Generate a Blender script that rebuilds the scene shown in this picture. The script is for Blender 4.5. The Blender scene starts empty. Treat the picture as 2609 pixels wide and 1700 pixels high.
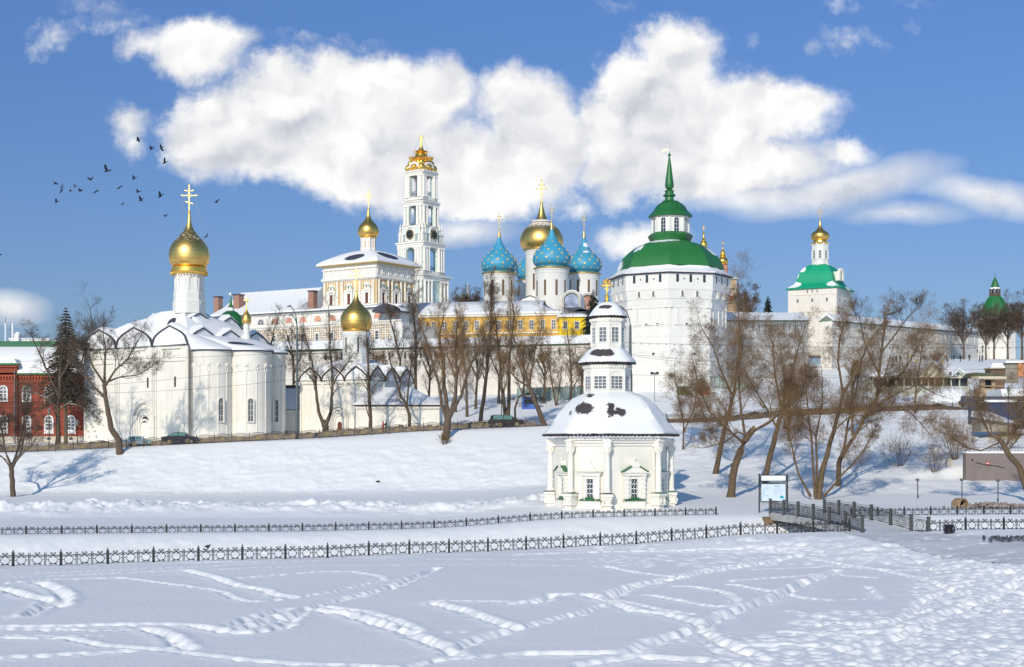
import bpy, math, random
import numpy as np
from mathutils import Vector, Matrix
SC = bpy.context.scene
COL = SC.collection
PI = math.pi
# ---------------------------------------------------------------- camera
FP, CX, YH, H = 3624.0, 1304.5, 1120.0, 8.3      # focal length in photo pixels, centre column, horizon row, eye height
cam = bpy.data.cameras.new('camera'); co = bpy.data.objects.new('camera', cam); COL.objects.link(co)
cam.lens = 50.0; cam.sensor_width = 36.0; cam.sensor_fit = 'HORIZONTAL'
cam.shift_y = (YH - 850.0) / 2609.0
cam.clip_start = 0.5; cam.clip_end = 20000
co.location = (0, 0, H); co.rotation_euler = (PI / 2, 0, 0)
SC.camera = co
# ---------------------------------------------------------------- light and sky
SUN_AZ, SUN_EL = math.radians(18), math.radians(27)      # sun behind the viewer, to the left
world = bpy.data.worlds.new('World'); SC.world = world; world.use_nodes = True
SC.view_settings.view_transform = 'Standard'; SC.view_settings.look = 'None'
SC.view_settings.exposure = 0.14; SC.view_settings.gamma = 1.0
sun = bpy.data.lights.new('sun', 'SUN'); so = bpy.data.objects.new('sun', sun); COL.objects.link(so)
sun.energy = 3.0; sun.angle = math.radians(0.53); sun.color = (1.0, 0.905, 0.745)
sd = Vector((math.sin(SUN_AZ) * math.cos(SUN_EL), math.cos(SUN_AZ) * math.cos(SUN_EL), -math.sin(SUN_EL)))
so.rotation_euler = sd.to_track_quat('-Z', 'Y').to_euler(); so.location = (-60, -80, 90)

def build_world():
    nt = world.node_tree; N = nt.nodes; L = nt.links; N.clear()
    def nd(t, **k):
        n = N.new(t)
        for a, b in k.items(): setattr(n, a, b)
        return n
    def m(op, a, b=None, c=None, clamp=False):
        n = nd('ShaderNodeMath', operation=op); n.use_clamp = clamp
        for i, v in enumerate((a, b, c)):
            if v is None: continue
            if isinstance(v, (int, float)): n.inputs[i].default_value = v
            else: L.new(v, n.inputs[i])
        return n.outputs[0]
    def vm(op, a, b=None, out=0):
        n = nd('ShaderNodeVectorMath', operation=op)
        for i, v in enumerate((a, b)):
            if v is None: continue
            if isinstance(v, tuple): n.inputs[i].default_value = v
            else: L.new(v, n.inputs[i])
        return n.outputs[out]
    tc = nd('ShaderNodeTexCoord')
    sx = nd('ShaderNodeSeparateXYZ'); L.new(tc.outputs['Generated'], sx.inputs[0])
    ysafe = m('MAXIMUM', sx.outputs[1], 0.12)
    px = m('MULTIPLY', m('DIVIDE', sx.outputs[0], ysafe), FP / 1000)      # direction, in thousands of photo pixels
    py = m('MULTIPLY', m('DIVIDE', sx.outputs[2], ysafe), FP / 1000)
    cb = nd('ShaderNodeCombineXYZ'); L.new(px, cb.inputs[0]); L.new(py, cb.inputs[1])
    P = cb.outputs[0]
    def noise(vec, sc, det, rough, off=(0, 0, 0), dist=0.0):
        v = vm('ADD', vec, off)
        n = nd('ShaderNodeTexNoise'); n.inputs['Scale'].default_value = sc; n.inputs['Detail'].default_value = det
        n.inputs['Roughness'].default_value = rough; n.inputs['Distortion'].default_value = dist; L.new(v, n.inputs['Vector'])
        return n
    # warp of the outlines
    w1 = noise(P, 5.0, 8, 0.62); w2 = noise(P, 18.0, 7, 0.7, (3, 1, 0))
    def warp(vec, n, a):
        return vm('ADD', vec, vm('MULTIPLY', vm('SUBTRACT', n.outputs['Color'], (.5, .5, .5)), (a, a, 0)))
    W = warp(warp(P, w1, 0.16), w2, 0.05)
    w4 = noise(P, 7, 9, .66, (2, 7, 1))
    def blob(cx, cy, a, b, rot=0.0, vec=None):
        c = ((cx - CX) / 1000, (YH - cy) / 1000, 0)
        d = vm('SUBTRACT', vec or W, c)
        if rot:
            r = nd('ShaderNodeVectorRotate'); r.rotation_type = 'Z_AXIS'; L.new(d, r.inputs['Vector']); r.inputs['Angle'].default_value = math.radians(rot); d = r.outputs[0]
        s = vm('MULTIPLY', d, (1000 / a, 1000 / b, 0))
        return m('MULTIPLY', m('SUBTRACT', 1.0, vm('LENGTH', s, out=1)), min(a, b) / 100)
    def union(lst):
        o = lst[0]
        for q in lst[1:]:
            n = nd('ShaderNodeMath', operation='SMOOTH_MAX'); L.new(o, n.inputs[0]); L.new(q, n.inputs[1]); n.inputs[2].default_value = 0.18; o = n.outputs[0]
        return o
    main = [(505, 125, 130, 85), (380, 120, 75, 40), (600, 110, 60, 40),                                   # upper left cloud
            (560, 330, 150, 110), (760, 290, 210, 150), (700, 400, 190, 70), (1000, 250, 210, 120), (1000, 400, 330, 115),
            (870, 190, 150, 60), (1130, 230, 80, 80), (1240, 470, 200, 90), (1340, 260, 135, 95), (1370, 380, 140, 130), (1100, 520, 160, 40), (980, 480, 80, 40),
            (325, 300, 45, 30), (335, 350, 30, 25),
            (1720, 140, 120, 105), (1640, 230, 140, 110), (1720, 300, 240, 140), (1900, 290, 220, 110), (2020, 270, 130, 75), (1760, 410, 260, 110),
            (1560, 350, 100, 130), (2140, 390, 95, 38), (1960, 430, 200, 60), (1590, 470, 80, 50), (1470, 520, 40, 25), (1620, 600, 95, 38), (1540, 440, 90, 50)]
    F = union([blob(*a) for a in main])
    a_main = m('MULTIPLY', m('ADD', m('SUBTRACT', F, -0.20), m('MULTIPLY', m('ADD', m('SUBTRACT', w4.outputs[0], .5), m('MULTIPLY', m('SUBTRACT', w2.outputs[0], .5), .5)), .5)), 1.8, clamp=True)
    sm = nd('ShaderNodeMapRange'); sm.interpolation_type = 'SMOOTHSTEP'; L.new(a_main, sm.inputs[0]); a_main = sm.outputs[0]
    # thin veils, low streak and wisps
    wv = warp(P, w1, 0.06)
    veil = union([blob(2150, 480, 330, 65, -12, wv), blob(2520, 500, 250, 52, 12, wv), blob(1950, 500, 330, 55, 0, wv), blob(1180, 590, 170, 50, 0, wv), blob(30, 790, 110, 55, 0, wv), blob(2300, 545, 200, 35, 0, wv)])
    a_veil = m('MULTIPLY', veil, 2.3, clamp=True)
    a_veil = m('MULTIPLY', a_veil, 0.85)
    w3 = warp(warp(P, w1, 0.10), w2, 0.10)
    wis = union([blob(120, 110, 70, 50, 0, w3), blob(230, 70, 90, 30, 0, w3), blob(300, 60, 110, 30, 0, w3), blob(250, 15, 110, 25, 0, w3), blob(760, 105, 60, 25, 0, w3),
                 blob(860, 110, 50, 14, 0, w3), blob(930, 115, 60, 14, 0, w3), blob(1575, 20, 45, 16, 0, w3), blob(2140, 100, 60, 40, 20, w3), blob(2230, 110, 60, 20, 30, w3), blob(2080, 115, 30, 28, 0, w3),
                 blob(2150, 5, 55, 22, 0, w3), blob(2350, 5, 70, 16, 0, w3), blob(2335, 72, 26, 18, 0, w3), blob(1915, 108, 26, 16, 0, w3), blob(340, 400, 16, 26, 0, w3)])
    a_wis = m('MULTIPLY', m('ADD', wis, 0.02), 3.2, clamp=True)
    wn = noise(P, 22, 6, .65, (9, 4, 2))
    a_wis = m('MULTIPLY', a_wis, m('MULTIPLY', m('SUBTRACT', wn.outputs[0], .34), 2.6, clamp=True))
    a_wis = m('MULTIPLY', a_wis, 0.7)
    alpha = m('MAXIMUM', m('MAXIMUM', a_main, a_veil), a_wis)
    # the clouds' own light and dark: thickness field against itself moved toward the sun, plus billows
    n1 = noise(W, 3.6, 3, .45, (1.7, .3, 0)); n2 = noise(vm('ADD', W, (-.03, .045, 0)), 3.6, 3, .45, (1.7, .3, 0))
    n3 = noise(W, 9, 3, .45, (5, 5, 0)); n4 = noise(vm('ADD', W, (-.015, .022, 0)), 9, 3, .45, (5, 5, 0))
    bill = m('ADD', m('MULTIPLY', m('SUBTRACT', n1.outputs[0], n2.outputs[0]), 3.2), m('MULTIPLY', m('SUBTRACT', n3.outputs[0], n4.outputs[0]), .75))
    Wg = P
    grey = union([blob(560, 410, 190, 75, 0, Wg), blob(800, 330, 150, 60, 0, Wg), blob(1760, 290, 170, 60, 0, Wg), blob(1680, 360, 130, 60, 0, Wg), blob(1080, 400, 170, 45, 0, Wg), blob(1950, 480, 330, 60, 0, Wg), blob(560, 200, 90, 30, 0, Wg)])
    grey = m('MULTIPLY', grey, 0.62, clamp=True)
    gn = noise(P, 3.2, 2, .4, (8, 2, 0))
    sh = m('ADD', m('SUBTRACT', m('ADD', 0.72, bill), m('MULTIPLY', grey, 0.75)), m('MULTIPLY', m('SUBTRACT', gn.outputs[0], .5), 0.5))
    ramp = nd('ShaderNodeValToRGB'); L.new(sh, ramp.inputs[0])
    ramp.color_ramp.elements[0].position = 0.12; ramp.color_ramp.elements[0].color = (.50, .53, .60, 1)
    ramp.color_ramp.elements[1].position = 0.98; ramp.color_ramp.elements[1].color = (.95, .94, .92, 1)
    e = ramp.color_ramp.elements.new(.58); e.color = (.76, .765, .785, 1)
    sky = nd('ShaderNodeTexSky'); sky.sky_type = 'NISHITA'; sky.sun_disc = False
    sky.sun_elevation = SUN_EL; sky.sun_rotation = PI + SUN_AZ; sky.air_density = 1.0; sky.dust_density = 0.3; sky.ozone_density = 3.0; sky.altitude = 200
    # winter sky: paler lilac low, bluer higher; above view brightened to add fill light
    el = m('DIVIDE', sx.outputs[2], ysafe)
    rr = nd('ShaderNodeValToRGB'); L.new(m('MULTIPLY', el, 1.0, clamp=True), rr.inputs[0])
    rr.color_ramp.elements[0].position = 0.0; rr.color_ramp.elements[0].color = SKY_LOW
    rr.color_ramp.elements[1].position = 1.0; rr.color_ramp.elements[1].color = SKY_TOP; e_ = rr.color_ramp.elements.new(.31); e_.color = SKY_HIGH; e_ = rr.color_ramp.elements.new(.45); e_.color = SKY_HIGH
    tint = nd('ShaderNodeMix', data_type='RGBA', blend_type='MULTIPLY'); tint.inputs[0].default_value = 1.0
    L.new(sky.outputs[0], tint.inputs[6]); L.new(rr.outputs[0], tint.inputs[7])
    b1 = nd('ShaderNodeBackground'); L.new(tint.outputs[2], b1.inputs[0]); b1.inputs[1].default_value = SKY_STR
    b2 = nd('ShaderNodeBackground'); L.new(ramp.outputs[0], b2.inputs[0]); b2.inputs[1].default_value = 1.0
    mx = nd('ShaderNodeMixShader'); L.new(alpha, mx.inputs[0]); L.new(b1.outputs[0], mx.inputs[1]); L.new(b2.outputs[0], mx.inputs[2])
    out = nd('ShaderNodeOutputWorld'); L.new(mx.outputs[0], out.inputs[0])
SKY_LOW = (.40, .435, .57, 1); SKY_HIGH = (.53, .68, .95, 1); SKY_TOP = (.86, 1.14, 1.26, 1); SKY_STR = 0.10
build_world()

# ---------------------------------------------------------------- materials
MATS = {}
def mat(name, col, rough=.75, metal=0.0, var=.10, vs=.6, bump=0.0, bs=8.0, streak=0.0, streak_col=(.5, .42, .32), snow=0.0, snow_n=3.0, spec=None, tile=None, patches=None, patch_col=(.05, .045, .05), patch_warp=.8, soft=.12, seams=None):
    m_ = bpy.data.materials.new(name); m_.use_nodes = True; nt = m_.node_tree; N = nt.nodes; L = nt.links
    b = N['Principled BSDF']; b.inputs['Roughness'].default_value = rough; b.inputs['Metallic'].default_value = metal
    if spec is not None: b.inputs['Specular IOR Level'].default_value = spec
    tc = N.new('ShaderNodeTexCoord'); V = tc.outputs['Object']
    def noise(sc, det=4, vec=None, ro=.55):
        n = N.new('ShaderNodeTexNoise'); n.inputs['Scale'].default_value = sc; n.inputs['Detail'].default_value = det; n.inputs['Roughness'].default_value = ro
        L.new(vec or V, n.inputs['Vector']); return n.outputs[0]
    def mathn(op, a, b_=None, clamp=False):
        n = N.new('ShaderNodeMath'); n.operation = op; n.use_clamp = clamp
        for i, v in enumerate((a, b_)):
            if v is None: continue
            if isinstance(v, (int, float)): n.inputs[i].default_value = v
            else: L.new(v, n.inputs[i])
        return n.outputs[0]
    def mix(f, a, c, mode='MIX'):
        n = N.new('ShaderNodeMix'); n.data_type = 'RGBA'; n.blend_type = mode
        if isinstance(f, (int, float)): n.inputs[0].default_value = f
        else: L.new(f, n.inputs[0])
        for i, v in ((6, a), (7, c)):
            if isinstance(v, tuple): n.inputs[i].default_value = (v + (1,))[:4]
            else: L.new(v, n.inputs[i])
        return n.outputs[2]
    c = tuple(col)
    cur = mix(mathn('MULTIPLY', mathn('SUBTRACT', noise(vs, 6), .3), 1.9, True), tuple(max(0, x * (1 - var)) for x in c), tuple(min(1, x * (1 + var)) for x in c))
    if tile:                                         # (brick width, height, mortar colour)
        br = N.new('ShaderNodeTexBrick'); mp = N.new('ShaderNodeMapping'); mp.inputs['Rotation'].default_value = (PI / 2, 0, 0); L.new(V, mp.inputs[0]); L.new(mp.outputs[0], br.inputs['Vector'])
        br.inputs['Scale'].default_value = 1.0; br.inputs['Brick Width'].default_value = tile[0]; br.inputs['Row Height'].default_value = tile[1]; br.inputs['Mortar Size'].default_value = tile[1] * .08
        L.new(cur, br.inputs['Color1']); L.new(mix(1.0, cur, (.78, .78, .78), 'MULTIPLY'), br.inputs['Color2']); br.inputs['Mortar'].default_value = tuple(tile[2]) + (1,)
        cur = br.outputs[0]
    if streak:
        mp = N.new('ShaderNodeMapping'); mp.inputs['Scale'].default_value = (1.6, 1.6, .16); L.new(V, mp.inputs[0])
        f = mathn('MULTIPLY', mathn('SUBTRACT', noise(1.0, 7, mp.outputs[0], .65), .5), 3.0, True)
        cur = mix(mathn('MULTIPLY', f, streak), cur, tuple(streak_col))
    rough_sock = None
    if seams:                                        # thin darker joints between metal sheets
        w = N.new('ShaderNodeTexWave'); w.bands_direction = 'Z'; w.inputs['Scale'].default_value = seams; w.inputs['Distortion'].default_value = .4; L.new(V, w.inputs[0])
        cur = mix(mathn('MULTIPLY', mathn('SUBTRACT', w.outputs[1], .93), 10, True), cur, tuple(x * .55 for x in c))
    if patches:
        f = None
        nz = N.new('ShaderNodeTexNoise'); nz.inputs['Scale'].default_value = patch_warp * 1.6; nz.inputs['Detail'].default_value = 6; nz.inputs['Roughness'].default_value = .7; L.new(V, nz.inputs[0])
        off = N.new('ShaderNodeVectorMath'); off.operation = 'MULTIPLY_ADD'; L.new(nz.outputs[1], off.inputs[0]); off.inputs[1].default_value = (patch_warp,) * 3
        ad = N.new('ShaderNodeVectorMath'); ad.operation = 'SUBTRACT'; L.new(V, ad.inputs[0]); ad.inputs[1].default_value = (patch_warp * .5,) * 3; L.new(ad.outputs[0], off.inputs[2])
        for (cx, cy, cz, rx, ry, rz) in patches:
            s = N.new('ShaderNodeVectorMath'); s.operation = 'SUBTRACT'; L.new(off.outputs[0], s.inputs[0]); s.inputs[1].default_value = (cx, cy, cz)
            q = N.new('ShaderNodeVectorMath'); q.operation = 'MULTIPLY'; L.new(s.outputs[0], q.inputs[0]); q.inputs[1].default_value = (1 / rx, 1 / ry, 1 / rz)
            l = N.new('ShaderNodeVectorMath'); l.operation = 'LENGTH'; L.new(q.outputs[0], l.inputs[0])
            v = mathn('MULTIPLY', mathn('SUBTRACT', 1.0, l.outputs[1]), 1 / soft, True)
            f = v if f is None else mathn('MAXIMUM', f, v)
        cur = mix(f, cur, tuple(patch_col))
    if snow:
        g = N.new('ShaderNodeNewGeometry'); sp = N.new('ShaderNodeSeparateXYZ'); L.new(g.outputs['Normal'], sp.inputs[0])
        f = mathn('MULTIPLY', mathn('SUBTRACT', mathn('ADD', sp.outputs[2], mathn('MULTIPLY', mathn('SUBTRACT', noise(snow_n, 8, None, .75), .5), 1.3)), 1 - snow), 9, True)
        cur = mix(f, cur, (.84, .85, .88))
        if metal: L.new(mathn('MULTIPLY', mathn('SUBTRACT', 1.0, f), metal), b.inputs['Metallic'])
        L.new(mathn('ADD', mathn('MULTIPLY', f, .8), rough, True), b.inputs['Roughness'])
    L.new(cur, b.inputs['Base Color'])
    if bump:
        bp = N.new('ShaderNodeBump'); bp.inputs['Strength'].default_value = .6; bp.inputs['Distance'].default_value = bump
        L.new(noise(bs, 6), bp.inputs['Height']); L.new(bp.outputs[0], b.inputs['Normal'])
    MATS[name] = m_
    return m_
snow_m = mat('snow', (.88, .88, .885), .62, var=.02, vs=.3, bump=.07, bs=4.0)
rsnow = mat('roof_snow', (.86, .86, .87), .62, var=.02, vs=.3, bump=.06, bs=1.1)
plaster = mat('white_plaster', (.79, .76, .695), .85, var=.06, vs=.35, bump=.03, bs=2.5, streak=.7, streak_col=(.58, .52, .43))
plaster2 = mat('white_wash', (.755, .74, .705), .85, var=.04, vs=.3, bump=.02, bs=3, streak=.4, streak_col=(.62, .60, .56))
oldwall = mat('weathered_wall', (.76, .71, .645), .88, var=.08, vs=.5, bump=.03, bs=2.5, streak=.5, streak_col=(.50, .42, .34))
trimw = mat('white_trim', (.83, .79, .72), .8, var=.03)
gold = mat('gold', (1.0, .60, .17), .38, 1.0, var=.12, vs=1.2, bump=.012, bs=2.2, seams=.5)
goldsnow = mat('gold_frosted', (1.0, .61, .19), .38, 1.0, var=.14, vs=1.2, bump=.012, bs=2.2, snow=.28, snow_n=3.0, seams=.5)
orange_gold = mat('bright_gold', (1.0, .62, .15), .36, 1.0, var=.1, bump=.01)
dkgold = mat('old_gilding', (.55, .40, .16), .4, .8, var=.2, vs=2)
crossm = mat('cross_gilding', (.50, .33, .12), .45, .7, var=.2, vs=2)
bluedome = mat('blue_dome', (.055, .33, .52), .5, var=.12, vs=.5, snow=.05, snow_n=1.5)
greenroof = mat('green_roof', (.022, .155, .042), .42, var=.3, vs=.3)
greensnow = mat('green_roof_frosted', (.022, .17, .045), .5, var=.12, vs=.3, snow=.2, snow_n=.8)
teal = mat('teal_green_roof', (.0, .34, .17), .55, var=.08)
aqua = mat('pale_turquoise', (.60, .75, .70), .8, var=.05)
glass = mat('dark_glass', (.035, .045, .06), .12, var=.3, vs=1.5)
paleglass = mat('grey_glass', (.16, .17, .18), .2, var=.3, vs=1.5)
dark_pole = mat('dark_pole_paint', (.085, .105, .11), .55, .1, var=.2, vs=3)
iron = mat('black_iron', (.022, .022, .026), .5, .3, var=.2, vs=5)
brniron = mat('rusty_iron', (.075, .055, .04), .7, .2, var=.3, vs=5)
greyiron = mat('grey_metal', (.20, .23, .26), .55, .3, var=.2, vs=3)
tile_m = mat('dark_shingle', (.045, .032, .035), .8, var=.4, vs=6, bump=.03, bs=12)
sheet = mat('dark_roof_sheet', (.06, .062, .085), .6, var=.25, vs=1)
brick = mat('red_brick', (.31, .070, .040), .9, var=.3, vs=1.2, bump=.02, bs=12, tile=(.5, .16, (.22, .05, .03)))
brickp = mat('chimney_brick', (.36, .20, .15), .9, var=.3, vs=4)
ochre = mat('ochre_wall', (.66, .41, .10), .85, var=.1, vs=.8)
yellowb = mat('bright_yellow_wall', (.85, .58, .02), .8, var=.08)
pinkw = mat('pink_wall', (.68, .34, .24), .85, var=.1)
bark = mat('bark', (.115, .082, .055), .9, var=.35, vs=3, bump=.03, bs=10, snow=.32, snow_n=1.5)
bark2 = mat('brown_bark', (.13, .085, .05), .9, var=.35, vs=3, bump=.03, bs=10, snow=.32, snow_n=1.5)
twig = mat('twigs', (.105, .073, .052), .9, var=.3, vs=1)
twig2 = mat('willow_twigs', (.21, .13, .066), .9, var=.35, vs=.5)
twig3 = mat('golden_twigs', (.26, .17, .05), .9, var=.3, vs=.5)
spruce_m = mat('spruce_needles', (.022, .045, .03), .9, var=.4, vs=1)
brown_spruce = mat('brown_needles', (.085, .068, .048), .9, var=.4, vs=1)
wood = mat('door_wood', (.13, .035, .022), .7, var=.2, vs=3)
asph = mat('dirty_road', (.34, .33, .33), .85, var=.25, vs=.5, bump=.02, bs=3)
pathm = mat('trodden_path', (.68, .68, .69), .7, var=.14, vs=.4, bump=.02, bs=3)
dirt = mat('dirty_snow', (.33, .26, .19), .9, var=.6, vs=1.3, bump=.15, bs=2.5)
mud = mat('brown_verge', (.15, .10, .075), .9, var=.6, vs=1.6, bump=.12, bs=4)
concrete = mat('brown_concrete', (.215, .175, .165), .9, var=.12, vs=1, streak=.3, streak_col=(.15, .12, .11))
stone = mat('stone', (.52, .49, .44), .9, var=.2, vs=1)
fence_g = mat('green_sheet_fence', (.30, .40, .38), .7, var=.15, vs=1)
black = mat('black_paint', (.012, .013, .018), .25, var=.2)
rubber = mat('rubber', (.02, .02, .02), .85)
white_m = mat('white_paint', (.82, .82, .82), .6, var=.02)

# ---------------------------------------------------------------- mesh builder
class MB:
    def __init__(s): s.v = []; s.f = []; s.mi = []; s.m = 0; s.M = None
    def pt(s, p):
        if s.M is not None: p = s.M @ Vector(p)
        s.v.append((p[0], p[1], p[2])); return len(s.v) - 1
    def face(s, idx): s.f.append(tuple(idx)); s.mi.append(s.m)
    def box(s, x0, x1, y0, y1, z0, z1):
        i = [s.pt(p) for p in ((x0, y0, z0), (x1, y0, z0), (x1, y1, z0), (x0, y1, z0), (x0, y0, z1), (x1, y0, z1), (x1, y1, z1), (x0, y1, z1))]
        for q in ((0, 1, 5, 4), (1, 2, 6, 5), (2, 3, 7, 6), (3, 0, 4, 7), (4, 5, 6, 7), (3, 2, 1, 0)): s.face([i[k] for k in q])
    def cbox(s, cx, cy, cz, w, d, h): s.box(cx - w / 2, cx + w / 2, cy - d / 2, cy + d / 2, cz - h / 2, cz + h / 2)
    def loft(s, rings, cap=True, closed=True):
        """rings: lists of 3D points of equal length"""
        ids = [[s.pt(p) for p in r] for r in rings]; n = len(ids[0])
        for a, b in zip(ids, ids[1:]):
            for k in range(n if closed else n - 1):
                k2 = (k + 1) % n; s.face((a[k], a[k2], b[k2], b[k]))
        if cap: s.face(ids[0][::-1]); s.face(ids[-1])
    def lathe(s, prof, n=24, cx=0, cy=0, ph=0.0, cap=True, sx=1, sy=1):
        rings = [[(cx + r * sx * math.cos(ph + 2 * PI * k / n), cy + r * sy * math.sin(ph + 2 * PI * k / n), z) for k in range(n)] for r, z in prof]
        s.loft(rings, cap)
    def stack(s, poly, prof, c=(0, 0), cap=True):
        """poly (x,y) scaled about c for every (scale,z)"""
        s.loft([[(c[0] + (x - c[0]) * k, c[1] + (y - c[1]) * k, z) for x, y in poly] for k, z in prof], cap)
    def prism(s, poly, z0, z1): s.loft([[(x, y, z0) for x, y in poly], [(x, y, z1) for x, y in poly]])
    def ext(s, pts, y0, y1):
        """polygon in x,z extruded between y0 and y1 (front y0)"""
        a = [s.pt((x, y0, z)) for x, z in pts]; b = [s.pt((x, y1, z)) for x, z in pts]; n = len(pts)
        s.face(a); s.face(b[::-1])
        for k in range(n): k2 = (k + 1) % n; s.face((a[k], b[k], b[k2], a[k2]))
    def band(s, outer, inner, y0, y1, closed=False):
        """solid strip between two outlines in x,z"""
        n = len(outer); A = [s.pt((x, y0, z)) for x, z in outer]; B = [s.pt((x, y0, z)) for x, z in inner]
        C = [s.pt((x, y1, z)) for x, z in outer]; D = [s.pt((x, y1, z)) for x, z in inner]
        for k in range(n if closed else n - 1):
            j = (k + 1) % n
            s.face((A[k], B[k], B[j], A[j])); s.face((A[k], A[j], C[j], C[k])); s.face((B[k], D[k], D[j], B[j])); s.face((C[k], C[j], D[j], D[k]))
        if not closed:
            s.face((A[0], C[0], D[0], B[0])); s.face((A[-1], B[-1], D[-1], C[-1]))
    def tube(s, pts, r, n=6, cap=True):
        pts = [Vector(p) for p in pts]
        rs = r if isinstance(r, (list, tuple)) else [r] * len(pts)
        rings = []
        for i, p in enumerate(pts):
            d = (pts[min(i + 1, len(pts) - 1)] - pts[max(i - 1, 0)])
            if d.length < 1e-9: d = Vector((0, 0, 1))
            d.normalize(); a = d.orthogonal().normalized() if abs(d.z) > .9 else d.cross(Vector((0, 0, 1))).normalized(); b = d.cross(a)
            rings.append([p + (a * math.cos(2 * PI * k / n) + b * math.sin(2 * PI * k / n)) * rs[i] for k in range(n)])
        s.loft(rings, cap)
    def ball(s, c, r, n=10, m=6, sz=1.0):
        s.lathe([(max(r * math.sin(PI * i / m), .001), c[2] - r * sz * math.cos(PI * i / m)) for i in range(m + 1)], n, c[0], c[1])
    def build(s, name, mats, parent=None, smooth=False, angle=40):
        me = bpy.data.meshes.new(name); me.from_pydata(s.v, [], s.f)
        if not isinstance(mats, (list, tuple)): mats = [mats]
        for q in mats: me.materials.append(q)
        if len(mats) > 1: me.polygons.foreach_set('material_index', s.mi)
        if smooth:
            me.polygons.foreach_set('use_smooth', [True] * len(me.polygons)); me.update()
            me.set_sharp_from_angle(angle=math.radians(angle))
        me.update()
        o = bpy.data.objects.new(name, me); COL.objects.link(o)
        if parent: o.parent = parent
        return o
def tag(o, label, cat, group=None):
    o['label'] = label; o['category'] = cat
    if group: o['group'] = group
    return o
def thing(name, loc, label, cat, group=None, rz=0.0):
    o = bpy.data.objects.new(name, None); COL.objects.link(o); o.location = loc; o.rotation_euler = (0, 0, rz); o.empty_display_size = .5
    return tag(o, label, cat, group)
def structure(o): o['kind'] = 'structure'; return o
def copytree(o, parent=None):
    c = o.copy(); COL.objects.link(c)
    if parent: c.parent = parent
    for ch in o.children: copytree(ch, c)
    return c
def W(x, y, d): return Vector(((x - CX) * d / FP, d, H + (YH - y) * d / FP))       # a point at depth d seen at (x, y) of the photograph
def TR(x, y, z, deg=0.0): return Matrix.Translation((x, y, z)) @ Matrix.Rotation(math.radians(deg), 4, 'Z')
def arch(w, h, n=8, x=0, z=0, top=None):
    """outline of an arched opening, from lower left over the crown to lower right"""
    r = w / 2; t = top if top else r
    return [(x - r, z)] + [(x - r * math.cos(PI * k / n), z + h - t + t * math.sin(PI * k / n)) for k in range(n + 1)] + [(x + r, z)]
def keel(w, h, n=10, x=0, z=0):
    """keel-shaped gable outline"""
    o = []
    for k in range(n + 1):
        t = -1 + 2 * k / n
        o.append((x + t * w / 2, z + h * (math.sqrt(max(0, 1 - abs(t) ** 2.2)) * .8 + .2 * (1 - abs(t)) ** 3)))
    return o
def circ(r, n=16, x=0, z=0): return [(x + r * math.cos(2 * PI * k / n), z + r * math.sin(2 * PI * k / n)) for k in range(n)]
class Site:
    """works in photo pixels at one depth: local x and z in metres"""
    def __init__(s, x, y, d): s.x = x; s.y = y; s.d = d; s.k = d / FP; s.loc = W(x, y, d)
    def X(s, px): return (px - s.x) * s.k
    def Z(s, py): return (s.y - py) * s.k
def win(parent, M, w, h, arched=True, nx=2, ny=3, fr=.12, gm=None, fm=None, surround=0.0, name='window', depth=.16, bar=.05):
    """a window: pane with its frame and glazing bars as sub-part; M puts it on a wall (x right, -y outward, z up, origin at sill centre)"""
    a = MB(); a.M = M; out = arch(w, h) if arched else [(-w / 2, 0), (-w / 2, h), (w / 2, h), (w / 2, 0)]
    a.ext(out, -.03, .05); p = a.build(name, gm or glass, parent)
    if fr or nx or ny:
        b = MB(); b.M = M
        def grow(g):
            return arch(w + 2 * g, h + 2 * g, z=-g) if arched else [(-w / 2 - g, -g), (-w / 2 - g, h + g), (w / 2 + g, h + g), (w / 2 + g, -g)]
        b.band(grow(fr), out if not fr else grow(-.005), -depth, .02, closed=True)
        for i in range(1, nx): x = -w / 2 + w * i / nx; b.box(x - bar / 2, x + bar / 2, -.07, -.028, 0.02, h - (w * .06 if arched else .02))
        for i in range(1, ny):
            z = h * i / ny; hw = w / 2 - .01
            if arched and z > h - w / 2: hw = math.sqrt(max(0, (w / 2) ** 2 - (z - h + w / 2) ** 2)) - .01
            if hw > .05: b.box(-hw, hw, -.072, -.026, z - bar / 2, z + bar / 2)
        if surround:
            b.box(-w / 2 - fr - surround, w / 2 + fr + surround, -depth - .08, .02, -fr - .14, -fr - .005)
            b.box(-w / 2 - fr - surround, w / 2 + fr + surround, -depth - .08, .02, h + fr + .005, h + fr + .14)
        b.build('frame', fm or trimw, p)
    return p
def hole(parent, M, w, h, arched=False, name='loophole', m=None):
    a = MB(); a.M = M; a.ext(arch(w, h) if arched else [(-w / 2, 0), (-w / 2, h), (w / 2, h), (w / 2, 0)], -.02, .06); return a.build(name, m or glass, parent)
ONION = [(.80, 0), (.93, .06), (1.0, .17), (1.0, .27), (.94, .38), (.80, .49), (.62, .58), (.45, .66), (.31, .74), (.20, .83), (.13, .92), (.09, 1.0)]
def onion(r, z0, z1, prof=None, flat=1.0): return [(r * a, z0 + (z1 - z0) * b) for a, b in (prof or ONION)]
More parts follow.
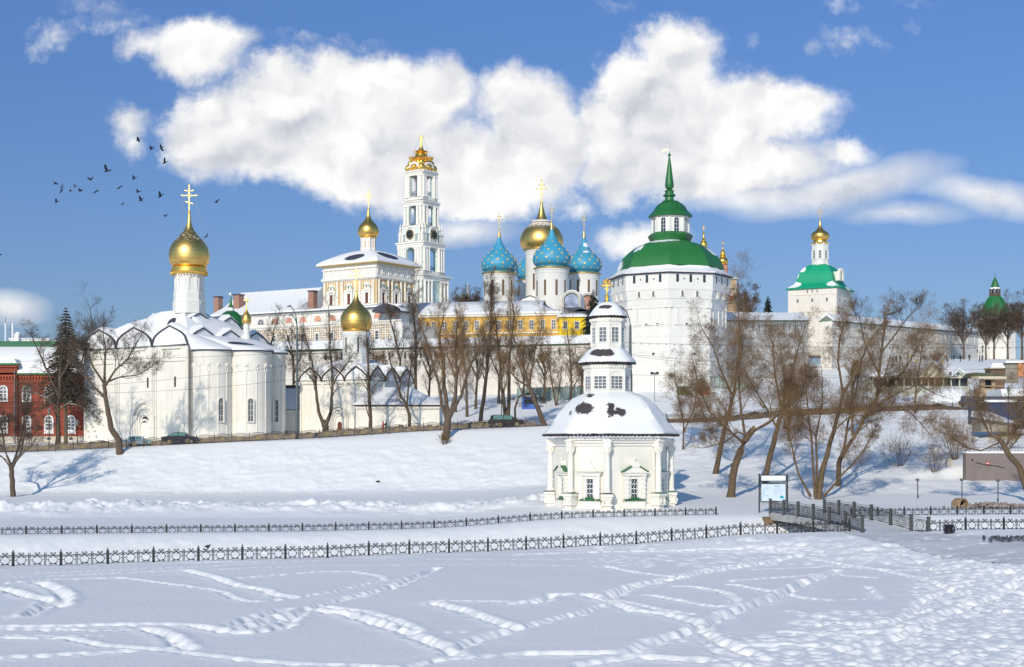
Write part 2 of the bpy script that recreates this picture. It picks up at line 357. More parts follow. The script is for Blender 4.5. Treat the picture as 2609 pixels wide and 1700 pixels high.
def orth_cross(mb, x, y, z0, h, w=None, t=None, yaw=0):
    """three-barred cross on a short rod with knobs at the ends"""
    w = w or h * .45; t = t or h * .035
    M0 = mb.M; mb.M = (M0 if M0 is not None else Matrix()) @ TR(x, y, z0, yaw)
    mb.box(-t, t, -t, t, 0, h)
    mb.box(-w / 2, w / 2, -t * .9, t * .9, h * .62 - t, h * .62 + t)
    mb.box(-w * .27, w * .27, -t * .9, t * .9, h * .80 - t, h * .80 + t)
    mb.ext([(-w * .26, h * .38), (-w * .26, h * .38 + 2 * t), (w * .26, h * .30 + 2 * t), (w * .26, h * .30)], -t * .85, t * .85)
    for px, pz in ((-w / 2, .62 * h), (w / 2, .62 * h), (0, h), (-w * .27, .8 * h), (w * .27, .8 * h)): mb.ball((px, 0, pz), t * 2.1, 6, 4)
    for k in range(4):
        a = PI / 4 + k * PI / 2; mb.box(math.cos(a) * w * .14 - t * .6, math.cos(a) * w * .14 + t * .6, -t * .5, t * .5, h * .62 + math.sin(a) * w * .14 - t * .6, h * .62 + math.sin(a) * w * .14 + t * .6)
    mb.M = M0
def regpoly(R, n, ph=0.0): return [(R * math.sin(math.radians(ph) + 2 * PI * k / n), -R * math.cos(math.radians(ph) + 2 * PI * k / n)) for k in range(n)]   # ph: degrees right of the viewer's side
def facets(poly):
    """for every edge of a plan (listed anticlockwise seen from above, starting toward the viewer): midpoint, turn angle in degrees, length"""
    o = []
    for (x0, y0), (x1, y1) in zip(poly, poly[1:] + poly[:1]):
        o.append((((x0 + x1) / 2, (y0 + y1) / 2), math.degrees(math.atan2(y1 - y0, x1 - x0)), math.hypot(x1 - x0, y1 - y0)))
    return o
def hitx(o, d, px):
    """distance along the horizontal line o + s d at which it is seen in photo column px"""
    u = (px - CX) / FP
    return (u * o[1] - o[0]) / (d[0] - u * d[1])
# ================================================================ the ground
rng = np.random.RandomState(7)
def vnoise(x, y, seed):
    xi = np.floor(x).astype(np.int64); yi = np.floor(y).astype(np.int64); fx = x - xi; fy = y - yi
    fx = fx * fx * (3 - 2 * fx); fy = fy * fy * (3 - 2 * fy)
    def hsh(a, b):
        n = (a * 374761393 + b * 668265263 + seed * 982451653) & 0xffffffff
        n = ((n ^ (n >> 13)) * 1274126177) & 0xffffffff
        return ((n ^ (n >> 16)) & 0xffff) / 65535.0
    return (hsh(xi, yi) * (1 - fx) + hsh(xi + 1, yi) * fx) * (1 - fy) + (hsh(xi, yi + 1) * (1 - fx) + hsh(xi + 1, yi + 1) * fx) * fy
def fbm(x, y, sc, octv=4, seed=1, g=.5):
    t = 0; a = 1; s = 0
    for o in range(octv):
        t = t + a * (vnoise(x * sc, y * sc, seed + o) - .5); s += a; a *= g; sc *= 2.03
    return t / s * 2
us = np.concatenate([[-4, -2.5, -1.5, -1, -.7, -.55, -.47], np.linspace(-.42, .42, 760), [.47, .55, .7, 1, 1.5, 2.5, 4]])
ds = np.concatenate([[-9000, -1500, -300, -60, 4, 10, 18, 26, 34, 40, 44], np.arange(47, 96, .16), np.arange(96, 141, .2), np.arange(141, 232, .36), np.arange(232, 330, 1.2), np.arange(330, 520, 4.0), [560, 640, 800, 1100, 1700, 3000, 6000, 12000]])
KN = {  # photo column: (depth, height) knots of the bare ground
    0:    [(0, 0), (112, 0), (148, .1), (154, .75), (160, .75), (166, .45), (188, .8), (192, 1.1), (206, 6.3), (232, 6.4), (285, 12), (500, 15), (12000, 15)],
    700:  [(0, 0), (112, 0), (148, .1), (154, .7), (160, .7), (166, .45), (188, .8), (192, 1.2), (208, 8.2), (236, 8.5), (290, 17), (500, 22), (12000, 22)],
    1130: [(0, 0), (113, .1), (146, .2), (152, .75), (158, .75), (164, .5), (186, .9), (191, 1.3), (211, 9.75), (236, 10.2), (290, 17.5), (500, 23), (12000, 23)],
    1400: [(0, 0), (100, 0), (130, .9), (146, 1.7), (156, 1.9), (182, 1.6), (190, 2.0), (213, 10.3), (236, 11), (285, 17.5), (500, 25), (12000, 25)],
    1700: [(0, 0), (103, 0), (107, .4), (130, .95), (145, 1.75), (163, 2.0), (185, 4.6), (213, 10.8), (229, 11.0), (240, 11.8), (285, 18.9), (340, 24), (12000, 25)],
    2000: [(0, 0), (102, .05), (107, .9), (130, 1.1), (145, 1.35), (160, 1.7), (168, 2.2), (190, 6.3), (222, 12.1), (237, 12.5), (290, 19), (360, 27), (420, 29), (12000, 30)],
    2300: [(0, 0), (93, .1), (101, .95), (130, 1.25), (150, 1.45), (165, 1.9), (190, 6), (228, 13.0), (246, 13.5), (300, 18.2), (312, 18.6), (355, 27.6), (400, 31), (480, 34), (12000, 34)],
    2609: [(0, 0), (75, .1), (83, .95), (130, 1.4), (150, 1.6), (170, 3.1), (174.4, 3.4), (176.5, 6.5), (205, 10), (235, 13.6), (250, 14.3), (300, 18.2), (352, 26.5), (400, 31), (480, 35.5), (12000, 36)]}
kc = sorted(KN); kz = np.array([np.interp(ds, *zip(*KN[c])) for c in kc])            # column x depth
for _ in range(3):                                                                      # rounds the corners of the knots
    kz[:, 1:-1] = (kz[:, :-2] + 2 * kz[:, 1:-1] + kz[:, 2:]) / 4
uc = np.array([(c - CX) / FP for c in kc])
Z = np.empty((len(ds), len(us)))
for j in range(len(ds)):
    Z[j] = np.interp(us, uc, kz[:, j])
ker = np.ones(61) / 61
pad = np.pad(Z[:, 7:-7], ((0, 0), (30, 30)), 'edge'); Z[:, 7:-7] = np.apply_along_axis(lambda r: np.convolve(r, ker, 'valid'), 1, pad)
xsc = np.where(ds >= 44, ds, 44.0); xsc[:4] = (9000, 1500, 300, 60)                 # half-widths of the rows: beside and behind the viewer the sheet goes on
GX = us[None, :] * xsc[:, None]; GY = np.repeat(ds[:, None], len(us), 1)
NL = [(-120, 61.5), (-32.6, 93.1), (17.8, 111.3), (27.5, 112.6), (60, 113)]; FL = [(-160, 104), (-42.2, 124), (21.8, 135), (33, 132), (60, 131)]
def lineN(x): return np.interp(x, *zip(*NL))
def lineF(x): return np.interp(x, *zip(*FL))
def sst(t): t = np.clip(t, 0, 1); return t * t * (3 - 2 * t)
tN = GY - lineN(GX); tF = lineF(GX) - GY
ditch = sst((tN - .5) / 4.5) * sst((tF - .4) / 9.5)
Z -= 2.3 * ditch
inview = (GY > 44) & (GY < 540)
dfade = np.clip((GY - 44) / 5, 0, 1)
bank = ditch * (1 - ditch) * 4
slope = sst((GY - 186) / 6) * (1 - sst((GY - 204) / 4)) * (us[None, :] < .03) + sst((GY - 160) / 10) * (1 - sst((GY - 330) / 30)) * (us[None, :] >= .03)
berm = np.exp(-((GY - (155 + 4 * fbm(GX, GY * 0 + 3, .03, 2, 5))) / 5.2) ** 2) * (GX < 18)
nearbank = np.exp(-((tN + 1.5) / 2.2) ** 2)
Z += dfade * (.012 * fbm(GX * .35, GY * 1.2, .8, 4, 3) + .05 * fbm(GX, GY, .12, 3, 9))
Z += inview * (.14 * bank * fbm(GX, GY, .6, 4, 11) + .16 * slope * fbm(GX, GY, .33, 4, 12) + .12 * slope * fbm(GX * .5 + GY * .5, GY - GX * .35, 1.3, 4, 44) + .05 * slope * fbm(GX + GY * .4, GY * 1.2, 2.6, 2, 45) + berm * (.50 + 1.1 * np.maximum(fbm(GX, GY, .45, 5, 13, .62), -.3)) + .10 * nearbank * fbm(GX * .25, GY, .9, 4, 14))
# shovelled bank beside the path at the right
pe = np.interp(us[None, :] * np.ones_like(GY), [(c - CX) / FP for c in (1850, 1960, 2300, 2609, 2800)], [109, 104.5, 97, 79, 68]); rb = np.exp(-((GY - pe) / 4.2) ** 2) * (us[None, :] > .14) * sst((us[None, :] - .14) / .03)
Z += rb * (.30 * np.abs(fbm(GX * 1.0 - GY * .5, GY * .35 + GX * .2, 1.0, 4, 15)) + .25 * fbm(GX, GY, .5, 3, 16))
# right foreground trodden to lumps
zone = sst((us[None, :] - .16) / .12) * sst((66 - GY) / 8) + sst((us[None, :] - .24) / .05) * sst((GY - 60) / 4) * sst((84 - GY) / 5)
zone = np.clip(zone, 0, 1) * dfade
lump = fbm(GX * .55 + .4 * fbm(GX, GY, .4, 2, 31), GY * .45, 1.5, 3, 21)
Z += zone * (.035 * np.clip(lump, -.2, .8) * 1.4 + .03 * fbm(GX, GY, 2.5, 2, 22))
us_d = us[7:-7]; du = us_d[1] - us_d[0]
def dent(X, Y, r, dep, rim=.25, ax=1.0):
    """a footprint pressed into the snow, with a soft rim"""
    if not (47.5 < Y < 139): return
    u = X / Y; i0 = int((u - us_d[0]) / du) + 7; w = int(max(3, r * 2.6 / (du * Y))) + 1
    j0 = int(np.searchsorted(ds, Y)); h = int(r * 2.6 * ax / .16) + 2
    ia, ib, ja, jb = max(7, i0 - w), min(len(us) - 8, i0 + w), max(7, j0 - h), min(len(ds) - 9, j0 + h)
    if ia >= ib or ja >= jb: return
    q = ((GX[ja:jb, ia:ib] - X) ** 2 + ((GY[ja:jb, ia:ib] - Y) / ax) ** 2) / r ** 2
    Z[ja:jb, ia:ib] += -dep * np.exp(-q * 1.6) + dep * rim * q * np.exp(-q * .9)
def g0(x, y): d = FP * H / (y - YH); return (x - CX) * d / FP, d
def LP(l): return [(u / 1.8238, 1400 + v / 1.8238) for u, v in l]
def RP(l): return [(1305 + u / 1.8251, 1400 + v / 1.8251) for u, v in l]
TRK = [(LP([(-40, 180), (60, 195), (150, 225), (240, 235), (200, 275), (130, 305), (-20, 325)]), 1.2), (LP([(180, 155), (260, 185), (300, 215), (270, 270)]), 1.3),
 (LP([(0, 160), (250, 140), (560, 132), (700, 150), (880, 175), (1020, 195), (1080, 225), (1150, 245), (1280, 240), (1400, 222), (1560, 200), (1700, 165), (1780, 150), (1740, 125), (1640, 108), (1500, 105), (1100, 135)]), .8),
 (LP([(850, 95), (950, 120), (1020, 140), (1100, 170), (1200, 185), (1280, 215), (1370, 225)]), 1.1),
 (LP([(-40, 362), (300, 360), (700, 350), (900, 355), (1060, 385), (1160, 390), (1300, 370), (1400, 290), (1500, 262), (1650, 225), (1800, 190), (1900, 150), (2030, 90)]), 1.1),
 (LP([(-40, 372), (200, 374), (500, 378), (690, 372)]), .7), (LP([(1060, 355), (1200, 312), (1360, 275)]), 1.2), (LP([(1100, 372), (1240, 340), (1380, 300)]), 1.2),
 (LP([(-30, 410), (120, 415), (320, 415), (480, 450), (700, 465), (850, 480), (1000, 498), (1200, 520), (1400, 535), (1700, 545), (1900, 560)]), .9),
 (LP([(680, 370), (780, 400), (850, 450), (900, 465)]), 1.2), (LP([(1440, 285), (1600, 300), (1750, 345), (1870, 385), (1980, 430), (2080, 470), (2120, 500)]), 1.25),
 (LP([(1500, 270), (1680, 290), (1850, 340), (1940, 390)]), 1.0), (LP([(-20, 505), (150, 500), (400, 485), (620, 475)]), 1.0),
 (LP([(1980, 245), (2380, 248)]), .8), (LP([(1990, 250), (2150, 290), (2300, 340), (2390, 372)]), 1.2), (LP([(2090, 475), (2250, 415), (2400, 378)]), 1.2),
 (LP([(0, 118), (500, 100), (1100, 72), (1500, 52), (2380, 50)]), .6), (LP([(200, 125), (900, 98), (1500, 78), (2380, 72)]), .55), (LP([(0, 95), (700, 72), (1300, 50), (1700, 30)]), .5), (LP([(0, 132), (400, 118), (900, 90)]), .5),
 (LP([(2040, 395), (2190, 388)]), .6), (LP([(1900, 545), (2050, 520), (2380, 492)]), .9), (LP([(0, 400), (250, 402), (480, 402)]), .6),
 (RP([(0, 255), (130, 250), (180, 215), (340, 210), (430, 240), (520, 190), (700, 150), (900, 110), (1100, 80), (1350, 40)]), 1.2), (RP([(440, 215), (560, 170), (720, 135), (900, 95), (1150, 60)]), 1.0),
 (RP([(0, 385), (130, 345), (350, 290), (430, 260)]), 1.0), (RP([(420, 75), (560, 105), (740, 130)]), .9),
 (RP([(0, 490), (400, 485), (560, 480), (650, 430), (800, 400), (880, 370), (1000, 300), (1200, 240), (1350, 170), (1520, 100)]), 1.3), (RP([(940, 345), (1060, 290), (1240, 225), (1370, 150)]), 1.1),
 (RP([(440, 240), (560, 290), (700, 300), (850, 345), (900, 400), (1050, 480), (1200, 520)]), 1.1), (RP([(520, 245), (700, 285), (840, 305)]), .8),
 (RP([(620, 210), (750, 235), (900, 265), (1010, 275), (1040, 240), (980, 200), (830, 175), (730, 175)]), .9), (RP([(1020, 165), (1150, 190), (1300, 225), (1500, 245)]), .9),
 (RP([(1450, 350), (1650, 360), (1830, 330), (1880, 290), (1900, 250), (2050, 200)]), 1.0), (RP([(1500, 480), (1800, 420), (2000, 320), (2200, 250), (2380, 180)]), 1.1), (RP([(1000, 150), (1300, 130), (1450, 120), (1700, 140)]), .8),
 (RP([(1250, 390), (1450, 400), (1900, 380)]), 1.0), (RP([(1000, 460), (1300, 450), (1600, 470)]), 1.1), (RP([(300, 540), (600, 500), (900, 520)]), 1.2),
 (RP([(0, 30), (300, 20), (900, 15), (1400, 25)]), .8), (RP([(0, 48), (500, 42), (1200, 45), (1700, 70), (2000, 130)]), .7), (RP([(0, 72), (300, 75)]), .6), (RP([(1400, 60), (1700, 100), (1950, 170), (2100, 230)]), .9), (RP([(1100, 95), (1500, 85), (1900, 120)]), .7),
 (RP([(1540, 240), (1700, 235)]), .6), (RP([(1650, 180), (1700, 235)]), .8)]
for pts, wd in TRK:
    gpts = [g0(*p) for p in pts]; side = 1; carry = 0
    for (xa, ya), (xb, yb) in zip(gpts, gpts[1:]):
        ln = math.hypot(xb - xa, yb - ya); n = max(1, int(ln / .36)); nx, ny = -(yb - ya) / max(ln, 1e-6), (xb - xa) / max(ln, 1e-6)
        m_ = max(1, int(ln / .16))
        for k in range(m_):
            t = (k + .5) / m_; dent(xa + (xb - xa) * t, ya + (yb - ya) * t, .36 * wd, .040 * wd, .42)
        for k in range(n):
            t = (k + rng.rand() * .8) / n; side = -side; o = side * .16 * wd + rng.randn() * .08
            X = xa + (xb - xa) * t + nx * o; Y = ya + (yb - ya) * t + ny * o
            dent(X, Y, .33 * wd * (.8 + .4 * rng.rand()), .15 * wd * (.4 + 1.1 * rng.rand()), .32)
for _ in range(1300):
    x = 1700 + 909 * rng.rand() ** .7; y = 1560 + 150 * rng.rand()
    if rng.rand() < .45: x = 2330 + 300 * rng.rand(); y = 1440 + 130 * rng.rand()
    if x < 2000 and y < 1620: continue
    X, Y = g0(x, y); dent(X, Y, .16 + .26 * rng.rand() ** 1.5, .07 + .08 * rng.rand(), .4)
for _ in range(260):
    x = 1500 + 1000 * rng.rand(); y = 1395 + 50 * rng.rand(); X, Y = g0(x, y); dent(X, Y, .3 + .3 * rng.rand(), .06 + .06 * rng.rand(), .5)
# the path and the level patches that buildings need
def gz(X, Y):
    u = X / Y; i = int(np.clip(np.searchsorted(us, u) - 1, 0, len(us) - 2)); j = int(np.clip(np.searchsorted(ds, Y) - 1, 0, len(ds) - 2))
    a = (u - us[i]) / (us[i + 1] - us[i]); b = (Y - ds[j]) / (ds[j + 1] - ds[j])
    return float((Z[j, i] * (1 - a) + Z[j, i + 1] * a) * (1 - b) + (Z[j + 1, i] * (1 - a) + Z[j + 1, i + 1] * a) * b)
def gp(x, d): X = (x - CX) * d / FP; return Vector((X, d, gz(X, d)))
nr, ncol = Z.shape
vv = np.stack([GX, GY, Z], -1).reshape(-1, 3).astype(np.float32)
ii = np.arange(nr * ncol).reshape(nr, ncol); q = np.stack([ii[:-1, :-1], ii[:-1, 1:], ii[1:, 1:], ii[1:, :-1]], -1).reshape(-1, 4).astype(np.int32)
me = bpy.data.meshes.new('ground'); me.vertices.add(len(vv)); me.vertices.foreach_set('co', vv.ravel())
me.loops.add(q.size); me.loops.foreach_set('vertex_index', q.ravel()); me.polygons.add(len(q)); me.polygons.foreach_set('loop_start', np.arange(0, q.size, 4, dtype=np.int32))
me.polygons.foreach_set('use_smooth', np.ones(len(q), bool)); me.update(calc_edges=True); me.materials.append(snow_m)
structure(bpy.data.objects.new('ground', me)); COL.objects.link(bpy.data.objects['ground'])
def ribbon(name, m, rows, nlat=8, lift=.03):
    """a sheet laid over the ground; rows: (x_left, x_right, depth_left, depth_right) in photo columns and metres"""
    mb = MB(); rings = []
    for a, b in zip(rows, rows[1:]):
        for k in range(14):
            t = k / 14; r = [p + (q_ - p) * t for p, q_ in zip(a, b)]; rings.append(r)
    rings.append(rows[-1]); rr_ = []
    for xl, xr, dl, dr in rings:
        row = []
        for i in range(nlat + 1):
            t = i / nlat; Xl = (xl - CX) * dl / FP; Xr = (xr - CX) * dr / FP; X = Xl + (Xr - Xl) * t; Y = dl + (dr - dl) * t; row.append((X, Y, gz(X, Y) + lift))
        rr_.append(row)
    mb.loft(rr_, cap=False, closed=False); o = mb.build(name, m, smooth=True); return structure(o)
# ================================================================ the well chapel in front
def build_chapel():
    S = Site(1547, 1292, 145); k = S.k
    t = thing('well_chapel', S.loc, 'white octagonal chapel with three snow covered tiers and gold cross, standing low beside the fence', 'chapel')
    b = math.radians(19.8); L1, L2 = 138 * k, 97 * k
    p = [(-10 * k, -150 * k)]; ang = [b, b + PI / 4, b + PI / 2, b + 3 * PI / 4, b + PI, b + 5 * PI / 4, b + 3 * PI / 2]
    for i, a in enumerate(ang): l = L1 if i % 2 == 0 else L2; p.append((p[-1][0] + l * math.cos(a), p[-1][1] + l * math.sin(a)))
    cx, cy = sum(x for x, y in p) / 8, sum(y for x, y in p) / 8
    # shift so that the corners stand where the photograph has them
    p = [(x, y - cy - 0) for x, y in p]; cy = 0; c = (cx, 0)
    k2 = S.k
    def Zf(py): return (1292 - py) * k2 * .958          # wall front stands nearer than the axis
    wall = MB(); wall.stack(p, [(.93, -.6), (.93, Zf(1108))], c); wall.stack(p, [(.97, -.5), (.97, Zf(1284)), (.935, Zf(1278))], c)
    wall.build('wall', plaster, t)
    co_ = MB(); co_.stack(p, [(.93, Zf(1130)), (.96, Zf(1128)), (.96, Zf(1122)), (1.0, Zf(1120)), (1.0, Zf(1116)), (1.05, Zf(1113)), (1.05, Zf(1109.5))], c)
    for (mx, my), ang_, ln in facets(p):
        co_.M = TR(c[0] + (mx - c[0]) * .96, c[1] + (my - c[1]) * .96, 0, ang_); n = int(ln / .34)
        for i in range(n): x = -ln * .46 + ln * .92 * i / (n - 1); co_.box(x - .07, x + .07, -.22, 0, Zf(1121), Zf(1114))
    co_.build('cornice', trimw, t)
    # roof with snow
    hw = [(1.08, 1107.5), (1.105, 1105.5), (1.10, 1102), (1.06, 1094), (.97, 1080), (.905, 1064), (.83, 1046), (.74, 1030), (.63, 1016), (.5, 1006), (.40, 1001), (.34, 998)]
    pr = [(s, (1292 - y) * k) for s, y in hw]
    def P3(px, py, off): return ((px - 1547) * k, off * k, (1292 - py) * k)
    a1, a2, a3, a4 = P3(1482, 1042, -105), P3(1440, 1048, -90), P3(1548, 1048, -118), P3(1562, 1052, -112)
    rm = mat('chapel_roof_snow', (.86, .86, .87), .62, var=.02, vs=.3, bump=.06, bs=1.1, patches=[(*a1, 1.05, 2.5, .62), (*a2, .75, 1.8, .55), (*a3, .42, 2, .85), (*a4, 1.0, 2, .42), (*P3(1500, 1010, -60), .4, 2, .25)], patch_col=(.06, .048, .05), patch_warp=1.5, soft=.12)
    r = MB(); fine = []
    for (s0, z0), (s1, z1) in zip(pr, pr[1:]):
        for q_ in range(2): fine.append((s0 + (s1 - s0) * q_ / 2, z0 + (z1 - z0) * q_ / 2))
    fine.append(pr[-1])
    p16 = []
    for (x0, y0), (x1, y1) in zip(p, p[1:] + p[:1]):
        for q_ in range(6): p16.append((x0 + (x1 - x0) * q_ / 6, y0 + (y1 - y0) * q_ / 6))
    rnd = random.Random(3)
    rings = []
    for i, (s, z) in enumerate(fine):
        rings.append([(c[0] + (x - c[0]) * s + rnd.uniform(-.03, .03), c[1] + (y - c[1]) * s, z + rnd.uniform(-.05, .05)) for x, y in p16])
    r.loft(rings); r.build('roof', rm, t, smooth=True, angle=38)
    def eave(poly, cc, s, z, name, par, sp=.27, rr=.085, ln_=.35):
        e = MB(); rnd = random.Random(5)
        for (mx, my), ang_, ln in facets(poly):
            e.M = TR(cc[0] + (mx - cc[0]) * s, cc[1] + (my - cc[1]) * s, 0, ang_); L_ = ln * s; n = int(L_ / sp)
            for i in range(n):
                x = -L_ / 2 + L_ * (i + .5) / n + rnd.uniform(-.02, .02)
                e.ball((x, -.03, z - .03 + rnd.uniform(-.02, .03)), rr * rnd.uniform(.85, 1.15), 6, 4, .9)
            e.box(-L_ / 2, L_ / 2, .06, ln_, z - .04, z + .0)
        e.M = None; return e.build(name, tile_m, par)
    eave(p, c, 1.125, (1292 - 1108.5) * k, 'eave_tiles', t, .40, .15, .5)
    # columns at the corners
    for i, (x, y) in enumerate(p):
        X, Y = c[0] + (x - c[0]) * 1.0, c[1] + (y - c[1]) * 1.0; zs = (1292 - 1253) * k
        m = MB(); m.lathe([(.42, zs + .12), (.42, zs + .25), (.32, zs + .36), (.30, zs + .5), (.30, Zf(1190)), (.31, Zf(1188)), (.31, Zf(1184)), (.285, Zf(1182)), (.27, Zf(1149)), (.33, Zf(1147))], 14, X, Y); o = m.build('column', trimw, t, smooth=True)
        a = math.degrees(math.atan2(Y, X - c[0])) + 90
        q_ = MB(); q_.lathe([(.28, Zf(1147)), (.36, Zf(1145)), (.33, Zf(1140)), (.44, Zf(1136)), (.40, Zf(1133)), (.50, Zf(1131))], 8, X, Y)
        for j in range(8): an = j * PI / 4; q_.ball((X + .37 * math.cos(an), Y + .37 * math.sin(an), Zf(1139)), .10, 5, 4, 1.3); q_.ball((X + .42 * math.cos(an + .4), Y + .42 * math.sin(an + .4), Zf(1134)), .08, 5, 4)
        q_.M = TR(X, Y, 0, a); q_.box(-.36, .36, -.30, .55, Zf(1131), Zf(1112)); q_.box(-.46, .46, -.40, .5, Zf(1118), Zf(1114.5)); q_.build('capital', trimw, o)
        q_ = MB(); q_.M = TR(X, Y, 0, a)
        q_.box(-.62, .62, -.62, .5, zs - .28, zs); q_.box(-.52, .52, -.52, .5, zs - .5, zs - .27); q_.box(-.45, .45, -.45, .5, zs - 1.02, zs - .49); q_.box(-.56, .56, -.58, .5, zs - 1.16, zs - 1.0); q_.box(-.4, .4, -.38, .5, zs - 1.5, zs - 1.15); q_.box(-.6, .6, -.6, .5, -.6, .1)
        q_.M = TR(X, Y, 0, a); q_.tube([(-.3, -.40, zs - .45), (-.3, -.62, zs - .75), (-.3, -.5, zs - 1.0)], .09, 6); q_.tube([(.3, -.40, zs - .45), (.3, -.62, zs - .75), (.3, -.5, zs - 1.0)], .09, 6)
        q_.build('pedestal', plaster, o)
        q_ = MB(); q_.M = TR(X, Y, 0, a); q_.box(-.66, .66, -.66, .5, zs, zs + .05); q_.M = None; q_.build('ledge', greenroof if i % 3 else sheet, o)
        q_ = MB(); ff = .885; q_.ball((c[0] + (x - c[0]) * ff, c[1] + (y - c[1]) * ff, (1292 - 1084) * k), .32, 12, 8); q_.lathe([(.2, (1292 - 1094) * k), (.22, (1292 - 1089) * k)], 10, c[0] + (x - c[0]) * ff, c[1] + (y - c[1]) * ff)
        q_.build('roof_ball', rsnow, t, smooth=True)
    # windows with their carved surrounds, one on every face
    for i, ((mx, my), ang_, ln) in enumerate(facets(p)):
        X, Y = c[0] + (mx - c[0]) * .93, c[1] + (my - c[1]) * .93; zb = Zf(1264)
        if i == 0: X += .25 * math.cos(math.radians(ang_)); 
        M = TR(X, Y, zb, ang_)
        w_, h_ = .86, Zf(1214) - zb
        a_ = MB(); a_.M = M; a_.ext([(-w_ / 2, 0), (-w_ / 2, h_), (w_ / 2, h_), (w_ / 2, 0)], -.03, .05); wo = a_.build('window', glass, t)
        g = MB(); g.M = M
        for q_ in range(3): x = -w_ / 2 + w_ * (q_ + .5) / 3; g.tube([(x + (.07 if j % 2 else -.07), -.10, h_ * j / 10) for j in range(11)], .028, 5)
        for q_ in range(1, 4): g.box(-w_ / 2, w_ / 2, -.13, -.08, h_ * q_ / 4 - .03, h_ * q_ / 4 + .03)
        for x in (-w_ / 2 + .04, w_ / 2 - .04): g.box(x - .03, x + .03, -.13, -.08, 0, h_)
        g.build('grille', white_m, wo)
        f = MB(); f.M = M
        for s in (-1, 1):
            f.box(s * w_ / 2 + (-.26 if s < 0 else 0), s * w_ / 2 + (0 if s < 0 else .26), -.20, 0, 0, h_ + .2)
            f.box(s * (w_ / 2 + .46) - .19, s * (w_ / 2 + .46) + .19, -.36, 0, -.02, h_ - .05)
            f.box(s * (w_ / 2 + .46) - .24, s * (w_ / 2 + .46) + .24, -.42, 0, h_ - .05, h_ + .28)
            for j in range(5): f.box(s * (w_ / 2 + .46) - .23, s * (w_ / 2 + .46) + .23, -.39, 0, .15 + j * .42, .36 + j * .42)
            f.box(s * (w_ / 2 + .42) - .25, s * (w_ / 2 + .42) + .25, -.34, 0, -.82, -.36)
        f.box(-w_ / 2 - .26, w_ / 2 + .26, -.22, 0, h_ + .01, h_ + .32)
        f.box(-w_ / 2 - .75, w_ / 2 + .75, -.44, 0, h_ + .33, h_ + .55); f.box(-w_ / 2 - .92, w_ / 2 + .92, -.54, 0, h_ + .56, h_ + .66)
        f.box(-w_ / 2 - .7, w_ / 2 + .7, -.30, 0, -.9, -.22); f.box(-w_ / 2 - .75, w_ / 2 + .75, -.36, 0, -1.0, -.9)
        if i % 2 == 0:
            f.ext([(-1.32, h_ + .67), (0, h_ + 1.42), (1.32, h_ + .67)], -.40, 0)
            f.ext([(-.42, h_ + 1.15), (-.5, h_ + 1.42), (-.22, h_ + 1.74), (0, h_ + 1.8), (.22, h_ + 1.74), (.5, h_ + 1.42), (.42, h_ + 1.15)], -.46, 0)
            f.ball((0, -.25, h_ + 1.94), .13, 8, 6); f.box(-.03, .03, -.27, -.2, h_ + 2, h_ + 2.22)
        else:
            for j, (ww, hh) in enumerate(((.85, .2), (.68, .4), (.52, .62), (.3, .85), (.14, 1.1))): f.ball((0, -.1, h_ + .68), ww, 10, 6, hh / ww) if False else f.ext([(-ww, h_ + .67), (-ww, h_ + .67 + hh * .7), (-ww * .7, h_ + .67 + hh), (ww * .7, h_ + .67 + hh), (ww, h_ + .67 + hh * .7), (ww, h_ + .67)], -.24 - .04 * j, 0)
        f.build('surround', trimw, wo)
        f = MB(); f.M = M
        if i % 2 == 0:
            for s in (-1, 1):
                f.ext([(s * .42, h_ + 1.24), (s * .44, h_ + 1.30), (s * 1.44, h_ + .74), (s * 1.42, h_ + .68)] if s > 0 else [(s * 1.42, h_ + .68), (s * 1.44, h_ + .74), (s * .44, h_ + 1.30), (s * .42, h_ + 1.24)], -.56, 0)
        else: f.box(-w_ / 2 - .95, w_ / 2 + .95, -.58, 0, h_ + .665, h_ + .70)
        f.ext([(-.43, -.17), (-.43, .1), (.43, .1), (.43, -.17)], -.34, -.1); f.box(-w_ / 2 - .8, w_ / 2 + .8, -.46, 0, -.215, -.175)
        f.build('sill', greenroof, wo)
    # upper tiers
    def tier(cxp, R, yb, yt, Re, ye, roofp, wn, name):
        C = ((cxp - 1547) * k, 0); pl = [(x + C[0], y) for x, y in regpoly(R * k / math.cos(PI / 8) * .97, 8, 0)]
        z0, z1 = (1292 - yb) * k - .3, (1292 - yt) * k
        m = MB(); m.stack(pl, [(1, z0), (1, z1)], C); m.stack(pl, [(1.05, z0), (1.05, z0 + .5), (1.01, z0 + .55)], C)
        m.stack(pl, [(1.0, z1 - .75), (1.04, z1 - .7), (1.04, z1 - .5), (1.10, z1 - .4), (1.10, z1 - .06)], C)
        for (x, y) in pl: m.lathe([(.13, z0 + .5), (.13, z1 - .7)], 8, C[0] + (x - C[0]) * 1.0, y)
        for (mx, my), ang_, ln in facets(pl):
            m.M = TR(C[0] + (mx - C[0]) * 1.1, my * 1.1, 0, ang_); n = int(ln / .22)
            for i in range(n): x = -ln * .5 + ln * i / (n - 1); m.box(x - .045, x + .045, -.1, 0, z1 - .34, z1 - .1)
        m.M = None; d = m.build(name, plaster, t)
        for (mx, my), ang_, ln in facets(pl):
            zb, w_, h_, nx, ny = wn
            win(t, TR(mx, my, (1292 - zb) * k, ang_), w_, h_, False, nx, ny, .05, fm=white_m, depth=.10, bar=.045, gm=paleglass)
            if name == 'middle_drum':
                f = MB(); f.M = TR(mx, my, (1292 - zb) * k, ang_); f.band(arch(w_ + .5, h_ + .9, z=-.05), arch(w_ + .22, h_ + .62, z=-.05), -.09, .02); f.build('window_arch', trimw, t)
        pe_ = [(x * 1 + 0, y) for x, y in pl]; s = Re / R
        eave(pe_, C, s, (1292 - ye) * k, name + '_eave_tiles', t, .30, .105, .4)
